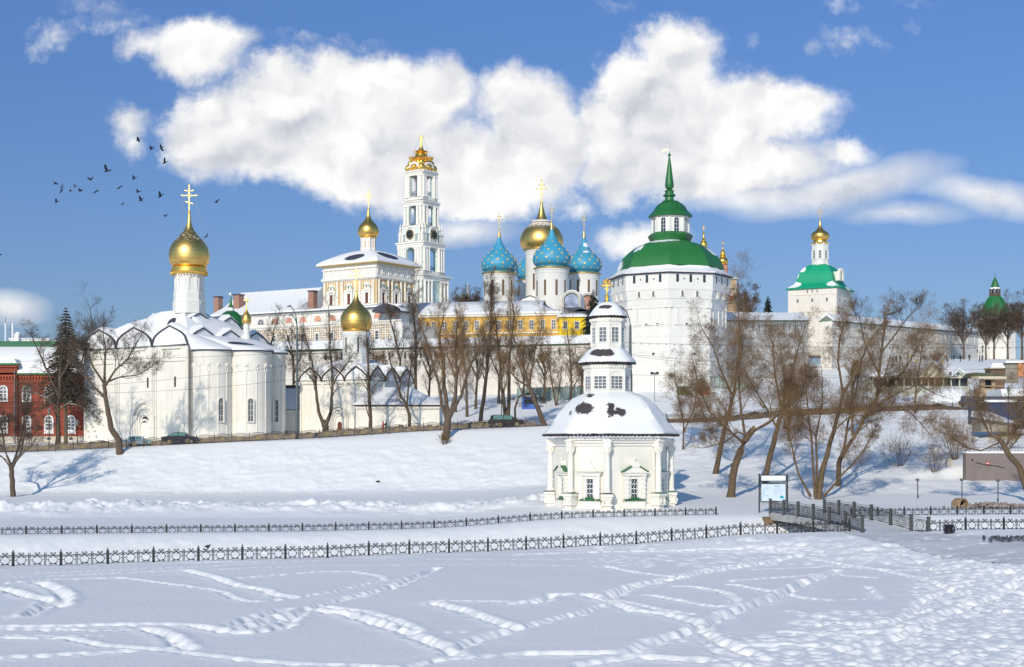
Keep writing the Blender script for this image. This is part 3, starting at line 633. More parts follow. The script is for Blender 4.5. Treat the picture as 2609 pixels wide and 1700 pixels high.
        rr = MB(); pp = []
        for (x0, y0), (x1, y1) in zip(pe_, pe_[1:] + pe_[:1]):
            for q_ in range(3): pp.append((x0 + (x1 - x0) * q_ / 3, y0 + (y1 - y0) * q_ / 3))
        rr.stack(pp, [(h / R, (1292 - y) * k) for h, y in roofp], C)
        return rr, C
    rm2 = mat('tier_roof_snow', (.86, .86, .87), .62, var=.02, vs=.3, bump=.05, bs=1.3, patches=[(*P3(1532, 902, -45), 1.35, 2.2, .42), (*P3(1541, 784, -25), .68, 1.6, .26)], patch_col=(.06, .048, .05), patch_warp=.8, soft=.15)
    rr, C = tier(1547, 54, 1003, 930, 69, 926, [(70, 925), (70, 922), (66, 916), (58, 907), (50, 897), (44, 891), (38, 888)], (992, 1.25, 1.25, 3, 4), 'middle_drum'); rr.build('middle_roof', rm2, t, smooth=True)
    rr, C = tier(1549, 39.5, 888, 812, 46, 808, [(46.5, 807), (46, 804), (42, 798), (36, 789), (27, 778), (17, 772), (5, 769)], (873, .75, 1.45, 2, 4), 'upper_drum'); rr.build('upper_roof', rm2, t, smooth=True)
    X0 = (1546 - 1547) * k; m = MB(); z0 = (1292 - 772) * k
    m.lathe([(.34, z0 - .1), (.34, z0 + .15), (.2, z0 + .25), (.16, z0 + .5), (.26, z0 + .6), (.26, z0 + .72), (.12, z0 + .8), (.12, z0 + 1.0)], 10, X0, 0); mb = m; orth_cross(mb, X0, 0, z0 + .8, 1.55, .95, .075)
    for s in (-1, 1):
        for z in (1.7, 2.25): mb.ball((X0 + s * .3, 0, z0 + z), .13, 6, 4)
    mb.ball((X0, 0, z0 + 2.1), .2, 8, 5)
    mb.build('cross', orange_gold, t)
build_chapel()
# ================================================================ corner tower, walls
def build_tower():
    S = Site(1708, 1005, 290); k = S.k
    t = thing('corner_tower', S.loc, 'huge white octagonal fortress tower with a green domed roof, lantern and tall green spire', 'tower')
    pl = regpoly(141 * k, 8, -8); C = (0, 0); z = S.Z
    m = MB(); m.stack(pl, [(1.03, -6), (1.0, z(960)), (1.0, z(796)), (1.06, z(762)), (1.075, z(752)), (1.075, z(713))], C)
    for yy, s, h in ((796, 1.012, .35), (905, 1.008, .25), (866, 1.006, .2), (842, 1.006, .2)): m.stack(pl, [(s, z(yy)), (s, z(yy) + h)], C)
    for yy, s, h in ((752, 1.084, .35), (774, 1.05, .25)): m.stack(pl, [(s, z(yy)), (s, z(yy) + h)], C)
    for (mx, my), a, ln in facets(pl):
        for fx in (-.47, -.30, -.27, .02, .05, .28, .47):
            m.M = TR(mx, my, 0, a); x = fx * ln; m.box(x - .16, x + .16, -.14, 0, z(838), z(797))
        for fx in (-.28, .04, .29): m.M = TR(mx, my, 0, a); m.box(fx * ln - .9, fx * ln + .9, -.2, 0, z(838), z(836))
        for fx in (-.45, .45):                                                                # pilaster strips in the flared part
            m.M = TR(mx, my, 0, a); m.ext([(fx * ln - .3, z(796)), (fx * ln - .3, z(780)), (fx * ln + .3, z(780)), (fx * ln + .3, z(796))], -.35, 0)
    m.M = None; m.build('wall', plaster2, t)
    for i, ((mx, my), a, ln) in enumerate(facets(pl)):
        if my > 4: continue
        for fx in (-.32, 0, .33):
            hole(t, TR(mx * 1.075, my * 1.075, z(734), a) @ Matrix.Translation((fx * ln, 0, 0)), .55, z(715) - z(734), name='window')
        for fx in (-.16, .17): hole(t, TR(mx * 1.075, my * 1.075, z(727.5), a) @ Matrix.Translation((fx * ln, 0, 0)), .28, .28)
        for fx in (-.2, .16):
            q = hole(t, TR(mx * 1.068, my * 1.068, z(768), a) @ Matrix.Translation((fx * ln, 0, 0)), .42, 1.2, True, m=paleglass)
            f = MB(); f.M = TR(mx * 1.068, my * 1.068, z(770), a) @ Matrix.Translation((fx * ln, 0, 0)); f.band(arch(.85, 1.75), arch(.5, 1.45), -.12, .3); f.build('frame', trimw, q)
        for fx in (-.36, -.1, .17): hole(t, TR(mx, my, z(786), a) @ Matrix.Translation((fx * ln, -.03, 0)), .42, .42)
        for fx in (-.06, .22): hole(t, TR(mx * 1.001, my * 1.001, z(840), a) @ Matrix.Translation((fx * ln, -.03, 0)), .5, .5)
        hole(t, TR(mx * 1.001, my * 1.001, z(912), a) @ Matrix.Translation((.12 * ln, -.03, 0)), .45, .45)
    # roof: snowy skirt, green dome
    pp = []
    for (x0, y0), (x1, y1) in zip(pl, pl[1:] + pl[:1]):
        for q_ in range(4): pp.append((x0 + (x1 - x0) * q_ / 4, y0 + (y1 - y0) * q_ / 4))
    m = MB(); m.stack(pl, [(1.02, z(714)), (1.125, z(711.5)), (1.135, z(710))], C); m.build('eave', sheet, t)
    rnd = random.Random(4); m = MB(); rings = []
    for s, y in ((1.13, 709.6), (1.14, 707.5), (1.09, 704), (1.03, 699), (.98, 694.5), (.965, 692), (.93, 691)):
        rings.append([(x * s, yy * s, z(y) + rnd.uniform(-.12, .16)) for x, yy in pp])
    m.loft(rings); m.build('snow_skirt', rsnow, t, smooth=True)
    gm = mat('tower_dome_green', (.022, .165, .04), .5, var=.10, vs=.25, patches=[(-11.2, -1.0, z(655), 1.6, 5, 4.2), (-2.5, -4.2, z(619), 4.2, 3, .55), (8.6, -2.0, z(640), 1.9, 1.6, 1.3), (-7.2, -4, z(632), 1.5, 3, 1.5)], patch_col=(.83, .84, .87), patch_warp=1.6, soft=.14)
    m = MB(); m.stack(pp, [(.96, z(690)), (.955, z(683)), (.91, z(668)), (.85, z(656)), (.76, z(644)), (.66, z(633)), (.55, z(625)), (.44, z(620)), (.36, z(617))], C); m.build('roof', gm, t, smooth=True, angle=22)
    l8 = regpoly(47 * k / .95, 8, -8); m = MB()
    m.stack(l8, [(1.02, z(617)), (1.13, z(607)), (1.16, z(603)), (1.15, z(602)), (1.0, z(596)), (.98, z(595))], C); m.build('lantern_skirt', greenroof, t)
    m = MB(); m.stack(l8, [(.93, z(603)), (.93, z(556)), (.99, z(555)), (1.03, z(552))], C)
    for x, y in l8: m.lathe([(.22, z(600)), (.22, z(556))], 6, x * .93, y * .93)
    m.build('lantern', plaster2, t)
    for (mx, my), a, ln in facets(l8): win(t, TR(mx * .93, my * .93, z(595), a), 1.0, z(559) - z(595), True, 2, 4, .12, fm=white_m, depth=.1)
    m = MB(); m.stack(l8, [(1.1, z(555)), (1.13, z(553.5)), (1.14, z(552)), (1.05, z(546)), (.88, z(538)), (.78, z(529)), (.66, z(522)), (.50, z(517)), (.42, z(515.5)), (.44, z(514))], C); m.build('lantern_roof', greenroof, t, smooth=True, angle=25)
    X0 = (1705.5 - 1708) * k; m = MB()
    m.lathe([(20 * k, z(515)), (18 * k, z(514)), (12 * k, z(511)), (10.5 * k, z(502)), (16 * k, z(500)), (16 * k, z(497)), (11 * k, z(494)), (11 * k, z(488)), (13 * k, z(487)), (7 * k, z(484)), (5.5 * k, z(482)), (9 * k, z(481)), (11.3 * k, z(476)), (11 * k, z(468)), (8 * k, z(445)), (5 * k, z(420)), (2.0 * k, z(400)), (1.6 * k, z(398)), (4 * k, z(396.5)), (4.3 * k, z(394)), (1.5 * k, z(391.5)), (.5 * k, z(389)), (.5 * k, z(377))], 16, X0, 0)
    m.build('spire', greenroof, t, smooth=True)
    m = MB(); m.ext([(X0 - 22 * k, z(391)), (X0 - 20 * k, z(383)), (X0 - 12 * k, z(379)), (X0, z(379.5)), (X0, z(386)), (X0 - 12 * k, z(386)), (X0 - 18 * k, z(387.5))], -.06, .06); m.build('weather_vane', mat('pale_gilt_vane', (.95, .85, .62), .35, .3), t)
build_tower()
def wall_run(label, x0, d0, x1, d1, ytop0, ytop1, ybase0, ybase1, slits, n=40):
    """a stretch of monastery wall from column x0 at depth d0 to x1 at d1"""
    A = W(x0, ybase0, d0); B = W(x1, ybase1, d1); za = W(x0, ytop0, d0).z; zb = W(x1, ytop1, d1).z
    t = thing('monastery_wall', A, label, 'wall'); D = Vector((B.x - A.x, B.y - A.y, 0)); ln = D.length; a = math.atan2(D.y, D.x); t.rotation_euler = (0, 0, a)
    def zt(x): return za - A.z + (zb - za) * x / ln
    m = MB()
    def slab(x0_, x1_, y0, y1, o0, o1):
        m.loft([[(x0_, y0, zt(x0_) + o0), (x0_, y1, zt(x0_) + o0), (x0_, y1, zt(x0_) + o1), (x0_, y0, zt(x0_) + o1)], [(x1_, y0, zt(x1_) + o0), (x1_, y1, zt(x1_) + o0), (x1_, y1, zt(x1_) + o1), (x1_, y0, zt(x1_) + o1)]])
    m.loft([[(0, 0, -8), (0, 3, -8), (0, 3, zt(0)), (0, 0, zt(0))], [(ln, 0, -8), (ln, 3, -8), (ln, 3, zt(ln)), (ln, 0, zt(ln))]])
    slab(0, ln, -.25, 0, -.7, -.3); slab(0, ln, -.18, 0, -3.6, -3.35)
    nb = int(ln / 6)
    for i in range(nb): x = ln * (i + .5) / nb; slab(x - .2, x + .2, -.12, 0, -3.3, -.8)
    m.build('masonry', oldwall, t)
    m = MB(); n_ = int(ln / 1.0)
    for i in range(int(ln / 3.2)):
        x = (i + .5) * 3.2; m.box(x - .18, x + .18, -.03, .05, zt(x) - 2.2, zt(x) - .9)
    if slits: m.build('loopholes', glass, t)
    m = MB(); m.loft([[(0, -.7, zt(0) - .1), (0, 1.5, zt(0) + 1.5), (0, 3.6, zt(0) - .1)], [(ln, -.7, zt(ln) - .1), (ln, 1.5, zt(ln) + 1.5), (ln, 3.6, zt(ln) - .1)]]); m.build('roof_edge', greenroof, t)
    m = MB(); rnd = random.Random(2); rings = []
    for i in range(61): x = ln * i / 60; o = rnd.uniform(-.05, .12); rings.append([(x, -.62, zt(x) + .06), (x, -.5, zt(x) + .3 + o), (x, 1.5, zt(x) + 1.85 + o), (x, 3.6, zt(x) + .3)])
    m.loft(rings); m.build('roof_snow', rsnow, t, smooth=True); return t
wall_run('weathered white monastery wall with loopholes behind the trees, left of the tower', 560, 282, 1575, 296, 897, 874, 1000, 1000, True)
wall_run('white monastery wall with a green snowy roof, between the tower and the green domed church', 1842, 300, 2060, 336, 817, 817, 985, 950, True)
wall_run('long pale monastery wall running down from the green domed church to the far tower', 2120, 345, 2492, 430, 818, 850, 945, 915, False)
# ================================================================ domed churches
def dome_part(parent, x, y, r, z0, z1, m, cross_h, knob=.0, n=32, neck=None, cz=None, name='dome', prof=None, cw=None, ct=None, yaw=0):
    a = MB(); a.lathe(onion(r, z0, z1, prof), n, x, y); o = a.build(name, m, parent, smooth=True)
    b = MB(); kr = knob or r * .12; z = z1
    if neck: b.lathe([(neck[0], z1 - .02), (neck[1], z1 + neck[2])], 12, x, y); z = z1 + neck[2]
    b.ball((x, y, z + kr * .8), kr, 12, 8); orth_cross(b, x, y, z + kr * 1.2, cross_h, cw, ct, yaw); b.build('cross', neck[3] if neck else gold, o, smooth=True)
    return o
def build_white_church():
    S = Site(480, 1125, 226); k = S.k; z = S.Z; X = S.X
    t = thing('white_church', S.loc, 'big white church with rounded apses and one frosted gold onion dome, beside the brick building', 'church')
    a = math.radians(35); e1 = Vector((-math.cos(a), math.sin(a), 0)); e2 = Vector((math.sin(a), math.cos(a), 0)); L1, L2 = hitx(S.loc, e1, 216), 17.5; fs = L1 / 20.4
    def P(u, v, zz=0): q_ = e1 * u + e2 * v; return (q_.x, q_.y, zz)
    ze = z(877); plan = [P(0, 0)[:2], P(0, L2)[:2], P(L1, L2)[:2], P(L1, 0)[:2]]
    m = MB(); m.prism(plan, -3, ze)
    MF = Matrix.Translation((0, 0, 0)) @ Matrix.Rotation(-a, 4, 'Z')           # front-left face: x runs right, origin at the near corner; -x to the left
    MR = Matrix.Rotation(PI / 2 - a, 4, 'Z')                                    # right face: x runs away along e2
    m.M = MF
    for x in (0, -.35, -6.0 * fs, -6.4 * fs, -6.8 * fs, -13.3 * fs, -13.7 * fs, -14.1 * fs, -20.2 * fs): m.box(x - .16, x + .16, -.28, 0, -1, ze - .2)
    m.box(-L1, .2, -.2, 0, ze - 2.6, ze - 2.35)
    for bx in (-3.2 * fs, -9.9 * fs, -17.0 * fs):
        m.box(bx - 2.2, bx + 2.2, -.3, -.02, ze - .6, ze - .4)
        for j in range(5): m.ball((bx - 1.6 + j * .8, -.05, ze - 1.6), .22, 6, 4)
    m.M = None; m.build('wall', plaster, t)
    # keel gables with snow vaults
    def gables(M, L, bays, z0, depth, hh):
        for (x0, x1) in bays:
            w_ = abs(x1 - x0); cxm = (x0 + x1) / 2; h = hh * (.6 + .4 * w_ / 6.5)
            f = MB(); f.M = M; f.ext([(cxm - w_ / 2, z0 - .1)] + keel(w_ * .98, h * .93, 12, cxm, z0 - .1) + [(cxm + w_ / 2, z0 - .1)], .1, .8)
            f.ext([(cxm - w_ * .36, z0 + .15)] + arch(w_ * .66, h * .72, 10, cxm, z0 + .15)[1:-1] + [(cxm + w_ * .36, z0 + .15)], -.04, .12); g = f.build('gable', plaster, t)
            f = MB(); f.M = M; f.band(keel(w_ * 1.1, h + .12, 14, cxm, z0 - .12), keel(w_ * .99, h - .1, 14, cxm, z0 - .12), -.55, .9); f.build('gable_edge', sheet, g)
            f = MB(); f.M = M; rings = []
            for q_, (yy, sc) in enumerate(((-.42, .98), (-.1, 1.05), (1.2, 1.06), (depth, .95))): rings.append([(cxm + (x - cxm) * sc, yy, z0 + (zz - z0) * sc + (.12 if q_ else .06)) for x, zz in keel(w_ * 1.08, h + .22, 14, cxm, z0 - .05)])
            f.loft(rings, cap=True, closed=True); f.build('gable_snow', rsnow, g, smooth=True)
    gables(MF, L1, [(-6.4 * fs, .2), (-13.5 * fs, -6.5 * fs), (-20.5 * fs, -13.6 * fs)], ze, 5.5, 2.9)
    gables(MR, L2, [(-.2, 5.8), (5.9, 11.6), (11.7, 17.6)], ze, 5.5, 2.9)
    M2 = MF @ Matrix.Translation((-4.6, 4.2, 0)); 
    gables(M2, 0, [(-11.5, -5.4), (-4.8, 2.2)], ze + 2.5, 4.5, 3.0)
    M3 = MR @ Matrix.Translation((3.8, 4.0, 0)); gables(M3, 0, [(-1.6, 5.4), (5.8, 11.6)], ze + 2.3, 4.5, 3.2)
    # main snow roof rising to the drum
    dc = P(6.8, 5.0); dcx = X(481.5) + 0; cxr, cyr = dc[0], dc[1]
    def ring(s, zz, n=5):
        o = []
        for (x0, y0), (x1, y1) in zip(plan, plan[1:] + plan[:1]):
            for q_ in range(n): tt = q_ / n; o.append((cxr + (x0 + (x1 - x0) * tt - cxr) * s, cyr + (y0 + (y1 - y0) * tt - cyr) * s, zz + (.55 * math.sin(tt * PI * 4) ** 2 if s > .6 else 0)))
        return o
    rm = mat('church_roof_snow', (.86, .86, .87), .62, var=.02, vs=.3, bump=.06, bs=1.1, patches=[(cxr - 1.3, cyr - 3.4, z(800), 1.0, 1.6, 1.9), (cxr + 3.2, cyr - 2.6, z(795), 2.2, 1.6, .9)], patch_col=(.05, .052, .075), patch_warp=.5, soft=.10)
    m = MB(); m.loft([ring(.98, ze + .05), ring(.92, ze + 1.5), ring(.75, ze + 2.9), ring(.55, ze + 4.3), ring(.38, z(798)), ring(.25, z(783)), ring(.2, z(780))]); m.build('roof', rm, t, smooth=True)
    # drum and dome
    dy = cyr; kk = k * (226 + cyr) / 226; dx = (482 - CX) * kk - S.loc.x
    def zd(y): return (1125 - y) * kk + 0 + (H - S.loc.z) * 0 + (kk - k) * (YH - 1125)
    r8 = [(x + dx, y + dy) for x, y in regpoly(37 * kk, 8, 4)]; m = MB(); C = (dx, dy)
    m.stack(r8, [(1.12, zd(800)), (1.12, zd(768)), (1.05, zd(764)), (1.08, zd(752)), (1.08, zd(750)), (1.02, zd(742)), (.98, zd(725)), (.98, zd(697))], C)
    for (mx, my), an, ln in facets(r8):
        m.M = TR(C[0] + (mx - C[0]) * .98, C[1] + (my - C[1]) * .98, zd(741), an); m.band(arch(ln * .8, 38 * kk), arch(ln * .56, 34 * kk), -.14, .02)
        m.M = TR(C[0] + (mx - C[0]) * 1.1, C[1] + (my - C[1]) * 1.1, zd(781), an); m.band([(-ln * .4, 0), (-ln * .4, 12 * kk), (ln * .4, 12 * kk), (ln * .4, 0)], [(-ln * .32, .1), (-ln * .32, 10 * kk), (ln * .32, 10 * kk), (ln * .32, .1)], -.1, .02, True)
    m.M = None
    m.build('drum', plaster2, t)
    m = MB(); m.lathe([(36 * kk, zd(700)), (40 * kk, zd(697)), (46 * kk, zd(694)), (46 * kk, zd(690)), (43 * kk, zd(689)), (43 * kk, zd(684)), (45 * kk, zd(683)), (40 * kk, zd(680))], 36, dx, dy)
    for i in range(36): an = i * PI / 18; m.ball((dx + 45 * kk * math.cos(an), dy + 45 * kk * math.sin(an), zd(698.5)), .17, 5, 4, 1.4)
    m.build('drum_cornice', orange_gold, t, smooth=True)
    pr = [(.72, 0), (.86, .03), (.97, .10), (1.0, .19), (1.0, .26), (.96, .34), (.87, .415), (.74, .485), (.58, .55), (.42, .62), (.29, .675), (.20, .73), (.14, .80), (.10, .88), (.07, 1.0)]
    o = dome_part(t, dx, dy, 51 * kk, zd(682), zd(546), goldsnow, 68 * kk, 4.6 * kk, 40, prof=pr, cw=38 * kk, ct=1.0 * kk)
    m = MB()
    for s, zt in ((-1, 600), (1, 625)): m.tube([(dx + s * 15 * kk, dy, zd(500)), (dx + s * (19 if s < 0 else 44) * kk, dy, zd(zt))], .035, 4)
    m.build('stay_wire', greyiron, o)
    # apses
    lobes = [(530, 49, 219.5, [(555, 2)]), (627, 53, 221.5, [(635, 2)]), (676, 42, 227, [(696, 2)])]
    lb = []
    for px, r, d, ww in lobes: lb.append(((px - CX) * d / FP - S.loc.x, d - 226 + 3.4, r * d / FP))
    m = MB(); za = z(898); st = MB()
    for (x, y, r), (px, rp, d, ww) in zip(lb, lobes):
        m.lathe([(r * 1.02, -3), (r * 1.02, .3), (r, .4), (r, za - 2.4), (r * 1.01, za - 2.35), (r * 1.02, za - .9), (r * 1.04, za - .5), (r * 1.05, za)], 48, x, y)
        for i in range(7):
            an = -PI * .98 + i * PI * .96 / 6; m.tube([(x + r * 1.0 * math.cos(an), y + r * math.sin(an), 0), (x + r * math.cos(an), y + r * math.sin(an), z(955))], .11, 5)
            for s in (-1, 1): m.tube([(x + r * 1.01 * math.cos(an + s * q_ * .02), y + r * 1.01 * math.sin(an + s * q_ * .02), z(955) + q_ * q_ * .07) for q_ in range(6)], .07, 4)
            m.ball((x + r * 1.01 * math.cos(an), y + r * 1.01 * math.sin(an), z(934)), .26, 6, 4, 1.3)
    m.build('apse', plaster, t, smooth=True, angle=30)
    for (x, y, r), (px, rp, d, ww) in zip(lb, lobes):
        for wx, _ in ww:
            xx = (wx - CX) * (d - 1) / FP - S.loc.x; sn = max(-.97, min(.97, (xx - x) / r)); an = math.degrees(math.asin(sn))
            q_ = win(t, TR(x + r * sn, y - r * math.cos(math.radians(an)), z(1075), an), .8, 3.6, True, 2, 4, .16, gm=paleglass, fm=trimw, depth=.3, bar=.05)
    m = MB(); e = MB(); env = []
    for i_, (x, y, r) in enumerate(lb):
        for q_ in range(37):
            an = -PI * 1.02 + PI * 1.15 * q_ / 36; X_, Y_ = x + r * 1.15 * math.cos(an), y + r * 1.15 * math.sin(an)
            if all(math.hypot(X_ - a_, Y_ - b_) > c_ * 1.149 for j_, (a_, b_, c_) in enumerate(lb) if j_ != i_): env.append((X_, Y_))
    rings = []
    for s_, zz_ in ((1.0, .02), (1.0, .34), (.97, .52), (.8, 1.0), (.55, 1.75), (.3, 2.45), (.1, 2.9), (0, 3.0)):
        rg = []
        for X_, Y_ in env:
            v_ = max(-.5, min(L2, X_ * e2.x + Y_ * e2.y)); tx, ty = e2.x * v_ - .3 * e1.x * -1, e2.y * v_ - .3 * e1.y * -1; rg.append((tx + (X_ - tx) * s_, ty + (Y_ - ty) * s_, za + zz_))
        rings.append(rg)
    m.loft(rings, cap=False, closed=False)
    for (x, y, r) in lb:
        e.lathe([(r * 1.02, za - .1), (r * 1.17, za), (r * 1.17, za + .12), (r * .9, za + .14)], 40, x, y)
    ax, ay, ar = lb[1]
    rm3 = mat('apse_roof_snow', (.86, .86, .87), .62, var=.02, vs=.3, bump=.06, bs=1.1, patches=[(ax - .9, ay - 1.2, za + 1.3, 2.6, 1.7, .45)], patch_col=(.05, .052, .075), patch_warp=.3, soft=.1)
    m.build('apse_roof', rm3, t, smooth=True); e.build('apse_eave', sheet, t)
    # windows and portal of the front-left face
    for x, zb, w_, h_ in ((-3.1, z(985), .42, 1.7), (-9.6, z(985), .42, 1.7), (-17, z(985), .42, 1.7)):
        hole(t, MF @ Matrix.Translation((x, 0, zb)), w_, h_, True, 'window', brniron)
    f = MB(); f.M = MF @ Matrix.Translation((-10.2, 0, 0))
    for i, s in enumerate((1.0, .82, .64, .46)): f.band(arch(5.0 * s + .4, 5.4 * s + 1.2, 10, top=3.2 * s), arch(5.0 * s, 5.4 * s + .9, 10, top=2.8 * s), -.5 + .1 * i, 0)
    for s in (-1, 1):
        for i in range(4): x = s * (2.6 - .42 * i); f.lathe([(.17, 0), (.17, 2.2), (.26, 2.35), (.17, 2.5), (.17, 4.2)], 8, x, -.6 + .12 * i)
    po = f.build('portal', plaster, t)
    f = MB(); f.M = MF @ Matrix.Translation((-10.2, 0, 3.1)); f.ext(arch(1.7, 1.0, 10, top=.9), -.05, .02); f.build('fanlight', glass, po)
    # small rear cupola
    cx_ = X(628); cyy = 9; k3 = k * (235) / 226
    def z3(y): return (1125 - y) * k3 + (kk - k) * 0
    m = MB(); m.lathe([(13 * k3, z3(880)), (9 * k3, z3(852)), (8 * k3, z3(850)), (7.5 * k3, z3(826)), (10 * k3, z3(824))], 12, (628 - CX) * 235 / FP - S.loc.x, cyy); m.build('cupola_drum', plaster2, t, smooth=True)
    dome_part(t, (628 - CX) * 235 / FP - S.loc.x, cyy, 12.5 * k3, z3(825), z3(783), gold, 24 * k3, 1.6 * k3, 24, cw=13 * k3, ct=.6 * k3, name='cupola')
build_white_church()
def build_small_church():
    S = Site(905, 1105, 234); k = S.k; z = S.Z; X = S.X
    t = thing('small_church', S.loc, 'small white church with pointed gables and a gold onion dome, partly hidden by bare trees', 'church')
    a = math.radians(26); e1 = Vector((-math.cos(a), math.sin(a), 0)); e2 = Vector((math.sin(a), math.cos(a), 0)); c0 = Vector((X(948), -5.5, 0)); L1, L2 = 13.2, 14
    plan = [(c0 + q_)[:2] for q_ in (Vector((0, 0, 0)), e2 * L2, e1 * L1 + e2 * L2, e1 * L1)]; ze = z(972)
    m = MB(); m.prism(plan, -3, ze)
    MF = Matrix.Translation(c0) @ Matrix.Rotation(-a, 4, 'Z'); MR = Matrix.Translation(c0) @ Matrix.Rotation(PI / 2 - a, 4, 'Z')
    m.M = MF
    for x in (0, -4.2, -4.5, -8.6, -8.9, -13): m.box(x - .14, x + .14, -.22, 0, -1, ze)
    m.box(-13.2, .2, -.25, 0, ze - .5, ze - .2); m.M = MR
    for x in (0, 4.6, 9.2, 13.8): m.box(x - .14, x + .14, -.22, 0, -1, ze)
    m.M = None; m.build('wall', plaster, t)
    for M, bays in ((MF, [(-4.35, 0), (-8.8, -4.45), (-13.2, -8.9)]), (MR, [(0, 4.5), (4.6, 9.2), (9.3, 13.9)])):
        for x0, x1 in bays:
            w_ = x1 - x0; cm = (x0 + x1) / 2
            def kl(w, h, z0): return [(cm - w / 2, z0), (cm - w * .42, z0 + h * .38), (cm - w * .25, z0 + h * .68), (cm, z0 + h), (cm + w * .25, z0 + h * .68), (cm + w * .42, z0 + h * .38), (cm + w / 2, z0)]
            f = MB(); f.M = M; f.ext(kl(w_, 2.15, ze - .05), .05, .7); g = f.build('gable', plaster, t)
            f = MB(); f.M = M; f.band(kl(w_ * 1.1, 2.45, ze - .08), kl(w_ * .98, 2.15, ze - .08), -.4, .75); f.build('gable_edge', brniron, g)
            f = MB(); f.M = M; f.loft([[(x, yy, zz + .12) for x, zz in kl(w_ * s, 2.45 * s, ze)] for yy, s in ((-.3, 1.04), (.2, 1.1), (5, 1.0))]); f.build('gable_snow', rsnow, g, smooth=True)
    cxr, cyr = sum(x for x, y in plan) / 4, sum(y for x, y in plan) / 4
    m = MB(); m.stack(plan, [(.96, ze), (.9, ze + 1.2), (.6, ze + 2.6), (.4, ze + 3.4), (.3, ze + 3.7)], (cxr, cyr)); m.build('roof', rsnow, t, smooth=True)
    dx, dy = 0, 1.5; m = MB(); m.lathe([(40 * k, z(950)), (37 * k, z(930)), (35 * k, z(925)), (34.5 * k, z(858)), (36 * k, z(856)), (37.5 * k, z(850)), (37.5 * k, z(845))], 36, dx, dy); m.build('drum', plaster2, t, smooth=True)
    for an in (-42, 14, 66, 122, 178, 234): hole(t, TR(dx + 34.6 * k * math.sin(math.radians(an)), dy - 34.6 * k * math.cos(math.radians(an)), z(900), an), .26, 2.6, True, 'window')
    m = MB(); m.lathe([(30 * k, z(846)), (36 * k, z(842)), (34 * k, z(838))], 32, dx, dy); m.build('dome_collar', orange_gold, t, smooth=True)
    pr = [(.80, 0), (.93, .06), (1, .18), (1, .32), (.94, .41), (.82, .50), (.64, .58), (.45, .66), (.28, .74), (.16, .82), (.10, .91), (.06, 1)]
    dome_part(t, dx, dy, 40 * k, z(842), z(742), gold, 62 * k, 2.5 * k, 40, prof=pr, cw=34 * k, ct=.9 * k)
    hole(t, MF @ Matrix.Translation((-5.5, 0, z(1100))), .9, 1.6, True, 'door', wood)
    f = MB(); f.M = MF @ Matrix.Translation((-5.5, 0, 0))
    for i in range(4): f.band(arch(3.6 - i * .6, 4.6 - i * .5), arch(3.3 - i * .6, 4.4 - i * .5), -.5 + .1 * i, 0)
    f.build('portal', plaster, t)
    # annex at its right end
    S = Site(1020, 1103, 229); k = S.k; z = S.Z; X = S.X
    t = thing('church_annex', S.loc, 'low cream annex with a hipped snowy blue-shadowed roof, at the right of the small church', 'annex')
    m = MB(); x0, x1 = X(912), X(1122); m.box(x0, x1, -3, 7, -3, z(1042)); m.box(x0 - .1, x1 + .1, -3.2, 7.2, z(1042), z(1036)); m.build('wall', plaster, t)
    m = MB(); n = 60
    for i in range(n): x = x0 + (x1 - x0) * (i + .5) / n; m.box(x - .06, x + .06, -3.3, -3.0, z(1043), z(1037))
    m.build('dentils', trimw, t)
    m = MB(); m.loft([[(x0 - .5, -3.6, z(1035)), (x1 + .5, -3.6, z(1035)), (x1 + .5, 7.5, z(1035)), (x0 - .5, 7.5, z(1035))], [(x0 - .5, -3.6, z(1033)), (x1 + .5, -3.6, z(1033)), (x1 + .5, 7.5, z(1033)), (x0 - .5, 7.5, z(1033))]]); m.build('eave', brniron, t)
    m = MB(); m.loft([[(x0 - .45, -3.55, z(1032.8)), (x1 + .45, -3.55, z(1032.8)), (x1 + .45, 7.5, z(1032.8)), (x0 - .45, 7.5, z(1032.8))], [(x0 - .2, -3.2, z(1028)), (x1 + .2, -3.2, z(1028)), (x1 + .2, 7.2, z(1028)), (x0 - .2, 7.2, z(1028))], [(X(945), 1.5, z(990)), (X(1055), 1.5, z(990)), (X(1055), 2.8, z(990)), (X(945), 2.8, z(990))], [(X(952), 1.8, z(986)), (X(1050), 1.8, z(986)), (X(1050), 2.5, z(986)), (X(952), 2.5, z(986))]]); m.build('roof', rsnow, t, smooth=True, angle=60)
    for px in (1025, 1098): win(t, TR(X(px), -3, z(1096), 0), .75, .8, False, 2, 2, .1, depth=.12)
    # low block between the churches
    S = Site(742, 1118, 236); k = S.k; z = S.Z; X = S.X
    t = thing('low_outbuilding', S.loc, 'low white outbuilding with a dark topped shaded snow roof, squeezed between the two churches', 'outbuilding')
    m = MB(); m.box(X(690), X(800), -1, 6, -3, z(1046)); m.box(X(690), X(800), -1.2, 6, z(1050), z(1046)); m.box(X(715), X(790), -1.15, -1, z(1060), z(1058)); m.build('wall', plaster, t)
    m = MB(); m.loft([[(X(690), -1.5, z(1044)), (X(757), -1.5, z(1044)), (X(757), 6.5, z(1044)), (X(690), 6.5, z(1044))], [(X(690), 2.3, z(988)), (X(757), 2.3, z(988)), (X(757), 6.4, z(988)), (X(690), 6.4, z(988))]]); m.build('roof', rsnow, t)
    m = MB(); m.box(X(690), X(752), 2.2, 6.5, z(988), z(980)); m.build('ridge', sheet, t)
    hole(t, TR(X(729), -1, z(1112)), .7, 1.1, True, 'window', glass)
build_small_church()
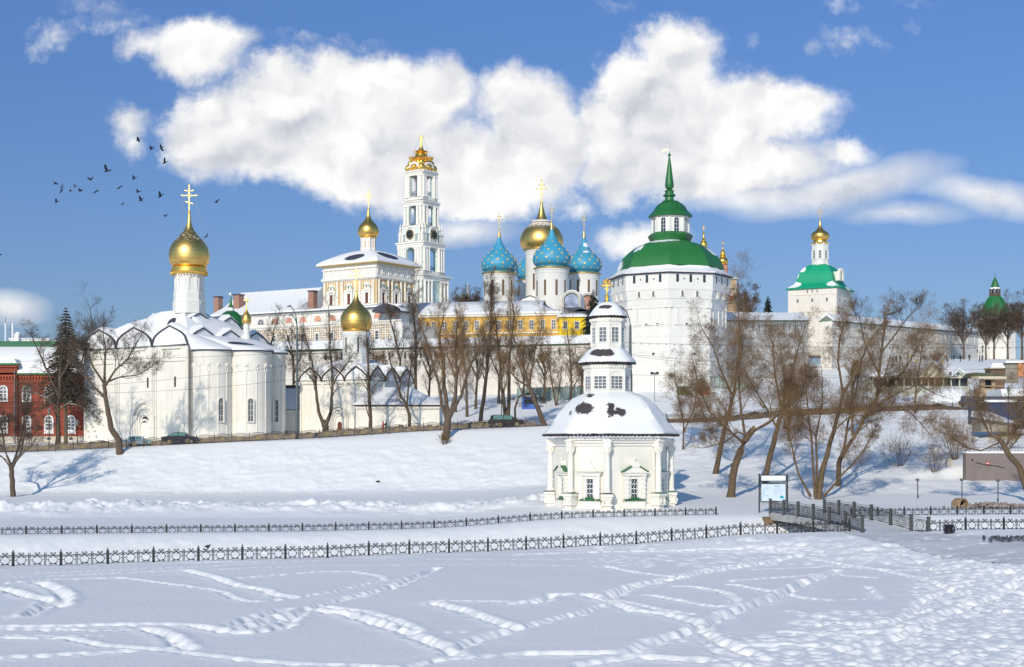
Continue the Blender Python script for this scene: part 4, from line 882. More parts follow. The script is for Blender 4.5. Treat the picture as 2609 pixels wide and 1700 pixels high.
# ================================================================ inside the monastery
def build_cathedral():
    S = Site(1406, 900, 400); k = S.k; z = S.Z; X = S.X
    t = thing('cathedral', S.loc, 'white cathedral with one huge gold dome among four star-studded blue domes on round drums', 'cathedral')
    m = MB(); m.prism([(X(1262), 6), (X(1500), -9), (X(1560), 16), (X(1330), 34)], -10, z(778)); m.build('wall', plaster2, t)
    # painted gables at the right corner and the snowy vaults
    for i, (px, w, yb, d_, tilt) in enumerate(((1449, 46, 800, -19.5, -12), (1490, 42, 800, -14, 8))):
        M = TR(X(px), d_, z(yb), tilt); f = MB(); f.M = M; f.ext(arch(w * k, 40 * k, 14), 0, 12); g = f.build('gable', greyiron, t)
        f = MB(); f.M = M; f.band(arch(w * k, 40 * k, 14), arch(w * k * .78, 35 * k, 14), -.6, 0); f.build('gable_edge', stone, g)
        f = MB(); f.M = M; f.ext(arch(w * k * .74, 33 * k, 14), -.15, .02)
        f.build('fresco', mat('fresco_%d' % i, (.36, .42, .58) if i == 0 else (.62, .34, .24), .8, var=.6, vs=.55), g)
        f = MB(); f.M = M; f.band(arch(w * k * 1.02, 43 * k, 14), arch(w * k * .98, 39 * k, 14), .2, 11); f.build('gable_snow', rsnow, g)
    m = MB()
    m.loft([[(X(1262), 3, z(782)), (X(1530), -11, z(782)), (X(1570), 18, z(782)), (X(1330), 36, z(782))], [(X(1270), 5, z(768)), (X(1500), -6, z(768)), (X(1540), 17, z(768)), (X(1335), 33, z(768))], [(X(1330), 10, z(757)), (X(1440), 5, z(757)), (X(1490), 17, z(757)), (X(1370), 26, z(757))]]); m.build('roof', rsnow, t, smooth=True, angle=60)
    for px, w, y_ in ((1300, 60, 780), (1350, 60, 776), (1405, 66, 776)):
        m = MB(); m.M = TR(X(px), 2 - (px - 1300) * .1, z(y_), -4); m.loft([[(x, yy, zz * s) for x, zz in keel(w * k, 20 * k, 12)] for yy, s in ((0, 1), (9, 1.1))]); g = m.build('vault', rsnow, t, smooth=True)
        m = MB(); m.M = TR(X(px), 2 - (px - 1300) * .1, z(y_), -4); m.band(keel(w * k * 1.03, 21 * k, 12), keel(w * k * .97, 19 * k, 12), -.25, 0); m.build('vault_edge', sheet, g)
    starm = orange_gold
    def drum(px, dy, r, yb, yt, name='drum'):
        kk = k * (400 + dy) / 400; f = (400 + dy) / 400
        def zz(y): return (YH - y) * kk + H - S.loc.z
        x = (px - CX) * (400 + dy) / FP - S.loc.x
        m = MB(); m.lathe([(r * kk * 1.04, zz(yb)), (r * kk, zz(yb - 12)), (r * kk, zz(yt + 12)), (r * kk * 1.02, zz(yt + 11)), (r * kk * 1.02, zz(yt + 5)), (r * kk * 1.05, zz(yt + 4)), (r * kk * 1.06, zz(yt))], 40, x, dy); d = m.build(name, plaster2, t, smooth=True, angle=30)
        m = MB(); m.lathe([(r * kk * 1.04, zz(yt) - .1), (r * kk * 1.14, zz(yt) + .12), (r * kk * 1.14, zz(yt) + .32), (r * kk * .98, zz(yt) + .6)], 40, x, dy); m.build('drum_cornice', dkgold, d, smooth=True)
        return x, kk, zz, d
    def slits(x, dy, r, kk, z0, z1, angs):
        for an in angs:
            q_ = hole(t, TR(x + r * kk * math.sin(math.radians(an)), dy - r * kk * math.cos(math.radians(an)), z0, an), .62, z1 - z0, True, 'window', mat('brown_slit', (.16, .10, .06), .8) if 'brown_slit' not in MATS else MATS['brown_slit'])
    x, kk, zz, d = drum(1380, 4, 41, 790, 640); slits(x, 4, 41, kk, zz(742), zz(700), (-30, 0, 30, 60))
    GP = [(.66, 0), (.82, .03), (.94, .09), (1.0, .18), (.99, .27), (.93, .36), (.83, .44), (.69, .51), (.52, .57), (.36, .62), (.26, .68), (.18, .77), (.12, .87), (.08, .95), (.06, 1.0)]
    dome_part(t, x, 4, 55.5 * kk, zz(641), zz(520), goldsnow, 56 * kk, 3.6 * kk, 48, prof=GP, cw=22 * kk, ct=1.0 * kk, name='gold_dome')
    m = MB(); m.lathe([(27 * kk, zz(566.5)), (24 * kk, zz(563)), (19 * kk, zz(562))], 32, x, 4); m.build('snow_ring', rsnow, t, smooth=True)
    BP = [(.80, 0), (.82, .045), (.78, .05), (.90, .08), (.98, .15), (1.0, .235), (.97, .32), (.90, .40), (.78, .475), (.62, .545), (.46, .62), (.33, .70), (.22, .80), (.13, .90), (.09, 1.0)]
    sp = mat('blue_dome_snowy', (.055, .33, .52), .5, var=.12, vs=.5, patches=[(X(1488) + .6, -6.4, z(646), 2.0, 2.6, .42), (X(1488) + 3.6, -3.5, z(648), 1.6, 2.6, .3), (X(1488) + .4, -3.0, z(628), .8, 2, .7)], patch_col=(.84, .85, .88), patch_warp=.8, soft=.15)
    for px, dy, r, yb, ym, yt, crt, dr in ((1272, -3, 47, 697, 700, 605, 42, 40), (1357, 14, 43, 716, 718, 620, 44, 38), (1406, -14, 49, 684, 687, 585, 42, 41.5), (1488, -2, 46, 698, 701, 607, 42, 39)):
        x, kk, zz, d = drum(px, dy, dr, 795, ym); slits(x, dy, dr, kk, zz(756), zz(716), (-66, -26, 15, 52))
        b = MB(); o = b.lathe(onion(r * kk, zz(yb), zz(yt), BP), 40, x, dy); o = b.build('blue_dome', sp if px == 1488 else bluedome, t, smooth=True)
        s = MB(); hgt = zz(yt) - zz(yb)
        for ri, fr in enumerate((.13, .235, .34, .44, .55, .66)):
            rr = np.interp(fr, [b_ for a_, b_ in BP], [a_ for a_, b_ in BP]) * r * kk; r2 = np.interp(fr + .03, [b_ for a_, b_ in BP], [a_ for a_, b_ in BP]) * r * kk
            n = (14, 11, 11, 9, 7, 5)[ri]; tilt = math.atan2(r2 - rr, hgt * .03)
            for j in range(n):
                an = 360 * (j + .5 * (ri % 2)) / n + px; A = math.radians(an); ss = (.24, .36, .42, .38, .34, .26)[ri]
                s.M = Matrix.Translation((x + (rr + .03) * math.sin(A), dy - (rr + .03) * math.cos(A), zz(yb) + hgt * fr)) @ Matrix.Rotation(A, 4, 'Z') @ Matrix.Rotation(tilt, 4, 'X')
                s.ext([((ss if q_ % 2 == 0 else ss * .48) * math.sin(q_ * PI / 8), (ss if q_ % 2 == 0 else ss * .48) * math.cos(q_ * PI / 8)) for q_ in range(16)], -.10, .03)
        s.build('stars', mat('star_gilding', (.80, .60, .28), .45, .2) if 'star_gilding' not in MATS else MATS['star_gilding'], o)
        b = MB(); b.lathe([(r * kk * .10, zz(yt)), (r * kk * .055, zz(yt - 12)), (r * kk * .03, zz(yt - 20))], 12, x, dy); b.ball((x, dy, zz(yt - 20)), .2, 8, 6); orth_cross(b, x, dy, zz(yt - 20), crt * kk, 15 * kk, .9 * kk * .8); b.build('cross', dkgold, o)
build_cathedral()
def arched_wall(mb, L, h, ow, oh, oz, th, off=0.0):
    """wall L wide and h high with one arched opening ow x oh whose sill is at oz; frame: x along, y inward"""
    x0, x1 = off - ow / 2, off + ow / 2
    mb.box(-L / 2, x0, 0, th, 0, h); mb.box(x1, L / 2, 0, th, 0, h)
    if oz > 0: mb.box(x0, x1, 0, th, 0, oz)
    a = arch(ow, oh, 10, off, oz)[1:-1]
    mb.band([(x, h) for x, z_ in a], a, 0, th)
def build_belfry():
    S = Site(1077, 900, 480); k = S.k; z = S.Z
    t = thing('bell_tower', S.loc, 'slender pale turquoise and white bell tower of open arched tiers, with clocks and gold crown', 'bell tower')
    al = 37.5
    ctr = Vector((-4 * k, 0, 0))
    def tier(L, y0, y1, ow, oh, oz, cols, cornice=1.08, arches=True, closed=False, nm='tier'):
        z0, z1 = z(y0), z(y1); h = z1 - z0; w = MB(); c = MB()
        for q_ in range(4):
            R = TR(ctr.x, 0, z0, -al + 90 * q_) @ Matrix.Translation((0, -L / 2, 0)); w.M = R; c.M = R
            if arches: arched_wall(w, L - .02, h * .86, ow, oh, oz, L * .11)
            else: w.box(-L / 2, L / 2, 0, L * .2, 0, h * .86)
            if arches: c.band(arch(ow + .9, oh + .45, 10, 0, oz), arch(ow + .02, oh + .01, 10, 0, oz), -.22, .05)
            c.box(-L / 2 - .35, L / 2 + .35, -.45, .4, 0, h * .09); c.box(-L / 2 - .3, L / 2 + .3, -.4, .4, h * .80, h * .86)
            c.box(-L * cornice / 2 - .5, L * cornice / 2 + .5, -.95, L * .3, h * .92, h * .96); c.box(-L / 2 - .4, L / 2 + .4, -.6, L * .3, h * .86, h * .92)
            for x in cols:
                for s in (-1, 1): c.lathe([(.62, h * .09), (.5, h * .12), (.46, h * .74), (.66, h * .78), (.66, h * .80)], 10, s * x, -.35)
        wo = w.build(nm, aqua, t); c.build('columns_and_cornices', trimw, wo); return wo
    # bottom storeys
    tier(13.2, 905, 790, 4, 9, 1.5, (2.8, 4.4, 6.0)); tier(12.8, 793, 702, 3.0, 8.5, 0.5, (2.4, 4.1, 5.8), arches=False)
    tier(10.7, 703, 618, 3.9, 8.1, 1.0, (2.6, 3.7, 4.85), cornice=1.02); 
    w = MB(); c = MB(); z0, z1 = z(620), z(578); L = 10.6
    for q_ in range(4):
        R = TR(ctr.x, 0, z0, -al + 90 * q_) @ Matrix.Translation((0, -L / 2, 0)); w.M = R; c.M = R; w.box(-L / 2, L / 2, 0, L * .4, 0, 2.6); w.box(-L * .32, L * .32, 0, L * .4, 2.6, 4.4)
        c.box(-L / 2 - .2, L / 2 + .2, -.3, .3, 2.4, 2.8); c.band(arch(4.2, 5.2, 10), arch(3.4, 4.7, 10), -.4, .2); c.box(-2.0, 2.0, -.15, .3, .2, 4.2)
        for x in (-4.9, -3.7, 3.7, 4.9): c.lathe([(.38, 2.8), (.45, 3.4), (.28, 4.0), (.42, 4.6), (.25, 5.2), (.08, 6.2), (.02, 6.8)], 8, x, .3); c.box(x - .4, x + .4, -.15, .6, 0, 2.9)
    wo = w.build('clock_tier', aqua, t); c.build('columns_and_cornices', trimw, wo)
    for q_ in (0, 1):
        R = TR(ctr.x, 0, z0 + 2.35, -al + 90 * q_) @ Matrix.Translation((0, -L / 2, 0)); f = MB(); f.M = R; f.ext(circ(1.55, 28), -.55, -.1); ck = f.build('clock', black, wo)
        f = MB(); f.M = R; f.band(circ(1.62, 28), circ(1.42, 28), -.62, -.5, True)
        for j in range(12): A = j * PI / 6; f.cbox(1.15 * math.sin(A), -.57, 1.15 * math.cos(A), .2, .05, .2)
        f.loft([[(-.07, -.6, 0), (.07, -.6, 0), (.07, -.56, 0), (-.07, -.56, 0)], [(.62, -.6, .95), (.7, -.6, .88), (.7, -.56, .88), (.62, -.56, .95)]]); f.loft([[(0, -.6, -.06), (0, -.6, .07), (0, -.56, .07), (0, -.56, -.06)], [(-.75, -.6, -.2), (-.75, -.6, -.1), (-.75, -.56, -.1), (-.75, -.56, -.2)]])
        f.build('dial', dkgold, ck)
    tier(7.9, 585, 514, 3.5, 7.2, .7, (2.05, 3.5), cornice=1.0); tier(7.1, 514, 436, 3.5, 8.6, .9, (2.25, 3.2), cornice=.92)
    # bells and beams
    m = MB()
    for (y_, r, dx) in ((552, 1.25, -.5), (660, 1.7, -1), (470, .0, 0)):
        if r: m.lathe([(r, z(y_ + 9) ), (r * .8, z(y_ + 5)), (r * .62, z(y_ - 2)), (r * .3, z(y_ - 6)), (.1, z(y_ - 9))], 16, ctr.x + dx, 0)
    m.build('bell', brniron, t, smooth=True)
    m = MB()
    for y_, h_ in ((455, .25), (460, .2), (533, .3), (540, .2), (640, .3)):
        for q_ in (0, 1): m.M = TR(ctr.x, 0, z(y_), -al + 90 * q_); m.box(-3.2, 3.2, -.15, .15, 0, h_)
    for y_, R_ in ((500, 2.9), (578, 3.2), (690, 4.5)):
        for q_ in range(4):
            m.M = TR(ctr.x, 0, z(y_), -al + 90 * q_) @ Matrix.Translation((0, -R_, 0)); m.box(-1.8, 1.8, -.05, .05, 1.1, 1.22)
            for i in range(9): m.box(-1.7 + i * .42, -1.63 + i * .42, -.04, .04, 0, 1.15)
    m.build('beams_and_railings', greyiron, t)
    # shaped parapet, gold crown
    m = MB()
    for q_ in range(4):
        m.M = TR(ctr.x, 0, z(440), -al + 90 * q_) @ Matrix.Translation((0, -3.55, 0)); m.band(arch(4.6, 3.2, 10), arch(3.4, 2.5, 10), -.3, .8); m.ext(arch(3.5, 2.6, 10), .2, .6)
        m.M = TR(ctr.x, 0, z(440), -al + 45 + 90 * q_) @ Matrix.Translation((0, -4.7, 0)); m.tube([(0, 0, 0), (0, .1, 1.0), (0, 1.0, 2.0), (0, 1.8, 2.6)], [.5, .65, .6, .4], 8)
    m.build('shaped_parapet', trimw, t)
    m = MB(); X0 = ctr.x
    m.lathe([(3.2, z(448)), (3.7, z(441)), (3.8, z(434)), (3.5, z(425)), (3.0, z(418)), (2.8, z(413)), (3.2, z(409)), (3.5, z(404)), (2.9, z(405)), (2.3, z(401)), (1.9, z(394)), (2.2, z(391)), (1.6, z(390)), (2.0, z(388)), (2.3, z(386.5)), (1.2, z(385)), (.7, z(379)), (.45, z(372)), (.3, z(358))], 28, X0, 0)
    m.ball((X0, 0, z(376)), 4.2 * k, 12, 8)
    for i in range(28): A = i * PI / 14; m.tube([(X0 + 3.1 * math.cos(A), 3.1 * math.sin(A), z(411)), (X0 + 3.8 * math.cos(A), 3.8 * math.sin(A), z(406)), (X0 + 4.2 * math.cos(A), 4.2 * math.sin(A), z(402))], [.3, .25, .12], 4)
    for q_ in range(4):
        for s_, rr, zz in ((0, 1.25, 432), (0, 1.0, 419)):
            A = math.radians(-al + 45 + 90 * q_ - 90); R_ = 4.2 if zz > 425 else 3.5; m.ball((X0 + R_ * math.cos(A), R_ * math.sin(A), z(zz)), rr, 8, 6, 1.15)
        A = math.radians(-al + 90 * q_ - 90); m.ball((X0 + 3.4 * math.cos(A), 3.4 * math.sin(A), z(430)), 1.1, 8, 6, .9)
        for s in (-.3, .3): m.ball((X0 + 4.1 * math.cos(A + s * 1.6), 4.1 * math.sin(A + s * 1.6), z(436)), .75, 7, 5)
    cr = m.build('gold_crown', orange_gold, t, smooth=True)
    m = MB(); orth_cross(m, X0, 0, z(366), 22 * k, 12 * k, .8 * k); m.build('cross', gold, cr)
    m = MB()
    for s in (-1, 1): m.tube([(X0 + s * 5 * k, 0, z(353)), (X0 + s * 23 * k, 0, z(400))], .05, 3)
    m.build('stay_wire', greyiron, cr)
build_belfry()
def build_refectory():
    S = Site(959, 800, 338); k = S.k; z = S.Z
    t = thing('refectory_church', S.loc, 'ochre and white church block with snowy roof and small gold dome, left of bell tower', 'church')
    al = math.radians(35); e1 = Vector((-math.cos(al), math.sin(al), 0)); e2 = Vector((math.sin(al), math.cos(al), 0))
    sL = hitx(S.loc, e1, 823); sR = hitx(S.loc, e2, 1057)
    LL, LR = sL, min(sR, 22)
    MF = Matrix.Rotation(-al, 4, 'Z'); MR = Matrix.Rotation(PI / 2 - al, 4, 'Z')
    zt = z(668); plan = [(0, 0), (e2 * LR)[:2], (e1 * LL + e2 * LR)[:2], (e1 * LL)[:2]]
    m = MB(); m.prism(plan, -6, zt); m.build('wall', plaster2, t)
    rust = mat('diamond_rustication', (.70, .42, .10), .85, var=.1)
    for M, L, sgn, nb in ((MF, LL, -1, 3), (MR, LR, 1, 3)):
        f = MB(); f.M = M; g = MB(); g.M = M
        x0, x1 = (-L, 0) if sgn < 0 else (0, L)
        g.box(x0 - .3, x1 + .3, -.5, 0, z(706), z(703)); g.box(x0 - .15, x1 + .15, -.3, 0, z(703) , z(699)); g.box(x0 - .2, x1 + .2, -.35, 0, z(680), z(678)); g.box(x0 - .2, x1 + .2, -.4, 0, z(776), z(773))
        nd_ = int(L / .55)
        for i in range(nd_): x = x0 + (i + .5) * L / nd_; g.box(x - .12, x + .12, -.42, -.3, z(709), z(706))
        for i in range(nb * 2):                                                               # shell niches of the attic
            x = x0 + (i + .5) * L / (nb * 2); g.band(arch(L / nb / 2 * .8, 1.75, 10, x, z(696)), arch(L / nb / 2 * .62, 1.45, 10, x, z(696)), -.18, 0)
        # rows of diamonds between the columns
        bay = L / nb
        for i in range(nb + 1):
            x = x0 + i * bay; 
            for s in (-1, 1):
                xx = x + s * .75
                if x0 - .1 < xx < x1 + .1: g.lathe([(.30, z(772)), (.24, z(770)), (.24, z(712)), (.34, z(710))], 8, xx, -.22)
            for j in range(16):
                zz = z(770) + j * .36
                for s in (-.35, .35):
                    if x0 <= x + s <= x1: f.ext([(x + s - .24, zz), (x + s, zz + .18), (x + s + .24, zz), (x + s, zz - .18)], -.12, 0)
        for i in range(nb):
            xc = x0 + (i + .5) * bay
            for j in range(7):
                for c_ in range(9):
                    xx = xc - bay * .4 + c_ * bay * .1; zz = z(735) + j * .36
                    if abs(xx - xc) > .9 or zz > z(718): f.ext([(xx - .2, zz), (xx, zz + .18), (xx + .2, zz), (xx, zz - .18)], -.1, 0)
            wx = hole(t, M @ Matrix.Translation((xc, 0, z(771))), 1.0, 2.5, False, 'window', wood)
            h = MB(); h.M = M; h.band([(xc - .95, z(771)), (xc - .95, z(771) + 3.0), (xc + .95, z(771) + 3.0), (xc + .95, z(771))], [(xc - .5, z(771)), (xc - .5, z(771) + 2.6), (xc + .5, z(771) + 2.6), (xc + .5, z(771))], -.3, 0)
            for s in (-1, 1): h.lathe([(.2, z(771)), (.16, z(770)), (.16, z(771) + 2.9), (.24, z(771) + 3.1)], 8, xc + s * 1.05, -.3)
            h.box(xc - 1.35, xc + 1.35, -.45, 0, z(771) + 3.1, z(771) + 3.4); h.ext([(xc - .6, z(771) + 3.4), (xc - .7, z(771) + 4.2), (xc - .4, z(771) + 4.9), (xc, z(771) + 5.3), (xc + .4, z(771) + 4.9), (xc + .7, z(771) + 4.2), (xc + .6, z(771) + 3.4)], -.3, 0); h.build('surround', trimw, wx)
            q_ = MB(); q_.M = M; q_.box(xc - .17, xc + .17, -.36, -.29, z(771) + 3.8, z(771) + 4.4)
            q_.build('niche', wood, wx)
            q_ = MB(); q_.M = M
            for s in (-1, 1): q_.tube([(xc + s * 1.3, -.3, z(771) + 3.5), (xc + s * 1.0, -.34, z(771) + 4.2), (xc + s * .4, -.36, z(771) + 4.5)], .07, 5)
            q_.build('scroll', teal, wx)
        go = g.build('cornices_and_columns', trimw, t); f.build('diamond_blocks', rust, t)
    cxr, cyr = sum(x for x, y in plan) / 4, sum(y for x, y in plan) / 4
    ze = zt
    m = MB(); m.stack(plan, [(1.02, ze - .2), (1.15, ze + .02), (1.155, ze + .18), (1.1, ze + .2)], (cxr, cyr)); m.build('eave', mat('gilded_eave', (.62, .45, .18), .6, .2), t)
    pp = []
    for (x0, y0), (x1, y1) in zip(plan, plan[1:] + plan[:1]):
        for q_ in range(6): pp.append((x0 + (x1 - x0) * q_ / 6, y0 + (y1 - y0) * q_ / 6))
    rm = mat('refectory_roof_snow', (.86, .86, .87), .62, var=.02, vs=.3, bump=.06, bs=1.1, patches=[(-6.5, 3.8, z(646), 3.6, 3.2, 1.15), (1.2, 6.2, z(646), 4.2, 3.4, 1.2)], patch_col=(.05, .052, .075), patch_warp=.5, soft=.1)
    m = MB(); m.stack(pp, [(1.152, ze + .18), (1.15, ze + .55), (1.03, ze + 1.3), (.84, ze + 2.2), (.62, ze + 3.1), (.40, ze + 3.75), (.22, ze + 4.1), (.16, ze + 4.2)], (cxr, cyr)); m.build('roof', rm, t, smooth=True)
    # drum, dome
    dd = 338 + cyr; kk = dd / FP; dx = (938.5 - CX) * kk - S.loc.x
    def zd(y): return (YH - y) * kk + H - S.loc.z
    m = MB(); m.lathe([(16.5 * kk, zd(640)), (16.5 * kk, zd(606))], 24, dx, cyr)
    for i in range(8):
        A = i * PI / 4 + .3; m.lathe([(2.2 * kk, zd(638)), (2.2 * kk, zd(634)), (1.6 * kk, zd(632)), (1.6 * kk, zd(612)), (2.6 * kk, zd(610)), (2.6 * kk, zd(607))], 8, dx + 18 * kk * math.cos(A), cyr + 18 * kk * math.sin(A))
    dr = m.build('drum', trimw, t)
    for i in range(8): A = 67.5 * 0 + i * 45 + 22.5 + 17; hole(t, TR(dx + 16.6 * kk * math.sin(math.radians(A - 22)), cyr - 16.6 * kk * math.cos(math.radians(A - 22)), zd(632), A - 22), .55, 1.7, True, 'drum_window', pinkw)
    PR = [(.66, 0), (.80, .03), (.72, .05), (.88, .09), (.98, .17), (1.0, .26), (.96, .35), (.86, .43), (.70, .50), (.52, .57), (.36, .64), (.22, .73), (.13, .83), (.08, 1.0)]
    dome_part(t, dx, cyr, 27 * kk, zd(608), zd(535), gold, 46 * kk, 2.6 * kk, 32, prof=PR, cw=17 * kk, ct=.8 * kk)
    # the long refectory hall
    S2 = Site(1022, 890, 331); z = S2.Z; k2 = S2.k
    t = thing('refectory_hall', S2.loc, 'long low refectory with diamond patterned walls, one broad snow roof and three brick chimneys', 'hall')
    al2 = math.radians(31); e1 = Vector((-math.cos(al2), math.sin(al2), 0)); e2 = Vector((math.sin(al2), math.cos(al2), 0)); LL = hitx(S2.loc, e1, 545); Wd = 20
    M = Matrix.Rotation(-al2, 4, 'Z'); zt = z(780)
    sC = hitx(S2.loc + e2 * 10.5, e1, 826); m = MB(); m.M = M; m.box(-LL, -sC, 0, Wd, -8, zt); m.box(-sC, 0, 0, 7, -8, zt); m.build('wall', plaster2, t)
    g = MB(); g.M = M; f = MB(); f.M = M
    g.box(-LL, .2, -.35, 0, zt - .5, zt - .1); g.box(-LL, .2, -.3, 0, z(817), z(813)); g.box(-LL, .2, -.25, 0, z(823), z(821)); n = int(LL / .6)
    for i in range(n): g.box(-LL + i * .6, -LL + i * .6 + .25, -.34, 0, z(821), z(817.5))
    nb = 13; bay = LL / nb
    for i in range(nb):
        x = -LL + (i + .5) * bay; sh = MB(); sh.M = M
        g.band(arch(2.6, 1.6, 10, x, z(808)), arch(2.2, 1.4, 10, x, z(808)), -.15, 0); sh.ext(arch(2.15, 1.35, 10, x, z(808)), -.05, 0); sh.build('painted_shell', pinkw, t)
        g.lathe([(.2, z(808)), (.2, z(786))], 6, x - bay / 2, -.1)
        for j in range(13):
            for c_ in range(int(bay / .62)):
                zz = z(827) - j * .55; xx = x - bay / 2 + .31 + c_ * .62
                if zz > z(905): f.loft([[(xx - .31, -.02, zz), (xx, -.02, zz + .275), (xx + .31, -.02, zz), (xx, -.02, zz - .275)], [(xx - .04, -.22, zz), (xx, -.22, zz + .04), (xx + .04, -.22, zz), (xx, -.22, zz - .04)]])
        win(t, M @ Matrix.Translation((x, -.22, z(862))), 1.0, 2.0, False, 2, 3, .25, depth=.2, surround=.2)
    g.build('cornices', trimw, t); f.build('diamond_blocks', mat('brown_diamond_blocks', (.52, .36, .20), .85, var=.35, vs=.8), t)
    for i, xx in enumerate((-LL + bay * 3.5,)):
        hole(t, M @ Matrix.Translation((xx, -.1, z(808))), 1.9, 1.3, True, 'attic_window', glass)
        q_ = MB(); q_.M = M @ Matrix.Translation((xx, -.16, z(808))); q_.band(arch(1.9, 1.3), arch(1.7, 1.2), -.05, .05)
        for j in range(1, 6): A = j * PI / 6; q_.tube([(0, -.02, .1), (.85 * math.cos(A), -.02, .2 + .95 * math.sin(A))], .04, 4)
        q_.build('attic_window_bars', white_m, t)
    def roofpt(x, v, zz): q_ = M @ Vector((x, v, zz)); return (q_.x, q_.y, q_.z)
    zr = (YH - 724) * (S2.d + 18) / FP + H - S2.loc.z
    rnd = random.Random(8); rings = []
    sC = hitx(S2.loc + e2 * 10.5, e1, 826); LE = LL - sC
    for i in range(31):
        x = -LL - .5 + LE * i / 30; o = rnd.uniform(-.06, .10)
        rings.append([roofpt(x, -.9, zt + .05), roofpt(x, -.95, zt + .45 + o), roofpt(x, 4.5, zt + (zr - zt) * .42 + o), roofpt(x, 10.5, zr + o * .5), roofpt(x, Wd + 1, zt + .3)])
    m = MB(); m.loft(rings); m.build('roof', rsnow, t, smooth=True, angle=50); rings = []
    for i in range(25):
        x = -sC - .6 + (sC + 1.2) * i / 24; o = rnd.uniform(-.06, .10); rings.append([roofpt(x, -.9, zt + .05), roofpt(x, -.95, zt + .4 + o), roofpt(x, 4.8, zt + 1.2 + o), roofpt(x, 7.5, zt + 1.1)])
    m = MB(); m.loft(rings); m.build('gallery_roof', rsnow, t, smooth=True, angle=50)
    m = MB(); m.M = M; m.box(-LL - .6, .6, -1.0, -.3, zt - .1, zt + .04); m.build('eave', sheet, t)
    for px, py0, py1, w in ((556, 764, 800, 1.6), (608, 752, 790, 1.9), (797, 744, 778, 1.6)):
        xx = -hitx(S2.loc + e2 * 3.5, e1, px); zz = zt + (zr - zt) * .30; m = MB(); m.M = M @ Matrix.Translation((xx, 3.5, zz)); hh = (py1 - py0) * k2 * .98
        m.box(-w / 2, w / 2, -w / 2, w / 2, -1.5, hh); c = m.build('chimney', brickp, t)
        m = MB(); m.M = M @ Matrix.Translation((xx, 3.5, zz)); m.box(-w / 2 - .15, w / 2 + .15, -w / 2 - .15, w / 2 + .15, hh, hh + .3); m.build('chimney_cap', sheet, c)
    # porch roofs at its right end
    m = MB(); m.M = M; m.box(-1, 2.5, -3, 12, -8, z(826)); m.build('porch', plaster2, t)
    m = MB(); m.M = M @ Matrix.Translation((-2.5, -3.4, z(796))); m.loft([[(x, yy, zz) for x, zz in keel(7, 2.0, 12)] for yy in (0, 6)]); pass; m.build('porch_roof', sheet, t, smooth=True)
    m = MB();  m.M = M @ Matrix.Translation((-2.5, -3.2, z(796))); m.loft([[(x, yy, zz + .25) for x, zz in keel(6.8, 2.0, 12)] for yy in (2.0, 6)]); m.build('porch_snow', rsnow, t, smooth=True)
build_refectory()
def build_yellow():
    S = Site(1425, 860, 345); k = S.k; z = S.Z
    t = thing('yellow_building', S.loc, 'long ochre yellow residence with white framed windows under a snow roof, behind the monastery wall', 'building')
    al = math.radians(12); e1 = Vector((-math.cos(al), math.sin(al), 0)); LL = hitx(S.loc, e1, 1010); M = Matrix.Rotation(-al, 4, 'Z'); zt = z(798)
    m = MB(); m.M = M; m.box(-LL, 0, 0, 14, -8, zt); m.build('wall', ochre, t)
    m = MB(); m.M = M; m.box(-LL, .3, -.4, 0, zt - .5, zt); m.box(-LL, .1, -.25, 0, z(848), z(845)); m.build('cornice', trimw, t)
    n = 15
    for i in range(n):
        x = -LL + (i + .5) * LL / n; win(t, M @ Matrix.Translation((x, 0, z(838))), 1.0, 2.2, False, 2, 3, .12, fm=trimw, depth=.12, bar=.08, gm=paleglass)
    zr = (YH - 766) * (S.d + 9) / FP + H - S.loc.z; rings = []; rnd = random.Random(3)
    for i in range(31):
        x = -LL - .5 + (LL + 1.2) * i / 30; o = rnd.uniform(0, .12); e = max(0, (i - 26) / 4)
        rings.append([tuple(M @ Vector(q_)) for q_ in ((x, -.7, zt), (x, -.7, zt + .4 + o), (x - e * 5, 3.5 + e * 2, zt + (zr - zt) * .6 + o - e * .5), (x - e * 6.5, 7.5, zr - e * .8), (x, 14.8, zt + .2))])
    m = MB(); m.loft(rings); m.build('roof', rsnow, t, smooth=True, angle=50)
    for px in (1176, 1291):
        x = -hitx(S.loc, e1, px); m = MB(); m.M = M @ Matrix.Translation((x, 1.2, z(797))); m.box(-1.0, 1.0, 0, 5, 0, 1.7); m.ext([(-1.3, 1.6), (0, 2.5), (1.3, 1.6)], -.2, 5); dm = m.build('dormer', plaster2, t)
        win(dm, M @ Matrix.Translation((x, 1.2, z(796))), 1.2, 1.2, False, 2, 2, .12, gm=paleglass, name='dormer_window')
    # bright yellow wing
    S3 = Site(1462, 850, 338)
    t = thing('yellow_wing', S3.loc, 'small bright yellow wing at the right end of the ochre building, beside the spruce', 'building')
    m = MB(); m.box(S3.X(1425), S3.X(1492), 0, 8, -8, S3.Z(808)); m.build('wall', yellowb, t)
    m = MB(); a = [(S3.X(1420), -.6, S3.Z(808)), (S3.X(1497), -.6, S3.Z(808)), (S3.X(1497), 8.5, S3.Z(808)), (S3.X(1420), 8.5, S3.Z(808))]; m.loft([a, [(x * .99, y, zz + .5) for x, y, zz in a], [(x * .5, 3 + y * .3, S3.Z(795)) for x, y, zz in a]]); m.build('roof', rsnow, t, smooth=True, angle=60)
    for px in (1440, 1470): win(t, TR(S3.X(px), 0, S3.Z(838), 0), .9, 1.7, False, 2, 2, .12, fm=white_m)
build_yellow()
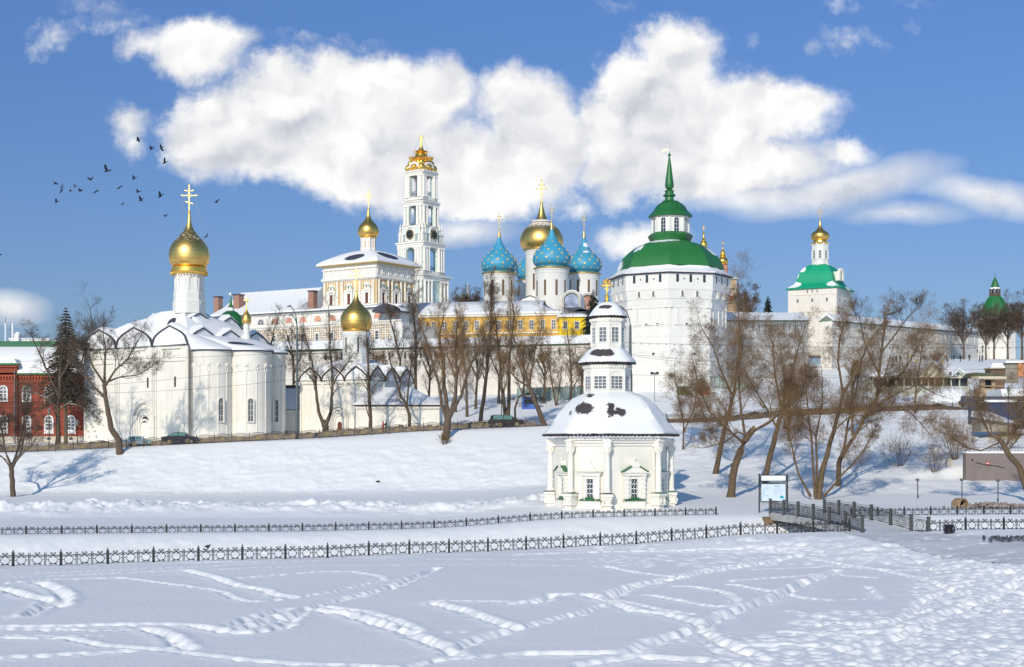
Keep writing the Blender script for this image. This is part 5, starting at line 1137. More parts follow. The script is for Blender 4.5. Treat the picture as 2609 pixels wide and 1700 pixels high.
def build_distant():
    # stone column with an urn between bell tower and cathedral
    S = Site(1192, 800, 430); k = S.k; z = S.Z
    t = thing('distant_cupola', S.loc, 'small dark carved cupola with a finial, between the bell tower and the blue domes', 'cupola')
    m = MB(); m.lathe([(17 * k, -3), (15 * k, z(782)), (13 * k, z(778)), (14 * k, z(776)), (9 * k, z(772)), (10 * k, z(768)), (12 * k, z(765)), (6 * k, z(761)), (5 * k, z(752)), (6.5 * k, z(750)), (3 * k, z(747)), (2 * k, z(738)), (3.4 * k, z(733)), (1.5 * k, z(728)), (.6 * k, z(720))], 12); m.build('body', stone, t, smooth=True, angle=30)
    # baroque church behind the corner tower
    S = Site(1862, 790, 352); k = S.k; z = S.Z
    t = thing('gate_church', S.loc, 'pink and ochre baroque church with two tiered gold cupolas, mostly hidden behind the corner tower', 'church')
    m = MB(); m.box((1790 - 1862) * k, (1876 - 1862) * k, 0, 10, -6, z(712)); m.build('wall', mat('ochre_pink_wall', (.58, .40, .27), .85, var=.25, vs=.8), t)
    m = MB(); m.box((1788 - 1862) * k, (1880 - 1862) * k, -.4, 10.4, z(712), z(707)); m.box((1788 - 1862) * k, (1879 - 1862) * k, -.3, 0, z(735), z(733)); m.box((1788 - 1862) * k, (1879 - 1862) * k, -.3, 0, z(772), z(769))
    for px in (1850, 1856, 1874): m.lathe([(.22, z(770)), (.22, z(735))], 8, (px - 1862) * k, -.2)
    m.build('cornice', mat('grey_green_cornice', (.45, .52, .44), .8), t)
    win(t, TR(0, 0, z(768), 0), .9, 1.5, True, 0, 0, .22, gm=mat('red_shutter', (.6, .05, .03), .6))
    m = MB(); m.lathe([(13 * k, z(708)), (13 * k, z(706)), (11 * k, z(704)), (11 * k, z(672)), (13 * k, z(670))], 16, (1848 - 1862) * k, 4)
    for i in range(8): A = i * PI / 4; m.lathe([(1.6 * k, z(706)), (1.6 * k, z(672))], 6, (1848 - 1862) * k + 11.5 * k * math.cos(A), 4 + 11.5 * k * math.sin(A))
    m.lathe([(14 * k, z(710)), (14 * k, z(656))], 16, (1804 - 1862) * k, 8)
    m.build('drum', pinkw, t)
    for (px, y0, r, yt, yy, nm) in ((1804, 662, 20, 563, 8, 'cupola'), (1848, 672, 14, 610, 4, 'cupola')):
        f = (y0 - yt); x = (px - 1862) * k; m = MB()
        m.lathe([(r * k * a, z(y0 - f * b)) for a, b in ((.7, 0), (.95, .03), (.75, .06), (.95, .12), (1, .18), (.85, .27), (.55, .33), (.5, .37), (.72, .40), (.42, .44), (.5, .50), (.42, .56), (.2, .60), (.28, .64), (.12, .68), (.09, .8), (.16, .82), (.05, .85))], 20, x, yy)
        orth_cross(m, x, yy, z(y0 - f * .84), f * .17 * k, f * .1 * k, .05); m.build(nm, orange_gold, t, smooth=True, angle=50)
        if px == 1804:
            m = MB()
            for i in range(8): A = i * PI / 4; m.ball((x + 17 * k * math.cos(A), yy + 17 * k * math.sin(A), z(640)), 5 * k, 8, 6)
            m.lathe([(20 * k, z(680)), (18 * k, z(655))], 20, x, yy); m.build('cupola_base', orange_gold, t, smooth=True)
    # little green tower roof behind the white church
    S = Site(588, 850, 300); k = S.k; z = S.Z
    t = thing('green_capped_tower', S.loc, 'small tower with rounded green roof and thin spire, right of the white church drum', 'tower')
    m = MB(); m.lathe([(32 * k, -8), (32 * k, z(828))], 8, 0, 0, PI / 8); m.build('wall', plaster2, t)
    m = MB(); m.lathe([(36 * k, z(829)), (33 * k, z(818)), (27 * k, z(806)), (18 * k, z(797)), (9 * k, z(792))], 24); m.lathe([(8 * k, z(784)), (6 * k, z(780)), (3.4 * k, z(776)), (3.2 * k, z(770)), (.6 * k, z(754))], 12); m.build('roof', greenroof, t, smooth=True)
    m = MB(); m.lathe([(9 * k, z(793)), (8.5 * k, z(788)), (6.5 * k, z(782))], 16); m.build('snow_collar', rsnow, t, smooth=True)
    m = MB(); m.tube([(0, 0, z(756)), (0, 0, z(745))], .05, 4); m.ext([(0, z(752)), (0, z(746)), (-.1 - 4 * k, z(747)), (-.1 - 4 * k, z(751))], -.03, .03); m.build('vane', trimw, t)
    # green domed church at the right
    S = Site(2089, 860, 375); k = S.k; z = S.Z; X = S.X
    t = thing('green_domed_church', S.loc, 'white square church with an emerald four-sided dome and small gold cupola, behind the willows', 'church')
    al = math.radians(30); c0 = Vector((X(2112), -9.0, 0)); e1 = Vector((-math.cos(al), math.sin(al), 0)); e2 = Vector((math.sin(al), math.cos(al), 0))
    L1 = hitx(S.loc + c0, e1, 2008); L2 = min(hitx(S.loc + c0, e2, 2171), 14.5); plan = [tuple((c0 + q_)[:2]) for q_ in (Vector((0, 0, 0)), e2 * L2, e1 * L1 + e2 * L2, e1 * L1)]; ze = z(741)
    C = (sum(x for x, y in plan) / 4, sum(y for x, y in plan) / 4)
    m = MB(); m.prism(plan, -5, ze); m.stack(plan, [(1.02, z(757)), (1.02, z(755))], C); m.stack(plan, [(1.02, z(800)), (1.02, z(797))], C); m.build('wall', oldwall, t)
    for (mx, my), an, ln in facets(plan):
        if my > C[1]: continue
        for fx in (-.1, 0, .1): hole(t, TR(mx, my, z(752), an) @ Matrix.Translation((fx * ln, 0, 0)), .22, .8, name='window')
        for fx in (-.3, 0, .3): hole(t, TR(mx, my, z(775), an) @ Matrix.Translation((fx * ln, 0, 0)), .5, .9, name='window', m=paleglass)
    m = MB(); m.stack(plan, [(1.05, ze - .1), (1.09, ze), (1.09, ze + .12), (.80, z(726)), (.78, z(722)), (.76, z(721.5))], C)
    pp = []
    for (x0, y0), (x1, y1) in zip(plan, plan[1:] + plan[:1]):
        for q_ in range(5): pp.append((x0 + (x1 - x0) * q_ / 5, y0 + (y1 - y0) * q_ / 5))
    m.build('roof_skirt', mat('teal_skirt', (.0, .33, .17), .55, var=.08, patches=[(C[0] + 1.8, C[1] - 7.8, ze + 1.0, 2.0, 1.8, 1.0), (C[0] - 7.8, C[1] - 2, ze + 1.2, 2.6, 3, 1.0), (C[0] + 7.3, C[1] - 2, ze + .6, 1.2, 3, .8)], patch_col=(.84, .85, .88), patch_warp=.7, soft=.12), t)
    m = MB(); m.stack(pp, [(.74, z(726)), (.745, z(722)), (.73, z(712)), (.67, z(700)), (.58, z(689)), (.46, z(681)), (.32, z(676)), (.26, z(675))], C); m.build('dome', mat('teal_dome', (.0, .34, .17), .55, var=.08, vs=.3, patches=[(C[0] - 7.2, C[1] - 1.5, z(700), 1.3, 3, 1.5), (C[0] - 5, C[1], z(688), 1.2, 3, 1.2)], patch_col=(.84, .85, .88), patch_warp=.7, soft=.15), t, smooth=True, angle=30)
    kk = (375 + C[1]) / FP; x0 = (2089.5 - CX) * kk - S.loc.x
    def zz(y): return (YH - y) * kk + H - S.loc.z
    l8 = [(x + x0, y + C[1]) for x, y in regpoly(22 * kk, 8, 10)]; m = MB(); m.stack(l8, [(1.05, zz(680)), (1.05, zz(674)), (.98, zz(672)), (.98, zz(628)), (1.06, zz(624)), (1.06, zz(620))], (x0, C[1])); m.stack(l8, [(1.03, zz(664)), (1.03, zz(662))], (x0, C[1])); m.build('lantern', plaster2, t)
    for (mx, my), an, ln in facets(l8): win(t, TR(mx, my, zz(660), an), ln * .42, 21 * kk, True, 2, 3, .09, fm=white_m, depth=.08, gm=paleglass)
    m = MB(); m.lathe([(22 * kk, zz(624)), (24 * kk, zz(620)), (17 * kk, zz(618)), (16 * kk, zz(612))], 16, x0, C[1]); m.build('cupola_collar', orange_gold, t)
    PR = [(.66, 0), (.74, .05), (.92, .12), (1.0, .24), (.97, .35), (.82, .44), (.55, .52), (.36, .60), (.22, .70), (.12, .82), (.06, 1.0)]
    dome_part(t, x0, C[1], 23.5 * kk, zz(616), zz(564), gold, 34 * kk, 1.3 * kk, 16, prof=PR, cw=15 * kk, ct=.6 * kk, name='cupola')
    M = TR(X(2133), -4.2, z(720), 50); m = MB(); m.M = M; m.box(-.95, .95, 0, 3.5, 0, 2.4); m.band(arch(2.6, 3.3, 8), arch(1.2, 2.4, 8), -.3, .3); d = m.build('dormer', trimw, t); win(d, TR(X(2133), -4.2, z(718.5), 50), .9, 1.9, True, 2, 3, .08, name='dormer_window')
    # far tower with the green bell-shaped roof
    S = Site(2535, 912, 455); k = S.k; z = S.Z
    t = thing('far_tower', S.loc, 'distant wall tower with a green bell-shaped roof, among bare trees at the right end', 'tower')
    pl = regpoly(51 * k, 8, 12); C = (0, 0); m = MB(); m.stack(pl, [(1, -6), (1, z(850)), (1.05, z(842)), (1.05, z(829))], C); m.build('wall', oldwall, t)
    for (mx, my), an, ln in facets(pl):
        if my < 2: 
            for fx in (-.25, .2): hole(t, TR(mx * 1.05, my * 1.05, z(838), an) @ Matrix.Translation((fx * ln, 0, 0)), .5, 1.0)
    m = MB(); m.stack(pl, [(1.06, z(830)), (1.16, z(828)), (1.14, z(825)), (.98, z(816)), (.88, z(811))], C); m.build('snow_skirt', rsnow, t, smooth=True, angle=60)
    m = MB(); m.stack(pl, [(.89, z(812)), (.80, z(800)), (.68, z(788)), (.52, z(772)), (.38, z(760)), (.27, z(755))], C); m.build('roof', greenroof, t, smooth=True, angle=25)
    m = MB()
    for x, y in regpoly(12.5 * k, 8, 12): m.lathe([(.22, z(756)), (.22, z(736))], 6, x, y)
    m.stack(regpoly(12.5 * k, 8, 12), [(1, z(755)), (1, z(747))], C); m.build('lookout', bark, t)
    m = MB(); m.stack(regpoly(14 * k, 8, 12), [(1, z(737)), (.93, z(734)), (.85, z(733))], C); m.build('lookout_snow', rsnow, t)
    m = MB(); m.stack(regpoly(12.5 * k, 8, 12), [(1, z(735)), (.5, z(717)), (.05, z(706))], C); m.tube([(0, 0, z(708)), (0, 0, z(697))], .08, 5); m.build('tent_roof', greenroof, t)
build_distant()
def build_brick():
    S = Site(215, 1128, 243); k = S.k; z = S.Z; X = S.X
    t = thing('red_brick_building', S.loc, 'two storey red brick building with white arched windows and snow roof, at the left edge', 'building')
    m = MB(); m.box(X(-220), X(214), 0, 12, z(1112), z(958)); m.box(X(-220), X(46), -.7, 0, z(1112), z(935)); m.build('wall', brick, t)
    m = MB(); m.box(X(-220), X(215), -.15, 12, -3, z(1112)); m.box(X(-220), X(47), -.85, 0, -3, z(1112)); m.build('plinth', mat('pale_plinth', (.60, .54, .44), .9, var=.15, vs=2, tile=(.6, .25, (.4, .36, .3))), t)
    m = MB()
    for x0, x1, yo in ((-220, 214, 0), (-220, 46, -.7)):
        m.box(X(x0), X(x1), yo - .18, yo, z(1038), z(1035)); m.box(X(x0), X(x1), yo - .15, yo, z(1102), z(1099)); m.box(X(x0), X(x1), yo - .35, yo, z(960), z(957)); m.box(X(x0), X(x1), yo - .25, yo, z(975), z(973)); m.box(X(x0), X(x1), yo - .12, yo, z(1022), z(1020))
        n = int((x1 - x0) * k / .5)
        for i in range(n):
            x = X(x0) + (i + .5) * (X(x1) - X(x0)) / n; m.box(x - .1, x + .1, yo - .28, yo, z(966), z(960)); 
            if i % 2: m.box(x - .14, x + .14, yo - .12, yo, z(972), z(968))
    m.box(X(-220), X(48), -1.1, 0, z(936), z(932)); m.build('cornice', mat('cornice_brick', (.40, .085, .045), .9, var=.2, vs=2), t)
    for px in (-44, 12, 68, 125, 181):
        yo = -.7 if px < 46 else 0
        for yb, h_ in ((1021, 2.4), (1096, 2.35)):
            win(t, TR(X(px), yo, z(yb), 0), 1.15, h_, True, 2, 4, .22, gm=paleglass, fm=white_m, depth=.16, bar=.12)
        f = MB(); f.M = TR(X(px), yo, z(1097), 0); f.box(-.85, .85, -.25, 0, -.35, -.2)
        for i in range(5): f.box(-.8 + i * .36, -.62 + i * .36, -.2, 0, -.6, -.35)
        f.build('window_apron', white_m, t)
    for px in (125, 181): hole(t, TR(X(px), -.15, z(1121), 0), .6, .45, name='cellar_window')
    m = MB(); m.box(X(-220), X(217), -.7, -.1, z(955), z(951)); m.box(X(-220), X(50), -1.4, -.4, z(931), z(926)); m.build('eave', greenroof, t)
    m = MB(); m.loft([[(X(-220), -.55, z(951)), (X(216), -.55, z(951)), (X(216), 13, z(951)), (X(-220), 13, z(951))], [(X(-220), -.5, z(946)), (X(216), -.5, z(946)), (X(216), 13, z(946)), (X(-220), 13, z(946))], [(X(-220), 5, z(878)), (X(212), 5, z(878)), (X(212), 7, z(878)), (X(-220), 7, z(878))]]); m.build('roof', rsnow, t, smooth=True, angle=70)
    m = MB(); m.loft([[(X(-220), -1.2, z(926)), (X(49), -1.2, z(926)), (X(49), 2, z(926)), (X(-220), 2, z(926))], [(X(-220), -.9, z(915)), (X(40), -.9, z(915)), (X(40), 3.5, z(915)), (X(-220), 3.5, z(915))]]); m.build('bay_roof', rsnow, t)
    m = MB(); m.box(X(-220), X(213), 4.9, 7.2, z(878.5), z(864)); m.build('ridge_band', mat('dark_green_band', (.02, .13, .06), .6, var=.15), t)
    m = MB(); m.tube([(X(42), -.95, z(945)), (X(42), -.95, -1)], .09, 6); m.build('drainpipe', greyiron, t)
    # boiler-house chimneys
    S = Site(25, 900, 330); k = S.k; z = S.Z; X = S.X
    for i, (px, r, y_, lab) in enumerate(((14, 2.3, 825, 'slim pale metal chimney pipe at the left edge, with a thin rod on top'), (32, 2.9, 825, 'wider pale metal chimney pipe, just right of the slim one with the rod'))):
        t = thing('chimney_pipe', (W(px, 900, 330).x, 330, S.loc.z), lab, 'chimney', 'pale chimney pipes behind the brick building'); m = MB(); m.lathe([(r * k, -6), (r * k, z(y_)), (r * k * 1.15, z(y_)), (r * k * 1.15, z(y_ - 2))], 14); m.build('pipe', mat('pale_metal_%d' % i, (.72, .74, .78), .45, .3), t, smooth=True, angle=40)
        if i == 0: m = MB(); m.tube([(0, 0, z(824)), (0, 0, z(808))], .08, 5); m.build('rod', greyiron, t)
        else:
            m = MB()
            for j in range(8): m.tube([(-5.5 * k, 0, z(900 - j * 10)), (-4 * k, .3, z(895 - j * 10)), (-5.5 * k, 0, z(890 - j * 10))], .05, 3)
            m.tube([(-6 * k, 0, -6), (-6 * k, 0, z(832))], .07, 4); m.tube([(-3.6 * k, 0, -6), (-3.6 * k, 0, z(832))], .07, 4); m.build('ladder', greyiron, t)
    S = Site(58, 880, 300); k = S.k; z = S.Z; X = S.X
    t = thing('small_roof_block', S.loc, 'small white roof structure with a snow cap, behind the green ridge near the chimneys', 'roof block'); m = MB(); m.box(X(36), X(47), 0, 2, -8, z(850)); m.box(X(20), X(120), 1, 6, -8, z(864)); m.build('wall', plaster2, t); m = MB(); m.ball((X(41.5), 1, z(850)), 6.5 * k, 12, 6, .8); m.box(X(18), X(122), .8, 6, z(864), z(861)); m.build('snow', rsnow, t, smooth=True)
build_brick()
# ================================================================ ironwork
def scroll(mb, cx, cz, r, a0, a1, t, n=8, shrink=.35, y=0.0):
    mb.tube([(cx + r * (1 - shrink * i / n) * math.cos(a0 + (a1 - a0) * i / n), y, cz + r * (1 - shrink * i / n) * math.sin(a0 + (a1 - a0) * i / n)) for i in range(n + 1)], t, 4)
def ring_panel(w=.93, h=.86):
    """cast-iron panel: ring below a crossed double scroll, an upright at either side"""
    m = MB(); t = .026; c = .36
    m.tube([(.27 * math.cos(a), 0, c + .27 * math.sin(a)) for a in [math.radians(-60 + 300 * i / 16 - 0) for i in range(-1, 17)]], t, 4)
    m.tube([(.27 * math.cos(a), 0, c + .27 * math.sin(a)) for a in [math.radians(115 + 310 * i / 18) for i in range(19)]], t, 4)
    for s in (-1, 1):
        m.box(s * w / 2 - .022 - s * .03, s * w / 2 + .022 - s * .03, -.015, .015, 0, h * .98); m.ball((s * (w / 2 - .03), 0, h * .72), .04, 6, 4, 1.6)
        m.tube([(s * .27, 0, c), (s * (w / 2 - .03), 0, c)], t * .8, 4)
        m.tube([(s * (w / 2 - .03), 0, h * .80), (s * .26, 0, h * .76), (s * .12, 0, h * .70), (0, 0, h * .80), (-s * .10, 0, h * .90)], t, 4); scroll(m, s * .10, h * .90, .075, -PI / 2, PI * 1.2 if s > 0 else -PI * 2.2, t * .9, 8)
        scroll(m, s * .10, h * .66, .06, PI / 2, -PI if s > 0 else PI * 2, t * .8, 7); m.tube([(s * (w / 2 - .03), 0, h * .60), (s * .32, 0, h * .68), (s * .2, 0, h * .76)], t * .8, 4)
        scroll(m, s * .14, .06, .06, 0, PI * (1.3 if s > 0 else -.3), t * .8, 6)
    m.tube([(-.26, 0, .03), (-.12, 0, .09), (.12, 0, .09), (.26, 0, .03)], t * .9, 4)
    return m.build('panel', iron)
def ring_post(h=1.02):
    m = MB(); m.box(-.075, .075, -.075, .075, -.5, h * .86); m.box(-.075, .075, -.075, .075, 0, .1); m.box(-.08, .08, -.08, .08, h * .84, h * .88); m.ball((0, 0, h * .95), .06, 8, 5); m.lathe([(.03, h * .9), (.012, h * 1.06)], 6)
    for x in (-.03, .03): m.box(x - .01, x + .01, -.068, -.058, .12, h * .82)
    return m.build('post', iron)
_p, _q = ring_panel(), ring_post()
def ring_fence(label, posts, group, nper=3, zoff=0.0, hs=1.0, skip=()):
    """posts: world (x, y) positions; three panels between each pair"""
    P_ = [Vector((x, y, gz(x, y) + zoff)) for x, y in posts]; t = thing('iron_fence', P_[0], label, 'fence', group)
    for i, p in enumerate(P_):
        o = bpy.data.objects.new('post', _q.data); COL.objects.link(o); o.parent = t; o.location = p - P_[0]; o.scale = (1, 1, hs)
        if i + 1 < len(P_):
            d = P_[i + 1] - p; L = math.hypot(d.x, d.y)
            for j in range(nper):
                if (i, j) in skip: continue
                c = p + d * ((j + .5) / nper); o = bpy.data.objects.new('panel', _p.data); COL.objects.link(o); o.parent = t
                o.location = c - P_[0] + Vector((0, 0, .02)); o.rotation_euler = (0, -math.atan2(d.z, L), math.atan2(d.y, d.x)); o.scale = ((L - .06) / nper / .93, 1, hs)
    return t
def along(pts, step, n=None):
    o = [pts[0]]; d = 0
    seg = [(a, b, math.dist(a, b)) for a, b in zip(pts, pts[1:])]; tot = sum(s[2] for s in seg); k = 1
    while k * step <= tot + .01:
        r = k * step
        for a, b, l in seg:
            if r <= l: o.append((a[0] + (b[0] - a[0]) * r / l, a[1] + (b[1] - a[1]) * r / l)); break
            r -= l
        k += 1
    return o
nfp = along([(-35.45, 92.05), (17.8, 111.3), (27.4, 112.8)], 2.985)
ring_fence('nearest black ring fence, running from the left edge to the footbridge, with one broken ring', nfp, 'black ring fences along the stream')
ring_fence('farther black ring fence half sunk in snow, passing in front of the chapel', along([(-45.3, 123.5), (21.5, 135)], 2.98), 'black ring fences along the stream', zoff=-.12, hs=.86)
ring_fence('black ring fence far right behind the footbridge, upper one of the two there', along([(31.5, 132), (58, 131)], 2.43), 'black ring fences along the stream', zoff=-.05, hs=.85)
ring_fence('black ring fence at the right, lower one, starting at the footbridge corner beside the bin', along([(32.5, 111.3), (55, 112.6)], 3.06), 'black ring fences along the stream')
for o in (_p, _q): bpy.data.objects.remove(o)
# footbridge
def build_bridge():
    A, B = (23.9, 131.6), (27.3, 110.8); C_, D_ = (28.9, 131.6), (31.6, 112.6)
    za, zb = 1.42, .98; t = thing('footbridge', (A[0], A[1], za), 'grey footbridge with tall dark lattice railings crossing the snowy stream', 'footbridge')
    def lz(s): return (zb - za) * s + .22 * math.sin(PI * s)
    rings = []
    for i in range(13):
        s = i / 12; xl, yl = A[0] + (B[0] - A[0]) * s, A[1] + (B[1] - A[1]) * s; xr, yr = C_[0] + (D_[0] - C_[0]) * s, C_[1] + (D_[1] - C_[1]) * s
        rings.append([(xl - .15 - A[0], yl - A[1], lz(s) - .55), (xr + .15 - A[0], yr - A[1], lz(s) - .55), (xr + .15 - A[0], yr - A[1], lz(s) + .02), (xl - .15 - A[0], yl - A[1], lz(s) + .02)])
    m = MB(); m.loft(rings); m.build('deck', mat('bridge_concrete', (.42, .41, .39), .9, var=.2, vs=1), t)
    m = MB(); m.loft([[(p[0][0] + .1, p[0][1], p[3][2] + .01), (p[1][0] - .1, p[1][1], p[3][2] + .01), (p[1][0] - .1, p[1][1], p[3][2] + .06), (p[0][0] + .1, p[0][1], p[3][2] + .06)] for p in rings]); m.build('trodden_snow', pathm, t)
    gi = mat('dark_railing_paint', (.045, .05, .055), .6, .1, var=.2, vs=3)
    def rail(P0, P1, ss, extra=None):
        pts = [Vector((P0[0] + (P1[0] - P0[0]) * s - A[0], P0[1] + (P1[1] - P0[1]) * s - A[1], lz(s) + .03)) for s in ss]
        if extra: pts.append(Vector(extra))
        m = MB(); r = None
        R = MB()
        for a, b in zip(pts, pts[1:]):
            d = b - a; L = math.hypot(d.x, d.y); R.M = Matrix.Translation(a) @ Matrix.Rotation(math.atan2(d.y, d.x), 4, 'Z') @ Matrix.Rotation(-math.atan2(d.z, L), 4, 'Y'); L = d.length; h = 1.06
            for z in (.12, h, h + .14): R.box(.07, L - .07, -.025, .025, z, z + .035)
            n = int(L / .145)
            for s_ in (-1, 1):
                for i in range(-4, n + 5):
                    x0 = .07 + i * (L - .14) / n; x1 = x0 + s_ * .36; z0, z1 = .14, h
                    def clip(xa, za_, xb, zb_):
                        lo, hi = .08, L - .08
                        if xa > xb: xa, za_, xb, zb_ = xb, zb_, xa, za_
                        if xb <= lo or xa >= hi: return None
                        if xa < lo: za_ += (zb_ - za_) * (lo - xa) / (xb - xa); xa = lo
                        if xb > hi: zb_ = za_ + (zb_ - za_) * (hi - xa) / (xb - xa); xb = hi
                        return xa, za_, xb, zb_
                    c = clip(x0, z0, x1, z1)
                    if c: R.tube([(c[0], s_ * .008, c[1]), (c[2], s_ * .008, c[3])], .011, 3, False)
            R.tube([(L / 2 + .42 * math.cos(q * PI / 10), 0, .6 + .36 * math.sin(q * PI / 10)) for q in range(21)], .02, 4); R.tube([(L / 2 + .9 * math.cos(q * PI / 10) * min(1, L / 2.3), 0, .6 + .43 * math.sin(q * PI / 10)) for q in range(21)], .02, 4)
        ro = R.build('railing', gi, t)
        for p in pts: m = MB(); m.M = Matrix.Translation(p) @ Matrix.Rotation(math.radians(80), 4, 'Z'); m.box(-.13, .13, -.13, .13, -.1, 1.36); m.box(-.15, .15, -.15, .15, 1.3, 1.38); m.box(-.15, .15, -.15, .15, -.1, .12); m.build('railing_post', gi, ro)
    rail((A[0] - .0, A[1]), B, [0, .17, .34, .51, .68, .84, 1.0]); rail(C_, D_, [0, .19, .38, .58, .79, 1.0], (32.4 - A[0], 110.6 - A[1], -.5))
    m = MB(); m.loft([[(-.6, .8, -3), (5.4, .8, -3), (5.4, -1.2, -3), (-.6, -1.2, -3)], [(-.6, .8, -.3), (5.4, .8, -.3), (5.4, -.6, -.3), (-.6, -.6, -.3)]]); m.build('abutment', mat('shade_brown_abutment', (.20, .13, .08), .9, var=.5, vs=1.5), t)  # dark brown puts the shade under the bridge into the stone's colour
build_bridge()
# wrought fence on the embankment
def wave_fence(label, pts, pw=2.55, gold_c=True, h=1.3, zoff=0):
    ps = along(pts, pw); P_ = [Vector((x, y, gz(x, y) + zoff)) for x, y in ps]; t = thing('railing_fence', P_[0], label, 'fence', 'brown railing fences along the embankment road')
    m = MB(); r = .034
    def top(x): return h * .80 + h * .20 * math.sin(PI * (x / pw)) ** 1.0
    n = 10
    for f, tt in ((1.0, r), (.78, r * .8), (.12, r)): m.tube([(pw * i / n, 0, top(pw * i / n) * f if f > .5 else h * f) for i in range(n + 1)], tt, 4)
    for i in range(1, 16):
        x = pw * i / 16; m.tube([(x, 0, h * .1), (x, 0, top(x))], r * .85, 3, False)
    panel = m.build('panel', brniron)
    c = MB(); cx = pw / 2; c.tube([(cx + .30 * math.cos(q * PI / 6), -.03, h * .42 + .26 * math.sin(q * PI / 6)) for q in range(13)], .035, 4); c.tube([(cx - .26, -.03, h * .42), (cx, -.03, h * .58), (cx + .26, -.03, h * .42), (cx, -.03, h * .26), (cx - .26, -.03, h * .42)], .03, 4); c.tube([(cx, -.03, h * .2), (cx, -.03, h * .64)], .03, 4)
    med = c.build('medallion', mat('ochre_medallion', (.36, .25, .10), .7, .2, var=.3, vs=4) if 'ochre_medallion' not in MATS else MATS['ochre_medallion'], panel)
    m = MB(); m.box(-.05, .05, -.05, .05, -.4, h * .98); m.lathe([(.05, h * .98), (.02, h * 1.02), (.045, h * 1.06), (.005, h * 1.14)], 6); post = m.build('post', brniron)
    for i, p in enumerate(P_):
        o = post.copy(); COL.objects.link(o); o.parent = t; o.location = p - P_[0]
        if i + 1 < len(P_):
            d = P_[i + 1] - p; L = math.hypot(d.x, d.y); o = panel.copy(); COL.objects.link(o); o.parent = t; o.location = p - P_[0]; o.rotation_euler = (0, -math.atan2(d.z, L), math.atan2(d.y, d.x)); o.scale = (d.length / pw, 1, 1)
            c_ = med.copy(); COL.objects.link(c_); c_.parent = o
    for o in (med, panel, post): bpy.data.objects.remove(o)
def colpts(l, off=0): return [((x - CX) * d / FP, d + off) for x, d in l]
wave_fence('rusty railing with wavy top along the road in front of the churches', colpts([(-40, 206.8), (350, 207.6), (700, 208.6), (1130, 211.6), (1400, 213.5)]))
wave_fence('rusty railing along the road at the right, behind the willows', colpts([(1660, 213.8), (2000, 222.5), (2300, 229), (2480, 232)]))
# road on the embankment, dirty shoulder, path
road = [(-300, 213, 208.8), (0, 213.5, 209), (400, 214.5, 209.6), (800, 216, 211), (1130, 219, 214), (1400, 221.5, 216), (1700, 222.5, 216.8), (2000, 231, 225), (2300, 238.5, 232), (2500, 241, 234.5), (2800, 246, 238)]
def road_sheet(name, m_, pts, lift):
    mb = MB(); rows = []
    for (xa, fa, na), (xb, fb, nb) in zip(pts, pts[1:]):
        for k in range(16):
            t = k / 16; x = xa + (xb - xa) * t; f = fa + (fb - fa) * t; n = na + (nb - na) * t; rows.append([((x - CX) * d / FP, d, gz((x - CX) * d / FP, d) + lift) for d in np.linspace(f, n, 7)])
    mb.loft(rows, cap=False, closed=False); return structure(mb.build(name, m_, smooth=True))
road_sheet('road', asph, road, .06)
def snow_ridge(name, m_, pts, hgt, wid, seed, kind='structure'):
    """a low rough ridge of ploughed snow along a line of (column, depth)"""
    w = colpts(pts); w = along(w, .5); rnd = random.Random(seed); rows = []; npr = 9
    for i, (x, y) in enumerate(w):
        x2, y2 = w[min(i + 1, len(w) - 1)]; x1, y1 = w[max(i - 1, 0)]; dx, dy = x2 - x1, y2 - y1; l = math.hypot(dx, dy) or 1; nx, ny = -dy / l, dx / l
        hh = hgt * (.95 + .45 * float(fbm(np.array(x * .5), np.array(y * .5 + seed), .8, 4, seed))) * min(1, i / 6, (len(w) - 1 - i) / 6); row = []
        for j in range(npr):
            s = -1 + 2 * j / (npr - 1); X = x + nx * s * wid; Y = y + ny * s * wid; row.append((X, Y, gz(X, Y) - .05 + hh * (1 - s * s) * (1 + rnd.uniform(-.12, .12))))
        rows.append(row)
    mb = MB(); mb.loft(rows, cap=False, closed=False); o = mb.build(name, m_, smooth=True); o['kind'] = kind; return o
snow_ridge('road_verge', mud, [(1655, 214.3), (2000, 223), (2300, 229.6), (2490, 232.6)], .75, 1.3, 5)
snow_ridge('road_verge', dirt, [(-40, 213.5), (700, 216), (1130, 219.8), (1390, 221.6)], .9, 1.2, 6)
snow_ridge('road_verge', mud, [(1880, 231), (2150, 238), (2440, 242)], .8, 1.8, 7)
snow_ridge('snow_bank', snow_m, [(1690, 240), (1800, 250), (1870, 262)], 1.3, 3.0, 9)
snow_ridge('snow_bank', snow_m, [(1560, 281), (1700, 280), (1840, 279)], 1.2, 2.2, 10)
snow_ridge('snow_bank', snow_m, [(2330, 262), (2420, 264), (2500, 262)], 2.2, 4, 12)
ribbon('path', pathm, [(2090, 2175, 132.5, 132.5), (2110, 2250, 121, 121), (2130, 2330, 113, 110.5), (2220, 2420, 105, 107.5), (2330, 2560, 98, 104.5), (2460, 2720, 90.5, 102), (2640, 2950, 82, 99)], 10, .025)
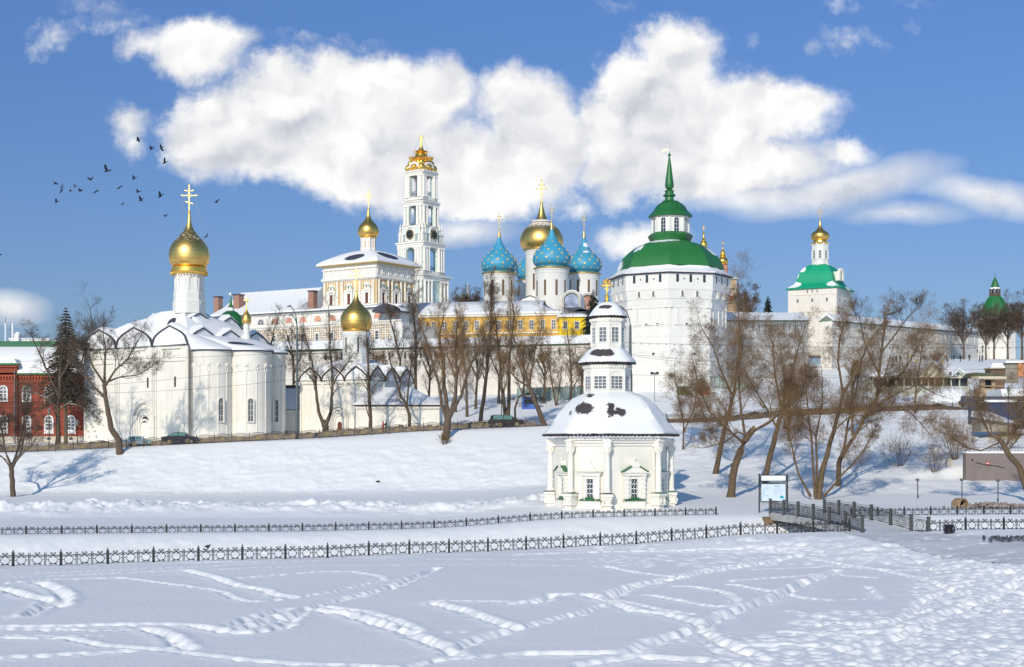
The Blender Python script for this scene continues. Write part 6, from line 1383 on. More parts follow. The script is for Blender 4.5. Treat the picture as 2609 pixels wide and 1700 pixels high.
# info board
def build_board():
    S = Site(1935, 1296, 137); k = S.k; g = gz(S.loc.x, 137); t = thing('information_board', (S.loc.x, 137, g), 'black framed two-panel information board with a pale map, left of the footbridge', 'information board')
    def Z_(y): return (YH - y) * k + H - g
    X = S.X; m = MB()
    for px in (1934.5, 2006): m.tube([(X(px), 0, -.4), (X(px), 0, Z_(1208))], .07, 6)
    for y_, zt in ((1208, 1), (1229.5, 1), (1281.5, 1)): m.box(X(1932), X(2008), -.02, .02, Z_(y_) - .02, Z_(y_) + .02)
    for x0, y0, x1, y1 in ((1938.5, 1211, 2002.5, 1226), (1938.5, 1232.5, 2002.5, 1278)):
        for a in ((x0, y0, x1, y0), (x0, y1, x1, y1)): m.box(X(a[0]), X(a[2]), -.05, .01, Z_(a[1]) - .04, Z_(a[1]) + .04)
        for xx in (x0, x1): m.box(X(xx) - .04, X(xx) + .04, -.05, .01, Z_(y1), Z_(y0))
    m.build('frame', iron, t)
    m = MB(); m.box(X(1938.5), X(2002.5), -.04, 0, Z_(1226), Z_(1211)); m.build('header_panel', mat('pale_panel', (.76, .80, .82), .5, var=.04), t)
    m = MB(); m.box(X(1938.5), X(2002.5), -.04, 0, Z_(1278), Z_(1232.5)); mp = m.build('map_panel', mat('map_panel', (.58, .68, .78), .5, var=.10, vs=2), t)
    lb = mat('map_blue', (.24, .38, .62), .6); db = mat('map_dark_blue', (.03, .14, .30), .6); tq = mat('map_teal', (.02, .32, .42), .6)
    m = MB()
    for a in ([(1940, 1258), (1945, 1257), (1948, 1261), (1944, 1266), (1942, 1274)], [(1945, 1257), (1947, 1250), (1944, 1247)], [(1950, 1246), (1954, 1240), (1956, 1237)], [(1952, 1247), (1958, 1244)], [(1948, 1261), (1952, 1264), (1956, 1262)], [(1958, 1268), (1962, 1272), (1968, 1272)]): m.tube([(X(x), -.045, Z_(y)) for x, y in a], .022, 4)
    m.build('map_lines', lb, mp)
    m = MB()
    for i, (w, x) in enumerate(((1.6, 1975), (1.2, 1978), (1.4, 1980.5), (1.2, 1983), (1.8, 1985.5))): m.box(X(x - w / 2), X(x + w / 2), -.046, -.041, Z_(1240.5), Z_(1238 + (i % 2)))
    m.build('heading', db, mp)
    m = MB(); m.ext([(X(1987.5), Z_(1270)), (X(1987.5), Z_(1264)), (X(1991), Z_(1262.5)), (X(1996), Z_(1264.5)), (X(1996), Z_(1267.5)), (X(1999.5), Z_(1268.5)), (X(1999.5), Z_(1270))], -.046, -.041); m.build('building_picture', tq, mp)
    m = MB()
    for i in range(7): m.box(X(1970), X(1997 - (i % 3) * 3), -.0445, -.041, Z_(1246 + i * 2.2), Z_(1246 + i * 2.2) + .018)
    m.build('text_lines', mat('text_grey', (.40, .47, .56), .6), mp)
build_board()
# ================================================================ trees
class Tree:
    def __init__(s, seed, up=.25, spread=.75, twr=.014, dens=1.0, droop=0.0, wob=.15):
        s.r = random.Random(seed); s.tr = MB(); s.br = MB(); s.up = up; s.sp = spread; s.twr = twr; s.dens = dens; s.droop = droop; s.wob = wob
    def rdir(s, d, ang):
        a = d.orthogonal().normalized(); b = d.cross(a); t = s.r.uniform(0, 2 * PI)
        return (d * math.cos(ang) + (a * math.cos(t) + b * math.sin(t)) * math.sin(ang)).normalized()
    def shoot(s, p, d, L, r, lev, mb, maxlev=4):
        R = s.r; n = 5 if lev <= 1 else (4 if lev == 2 else 3 if lev == 3 else 2); L = L * R.uniform(.75, 1.05); pts = [p.copy()]; rad = [r]; dd = d.copy(); q = p.copy()
        for i in range(n):
            w = s.wob * (.8 if lev < 3 else 1.25)
            dd = (dd + Vector((R.gauss(0, w), R.gauss(0, w), R.gauss(0, w) + s.up * .35 - (s.droop * .5 if lev >= 3 else 0)))).normalized()
            q = q + dd * (L / n); pts.append(q.copy()); rad.append(max(s.twr * .55, r * (1 - .82 * (i + 1) / n)))
        mb.tube(pts, rad, 6 if r > .12 else (4 if r > .05 else 3), cap=False)
        if lev >= maxlev: return
        nch = {0: 5, 1: 5.5, 2: 5.5, 3: 4.6}[lev] * s.dens; nch = int(nch + R.random())
        for c in range(nch):
            t = (.25 if lev else .35) + (.75 if lev else .65) * (c + R.random()) / nch; t = min(t, .999); i = int(t * n); f = t * n - i; a, b = pts[i], pts[min(i + 1, n)]
            pp = a + (b - a) * f; rr = rad[i] + (rad[min(i + 1, n)] - rad[i]) * f; dl = (pts[min(i + 1, n)] - pts[i]).normalized()
            nd = s.rdir(dl, R.uniform(.6, 1.35) * s.sp + .15); nd = (nd + Vector((0, 0, s.up * (.8 if lev < 2 else .35)))).normalized()
            s.shoot(pp, nd, L * (R.uniform(.42, .75) if lev < 2 else R.uniform(.6, .95)) * (1.15 - .45 * t), max(s.twr * .8, rr * .5 if lev < 3 else s.twr), lev + 1, s.br if lev >= 0 else mb, maxlev)
    def limb(s, pts, r0, r1, top=True, kids=7, L=None, lev=1, t0=.4, maxlev=4):
        """one hand-placed trunk or limb, then branches off its upper part"""
        R = s.r; V = [Vector(p) for p in pts]; fine = []
        for a, b in zip(V, V[1:]):
            for k in range(3): fine.append(a + (b - a) * (k / 3) + Vector((R.gauss(0, r0 * .12), R.gauss(0, r0 * .12), 0)) * (k > 0))
        fine.append(V[-1]); n = len(fine); rad = [r0 + (r1 - r0) * i / (n - 1) for i in range(n)]; rad[0] *= 1.25
        s.tr.tube(fine, rad, 9, cap=False); tot = sum((b - a).length for a, b in zip(fine, fine[1:])); L = L or tot * .45
        for c in range(int(kids * s.dens + .5)):
            t = t0 + (1 - t0) * (c + R.random()) / max(1, kids * s.dens); t = min(t, .995); i = int(t * (n - 1)); a = fine[i]; d = (fine[min(i + 1, n - 1)] - fine[max(i - 1, 0)]).normalized()
            nd = s.rdir(d, R.uniform(.5, 1.1) * s.sp + .1); nd = (nd + Vector((0, 0, s.up))).normalized(); s.shoot(a, nd, L * R.uniform(.7, 1.15) * (1.2 - .5 * t), max(.03, rad[i] * .5), lev, s.br, maxlev)
        if top: s.shoot(fine[-1], (fine[-1] - fine[-2]).normalized(), L * .9, r1, lev, s.br, maxlev)
    def done(s, name, loc, label, group, bm=None, tm=None, cat='tree'):
        t = thing(name, loc, label, cat, group); s.tr.build('trunk', bm or bark, t, smooth=True, angle=60); b = s.br.build('crown', tm or twig, t, smooth=False); return t
def px_tree(name, seed, d, base, limbs, label, group='bare trees along the road', bm=None, tm=None, k0=None, **kw):
    """limbs: list of (points as (px, py, depth offset), r0, r1, kids, L_px); first point of a limb may be any point"""
    k = d / FP; X0 = (base[0] - CX) * k; g = gz(X0, d); T_ = Tree(seed, **kw)
    def c(p): return ((p[0] - base[0]) * k, (p[2] if len(p) > 2 else 0), (YH - p[1]) * k + H - g)
    for L in limbs:
        if group == G2: L = L[:4] + (L[4] and L[4] * 1.05,) + L[5:]
        if group == G2: L = (L[0], L[1] * .85, L[2]) + tuple(L[3:])
        pts = [c(p) for p in L[0]]
        if L[0][0][:2] == base: pts[0] = (0, 0, -.4)
        T_.limb(pts, L[1], L[2], kids=L[3], L=(L[4] * k if L[4] else None), t0=(L[5] if len(L) > 5 else .35))
    return T_.done(name, (X0, d, g), label, group, bm, tm)
G1 = 'bare trees along the road'; G2 = 'willows and bushes right of the chapel'
px_tree('bare_tree', 11, 187, (33, 1262), [([(33, 1262), (32, 1225), (28, 1190)], .36, .30, 0, 10), ([(28, 1192), (0, 1165, 1), (-30, 1150, 1), (-60, 1100, 2)], .17, .06, 7, 62), ([(29, 1190), (20, 1150, -1), (12, 1100, -1), (5, 1040, -2)], .18, .06, 8, 70),
   ([(31, 1190), (48, 1150, 1), (62, 1100, 0), (70, 1050, 0)], .2, .06, 8, 70), ([(30, 1188), (60, 1160, -1), (90, 1135, -1.5), (118, 1100, -2)], .15, .05, 7, 55), ([(30, 1190), (34, 1140, 2), (40, 1080, 3), (44, 1030, 3)], .17, .05, 8, 65)], 'small round-headed bare tree with a short trunk, standing on the snow at the left edge', None, twr=.0115, dens=1.15)
px_tree('bare_tree', 12, 216, (148, 1140), [([(148, 1140), (148, 1080), (149, 1030), (152, 960), (158, 890)], .42, .12, 9, 70), ([(148, 1045), (120, 1018), (92, 1002), (72, 998)], .17, .06, 7, 45, .4), ([(150, 1045), (175, 1028), (205, 1035), (228, 1062)], .16, .05, 8, 42, .4), ([(149, 1010), (125, 955), (100, 900), (82, 860)], .2, .06, 8, 55), ([(152, 965), (176, 925), (200, 905)], .16, .06, 7, 50)], 'tall bare tree with snow along its limbs, in front of the brick building', G1, droop=.25)
px_tree('bare_tree', 13, 205, (307, 1162), [([(307, 1162), (302, 1120), (283, 1092), (276, 1055), (268, 1010), (266, 970)], .52, .24, 0, 10), ([(267, 980), (262, 930, 1), (264, 890, 1), (258, 850, 1)], .2, .06, 8, 58), ([(264, 1010), (238, 985), (215, 955), (208, 925), (216, 890)], .22, .07, 9, 70, .3), ([(267, 985), (292, 945), (325, 915), (345, 880)], .18, .06, 9, 70), ([(267, 980), (245, 940, -1), (225, 900, -1), (205, 868, -2)], .18, .06, 8, 58), ([(268, 975), (300, 960, 1), (345, 955, 1), (380, 935, 1)], .14, .05, 8, 60)], 'large bare tree with a thick crooked leaning trunk, in front of the white church portal', G1, twr=.0115, dens=1.1)
px_tree('bare_tree', 14, 250, (238, 1120), [([(238, 1120), (240, 1000), (238, 900), (236, 850)], .4, .15, 9, 95, .5)], 'bare treetop rising behind the white church roof, right of the spruce', G1, twr=.014)
px_tree('bare_tree', 15, 221, (832, 1112), [([(832, 1112), (829, 1092), (826, 1080)], .55, .5, 0, 10), ([(826, 1084), (812, 1050), (806, 1000), (802, 960), (790, 900), (775, 850)], .3, .07, 10, 62), ([(830, 1084), (843, 1050), (846, 1000), (846, 950), (840, 880), (838, 800)], .32, .07, 12, 62), ([(846, 985), (862, 955), (885, 925), (902, 900)], .14, .05, 8, 48, .2), ([(804, 975), (780, 950), (760, 940)], .12, .05, 7, 42, .2)], 'bare tree forking low into two tall stems, in front of the small church', G1, droop=.3, twr=.0115)
px_tree('bare_tree', 16, 219, (945, 1105), [([(945, 1105), (944, 1070), (940, 1000), (938, 930), (934, 860)], .34, .12, 13, 56, .3), ([(940, 1000), (962, 975), (975, 965)], .1, .04, 5, 36, .3)], 'slim straight bare tree with drooping branches, right of the gold onion dome', G1, droop=.45, twr=.0115)
px_tree('bare_tree', 17, 221, (1043, 1100), [([(1043, 1100), (1043, 1060), (1036, 1035), (1018, 1000), (1003, 950), (990, 905)], .3, .1, 10, 52, .35), ([(1037, 1035), (1040, 990), (1046, 940), (1050, 900)], .16, .06, 9, 48, .3)], 'bare tree bending left above the couple by the railing, in front of the annex', G1, droop=.35, twr=.0115)
px_tree('bare_tree', 18, 208, (1134, 1140), [([(1134, 1140), (1138, 1100), (1142, 1060)], .62, .5, 0, 10), ([(1140, 1070), (1125, 1030), (1118, 980), (1100, 920), (1080, 850)], .32, .09, 11, 80, .35), ([(1142, 1062), (1130, 980, 1), (1130, 930, 1), (1118, 860, 1), (1130, 800, 1)], .34, .08, 12, 80, .35), ([(1145, 1062), (1160, 1010), (1165, 950), (1160, 890), (1165, 820)], .32, .08, 12, 80, .35), ([(1146, 1062), (1175, 1010), (1190, 950), (1212, 900), (1235, 850)], .28, .07, 11, 75, .3)], 'biggest roadside bare tree, many-stemmed, rooted on the snow slope in front of the railing', G1, dens=1.0, tm=twig2, up=.4, twr=.0115)
px_tree('bare_tree', 19, 222, (1222, 1090), [([(1222, 1090), (1232, 1020), (1240, 950), (1246, 880), (1252, 800), (1250, 740)], .36, .08, 18, 62, .35)], 'dark dense upright bare tree, left of the black car', G1, dens=1.2, up=.5, twr=.0115)
px_tree('bare_tree', 20, 222, (1292, 1075), [([(1292, 1075), (1283, 1020), (1276, 960), (1270, 880), (1262, 810)], .36, .08, 11, 62, .3), ([(1294, 1075), (1297, 1010), (1296, 940), (1302, 870), (1310, 800), (1300, 750)], .34, .07, 13, 62, .3)], 'bare tree with two close stems rising directly behind the black car', G1, tm=twig2, dens=1.1, up=.45, twr=.0115)
px_tree('bare_tree', 21, 216, (1390, 1088), [([(1390, 1088), (1368, 1035), (1348, 985), (1330, 930), (1318, 890)], .42, .16, 5, 60, .5), ([(1345, 985), (1315, 965), (1298, 945)], .18, .1, 4, 45, .5), ([(1320, 900), (1305, 850), (1300, 790)], .13, .05, 8, 62, .2), ([(1335, 930), (1345, 900), (1372, 870), (1380, 830)], .13, .05, 8, 60, .2)], 'bare tree leaning strongly left over the road beside the chapel roof', G1, tm=twig2, twr=.0115)
px_tree('bare_tree', 22, 240, (1312, 1075), [([(1312, 1075), (1312, 1040), (1322, 1010), (1345, 1002), (1365, 1010)], .2, .09, 12, 34, .3)], 'low weeping bare tree with arching snowy branches, behind the black car', G1, droop=.9, up=-.1, tm=twig, twr=.0115)
px_tree('bare_tree', 23, 262, (1418, 1045), [([(1418, 1045), (1410, 1000), (1402, 950), (1395, 910)], .2, .07, 9, 48, .3), ([(1418, 1040), (1426, 980), (1432, 930)], .15, .05, 8, 46, .2)], 'thin bare tree in front of the green sheet fence, nearer to the leaning tree', G1, tm=twig2, twr=.014)
px_tree('bare_tree', 24, 255, (1452, 1050), [([(1452, 1050), (1456, 980), (1452, 900), (1445, 840)], .28, .07, 13, 58, .3), ([(1454, 1000), (1475, 960), (1490, 920)], .14, .05, 8, 48, .2)], 'bare tree just left of the chapel tiers, its branches crossing the monastery wall', G1, tm=twig2, twr=.014)
px_tree('bare_tree', 25, 262, (1058, 1010), [([(1058, 1010), (1058, 940), (1060, 880), (1056, 820), (1050, 760)], .36, .08, 15, 62, .2)], 'dark dense bare tree before the yellow building, nearer to the bell tower', G1, dens=1.15, up=.5, twr=.014)
px_tree('bare_tree', 26, 262, (1010, 1010), [([(1010, 1010), (1020, 920), (1004, 850), (990, 800)], .3, .07, 13, 60, .25)], 'bare tree in front of the refectory porch roof', G1, twr=.014, up=.4)
px_tree('bare_tree', 27, 262, (745, 1000), [([(745, 1000), (748, 940), (742, 890), (730, 850)], .28, .08, 12, 50, .2), ([(746, 960), (765, 910), (770, 870)], .15, .05, 8, 45, .2)], 'bare tree behind the tall double-headed street lamp', G1, twr=.014, droop=.2)
px_tree('bare_tree', 28, 264, (690, 990), [([(690, 990), (688, 920), (692, 870), (700, 830)], .28, .07, 12, 48, .2)], 'bare tree crown between the white church apses and the street lamp', G1, twr=.014)
px_tree('bare_tree', 29, 250, (1190, 1040), [([(1190, 1040), (1188, 960), (1178, 890), (1180, 830)], .26, .06, 13, 60, .2)], 'bare tree standing behind the biggest roadside tree', G1, twr=.014, tm=twig2, up=.45)
px_tree('bare_tree', 30, 262, (1345, 1040), [([(1345, 1040), (1352, 960), (1362, 900), (1370, 850)], .22, .06, 11, 55, .2)], 'slender bare tree by the blue kiosk', G1, twr=.014, tm=twig2)
G2 = 'willows and bushes right of the chapel'
wk = dict(bm=bark2, tm=twig2, twr=.0098, dens=1.22, spread=.95)
px_tree('willow', 41, 160, (1860, 1262), [([(1860, 1262), (1872, 1190), (1895, 1125), (1918, 1095)], .52, .36, 0, 10), ([(1914, 1100), (1960, 1075), (1995, 1045), (2030, 1000)], .26, .09, 10, 85, .4), ([(1905, 1112), (1880, 1100), (1850, 1125), (1800, 1140)], .15, .05, 9, 62, .3), ([(1900, 1115), (1892, 1050, 1), (1886, 980, 1), (1890, 900, 1), (1895, 850, 1)], .18, .05, 10, 70, .25), ([(1890, 1125), (1840, 1085, -1), (1790, 1060, -1), (1770, 1000, -1)], .14, .05, 10, 72, .25), ([(1995, 1045), (2000, 980), (1990, 900)], .12, .05, 9, 80, .2)], 'leaning willow with a dark thick trunk, nearest to the chapel', G2, **wk)
px_tree('willow', 42, 178, (1822, 1205), [([(1822, 1205), (1838, 1130), (1850, 1080), (1868, 1010), (1880, 930)], .42, .14, 9, 90, .45), ([(1848, 1090), (1810, 1050), (1780, 990), (1768, 930)], .16, .05, 10, 80, .3), ([(1868, 1010), (1840, 950), (1815, 880), (1790, 840)], .15, .05, 10, 80, .2), ([(1875, 960), (1885, 880), (1882, 800), (1880, 745)], .15, .05, 10, 80, .2)], 'willow with a slimmer trunk, farther up the slope behind the nearest leaning one', G2, **wk)
px_tree('willow', 43, 172, (1945, 1212), [([(1945, 1212), (1965, 1150), (1982, 1090), (1992, 1040)], .42, .26, 0, 10), ([(1992, 1045), (1975, 960), (1970, 880), (1965, 865)], .18, .05, 10, 66, .2), ([(1992, 1045), (2015, 960), (2030, 900), (2045, 850)], .18, .05, 10, 68, .2), ([(1980, 1090), (1940, 1020), (1905, 960), (1885, 900)], .15, .05, 11, 80, .2), ([(1990, 1050), (2040, 1010), (2060, 950)], .13, .05, 10, 75, .2)], 'willow with a straight leaning trunk, rising behind the information board', G2, **wk)
px_tree('willow', 44, 158, (2084, 1268), [([(2084, 1268), (2095, 1200), (2112, 1140), (2130, 1075), (2150, 1000)], .42, .16, 0, 10), ([(2078, 1268), (2072, 1190), (2068, 1120), (2060, 1060), (2055, 980), (2050, 920)], .2, .05, 10, 72, .35), ([(2066, 1266), (2035, 1210), (2018, 1140), (2000, 1075)], .17, .06, 9, 75, .5), ([(2098, 1266), (2125, 1235), (2150, 1205), (2200, 1150), (2225, 1100)], .17, .05, 9, 75, .5), ([(2082, 1262), (2086, 1180, 1), (2084, 1110, 1), (2100, 1030, 1), (2100, 960, 1)], .18, .05, 10, 72, .35), ([(2148, 1005), (2135, 920), (2140, 860), (2150, 830)], .17, .05, 9, 66, .2), ([(2150, 1000), (2190, 930), (2215, 870), (2245, 830)], .17, .05, 9, 66, .2), ([(2110, 1145), (2118, 1100, -1), (2160, 1060, -1), (2210, 1045, -2)], .15, .05, 9, 75, .3)], 'big willow with a fan of many stems, rooted just right of the information board', G2, **wk)
px_tree('willow', 45, 170, (2135, 1228), [([(2135, 1228), (2138, 1180), (2150, 1150)], .36, .3, 0, 10), ([(2152, 1150), (2185, 1100), (2210, 1050), (2240, 1000), (2260, 940)], .26, .08, 12, 100, .3), ([(2150, 1150), (2160, 1080), (2180, 1000), (2195, 920)], .2, .06, 12, 95, .2), ([(2205, 1060), (2270, 1035), (2320, 1050), (2355, 1090)], .15, .05, 13, 80, .2), ([(2215, 1045), (2290, 1000), (2340, 980), (2375, 1000)], .15, .05, 12, 80, .2), ([(2240, 1000), (2300, 950), (2330, 900), (2350, 860)], .13, .05, 10, 85, .2)], 'wide willow with long drooping right-hand branches, behind the many-stemmed one', G2, droop=.35, **wk)
px_tree('willow', 46, 246, (2232, 1030), [([(2232, 1030), (2240, 950), (2248, 880), (2255, 800), (2262, 800)], .36, .1, 11, 62, .2), ([(2245, 900), (2290, 840), (2320, 800), (2335, 790)], .18, .05, 9, 55, .3), ([(2238, 950), (2205, 880), (2190, 810), (2180, 800)], .2, .05, 9, 58, .3)], 'tall dark bare tree overtopping the willows, against the sky', G2, bm=bark, tm=twig, twr=.014, dens=1.0, up=.4)
px_tree('willow', 47, 200, (2010, 1090), [([(2010, 1090), (2012, 1040), (2010, 1000)], .2, .12, 26, 55, .1)], 'dense orange-brown bushy willow crown, left of the many-stemmed willow', G2, bm=bark2, tm=twig3, twr=.012, dens=.95)
px_tree('willow', 48, 205, (2172, 1050), [([(2172, 1050), (2172, 990), (2170, 945)], .2, .12, 26, 48, .1)], 'dense golden-brown bushy willow crown in the middle of the right-hand trees', G2, bm=bark2, tm=twig3, twr=.012, dens=.95)
px_tree('willow', 49, 196, (1740, 1130), [([(1740, 1130), (1742, 1080), (1730, 1020), (1720, 960)], .14, .05, 12, 62, .2), ([(1742, 1100), (1770, 1040), (1775, 980)], .12, .04, 10, 58, .2)], 'thin low willow close to the right side of the chapel roof', G2, **wk)
px_tree('willow', 50, 225, (2330, 1040), [([(2330, 1040), (2335, 980), (2345, 920), (2350, 870)], .2, .06, 11, 62, .2), ([(2333, 1000), (2375, 950), (2400, 920)], .12, .04, 8, 50, .2)], 'sparse thin tree in front of the gabled pavilions', G2, **wk)
px_tree('willow', 51, 150, (2630, 1235), [([(2630, 1235), (2600, 1195), (2565, 1150), (2545, 1118)], .42, .26, 0, 10), ([(2546, 1120), (2520, 1105), (2500, 1060), (2488, 1020)], .15, .05, 9, 62, .2), ([(2550, 1125), (2500, 1148), (2460, 1140), (2420, 1110), (2385, 1095)], .14, .04, 9, 48, .3), ([(2560, 1140), (2590, 1090), (2610, 1030), (2620, 980)], .16, .05, 10, 65, .2), ([(2565, 1150), (2600, 1110), (2640, 1090)], .14, .05, 9, 58, .2)], 'leaning willow at the right edge, its snowy trunk crossing the brown retaining wall', G2, **wk)
def bush(seed, base, d, n, Lp, label, tm=None, spread=.7, **kw):
    k = d / FP; X0 = (base[0] - CX) * k; g = gz(X0, d); T_ = Tree(seed, up=.4, spread=.6, twr=.0115, **kw); R = T_.r
    for i in range(n):
        a = -spread + 2 * spread * (i + .5) / n + R.uniform(-.1, .1); dd = Vector((math.sin(a), R.uniform(-.5, .5), math.cos(a))).normalized(); T_.shoot(Vector((math.sin(a) * .25, 0, -.2)), dd, Lp * k * R.uniform(.7, 1.1), .035, 2, T_.tr if i % 3 else T_.br)
    t = thing('bush', (X0, d, g), label, 'bush', G2); T_.tr.build('stems', bark2, t); T_.br.build('twigs', tm or twig2, t); return t
bush(61, (2432, 1122), 182, 26, 95, 'fan-shaped leafless bush above the brown retaining wall')
bush(62, (2382, 1150), 176, 14, 60, 'low leafless bush on the slope, left of the fan-shaped one')
bush(63, (1132, 1146), 206, 12, 26, 'tiny clump of shoots at the foot of the biggest roadside tree')
bush(64, (1480, 1062), 232, 22, 46, 'reddish scrub behind the railing, just left of the chapel dome', spread=1.0)
bush(65, (1500, 1045), 240, 22, 42, 'scrub close against the left side of the chapel dome', spread=1.0)
bush(66, (2560, 1120), 184, 22, 55, 'brownish hedge-like bush on top of the retaining wall', tm=twig3, spread=1.1)
bush(67, (1776, 1070), 220, 16, 60, 'leafless bush at the left end of the right-hand railing')
bush(68, (2290, 1145), 182, 18, 70, 'tangled low bush under the drooping willow branches', spread=1.0)
for i, (x, d, top, w) in enumerate(((1092, 268, 845, 50), (1160, 258, 800, 55), (1212, 262, 790, 55), (1270, 270, 800, 55), (1332, 262, 815, 50), (1385, 268, 850, 46), (1480, 266, 880, 42), (968, 266, 860, 46), (872, 268, 850, 44))):
    px_tree('bare_tree', 90 + i, d, (x, 1000), [([(x, 1000), (x + 4, 940), (x - 3, top + 70)], .26, .08, 12, w, .2), ([(x + 2, 965), (x + 18, 920), (x + 24, top + 80)], .15, .05, 8, w * .85, .2), ([(x + 2, 960), (x - 18, 915), (x - 26, top + 85)], .15, .05, 8, w * .85, .2)], 'one of the bare trees of the tangled row right before the old monastery wall', 'row of bare trees before the old monastery wall', twr=.013, tm=(twig2 if i % 2 else twig), up=.4)
G3 = 'bare trees by the far monastery wall'
def far_tree(seed, base, d, top, half, label, lean=0):
    k = d / FP; h = base[1] - top
    return px_tree('bare_tree', seed, d, (base[0], base[1]), [([(base[0], base[1]), (base[0] + lean * .3, base[1] - h * .25), (base[0] + lean * .7, base[1] - h * .45), (base[0] + lean, base[1] - h * .72)], .02 * h * k, .1, 15, half * 1.05, .3), ([(base[0] + lean * .3, base[1] - h * .3), (base[0] - half * .4, base[1] - h * .55), (base[0] - half * .6, base[1] - h * .75)], .18, .07, 9, half * .8, .2), ([(base[0] + lean * .3, base[1] - h * .3), (base[0] + half * .4, base[1] - h * .55), (base[0] + half * .6, base[1] - h * .75)], .18, .07, 9, half * .8, .2)], label, G3, twr=.026, dens=1.05)
far_tree(71, (2455, 914), 396, 775, 55, 'bare tree standing alone before the pale wall, left of the far tower')
far_tree(72, (2512, 914), 392, 790, 42, 'bare tree just left of the far tower roof')
far_tree(73, (2533, 905), 398, 780, 40, 'bare tree growing directly in front of the far tower')
far_tree(74, (2568, 900), 402, 775, 42, 'bare tree just right of the far tower roof')
far_tree(75, (2604, 905), 392, 752, 55, 'bare tree cut by the right edge of the view')
far_tree(76, (1900, 860), 352, 722, 38, 'distant dark bare tree behind the wall, right of the corner tower')
far_tree(77, (1190, 830), 410, 745, 40, 'distant bare treetops around the small carved cupola')
def spruce(d, x, ybase, ytop, half, label, m_, seed=1, rows=26):
    k = d / FP; X0 = (x - CX) * k; g = gz(X0, d); z0 = (YH - ybase) * k + H - g; z1 = (YH - ytop) * k + H - g; R = random.Random(seed)
    t = thing('spruce', (X0, d, g), label, 'spruce', None); m = MB(); m.tube([(0, 0, -.5), (0, 0, z1 * .6), (0, 0, z1)], [.35, .2, .03], 7); m.build('trunk', bark, t)
    c = MB()
    for i in range(rows):
        f = i / (rows - 1); z = z0 + (z1 - z0) * f; zj = z; rad = half * k * (1 - f) ** .85 * R.uniform(.85, 1.1) + .12; nb = max(6, int(12 + 14 * (1 - f)))
        for j in range(nb):
            a = R.uniform(0, 2 * PI); L = rad * R.uniform(.7, 1.12); dx, dy = math.cos(a), math.sin(a); z = zj + R.uniform(-.45, .45) * (1 - f); drop = R.uniform(.16, .42) * L
            for s in range(6):
                q = (s + 1) / 6; w = .5 * (1 - q * .5) * L * .5 + .16; cx_, cy_, cz_ = dx * L * q, dy * L * q, z - drop * q + .12 * L * math.sin(q * PI)
                for e in range(3):
                    b = R.uniform(-1.1, 1.1); ex, ey = dx * math.cos(b) - dy * math.sin(b), dx * math.sin(b) + dy * math.cos(b); l_ = w * R.uniform(.6, 1.2)
                    i0 = c.pt((cx_ - ey * .05, cy_ + ex * .05, cz_)); i1 = c.pt((cx_ + ey * .05, cy_ - ex * .05, cz_)); i2 = c.pt((cx_ + ex * l_, cy_ + ey * l_, cz_ - R.uniform(.0, .5) * l_)); i3 = c.pt((cx_, cy_, cz_ - .16)); c.face((i0, i1, i2)); c.face((i0, i3, i2))
    c.build('crown', m_, t); return t
spruce(236, 168, 1020, 785, 66, 'tall brownish spruce rising behind the brick building, against the sky', brown_spruce, 3, 34)
spruce(330, 1512, 850, 738, 34, 'dark spruce between the yellow wing and the corner tower', spruce_m, 4, 24)
spruce(352, 1957, 815, 755, 16, 'little dark spruce peeking over the wall, left of the green domed church', spruce_m, 5, 16)
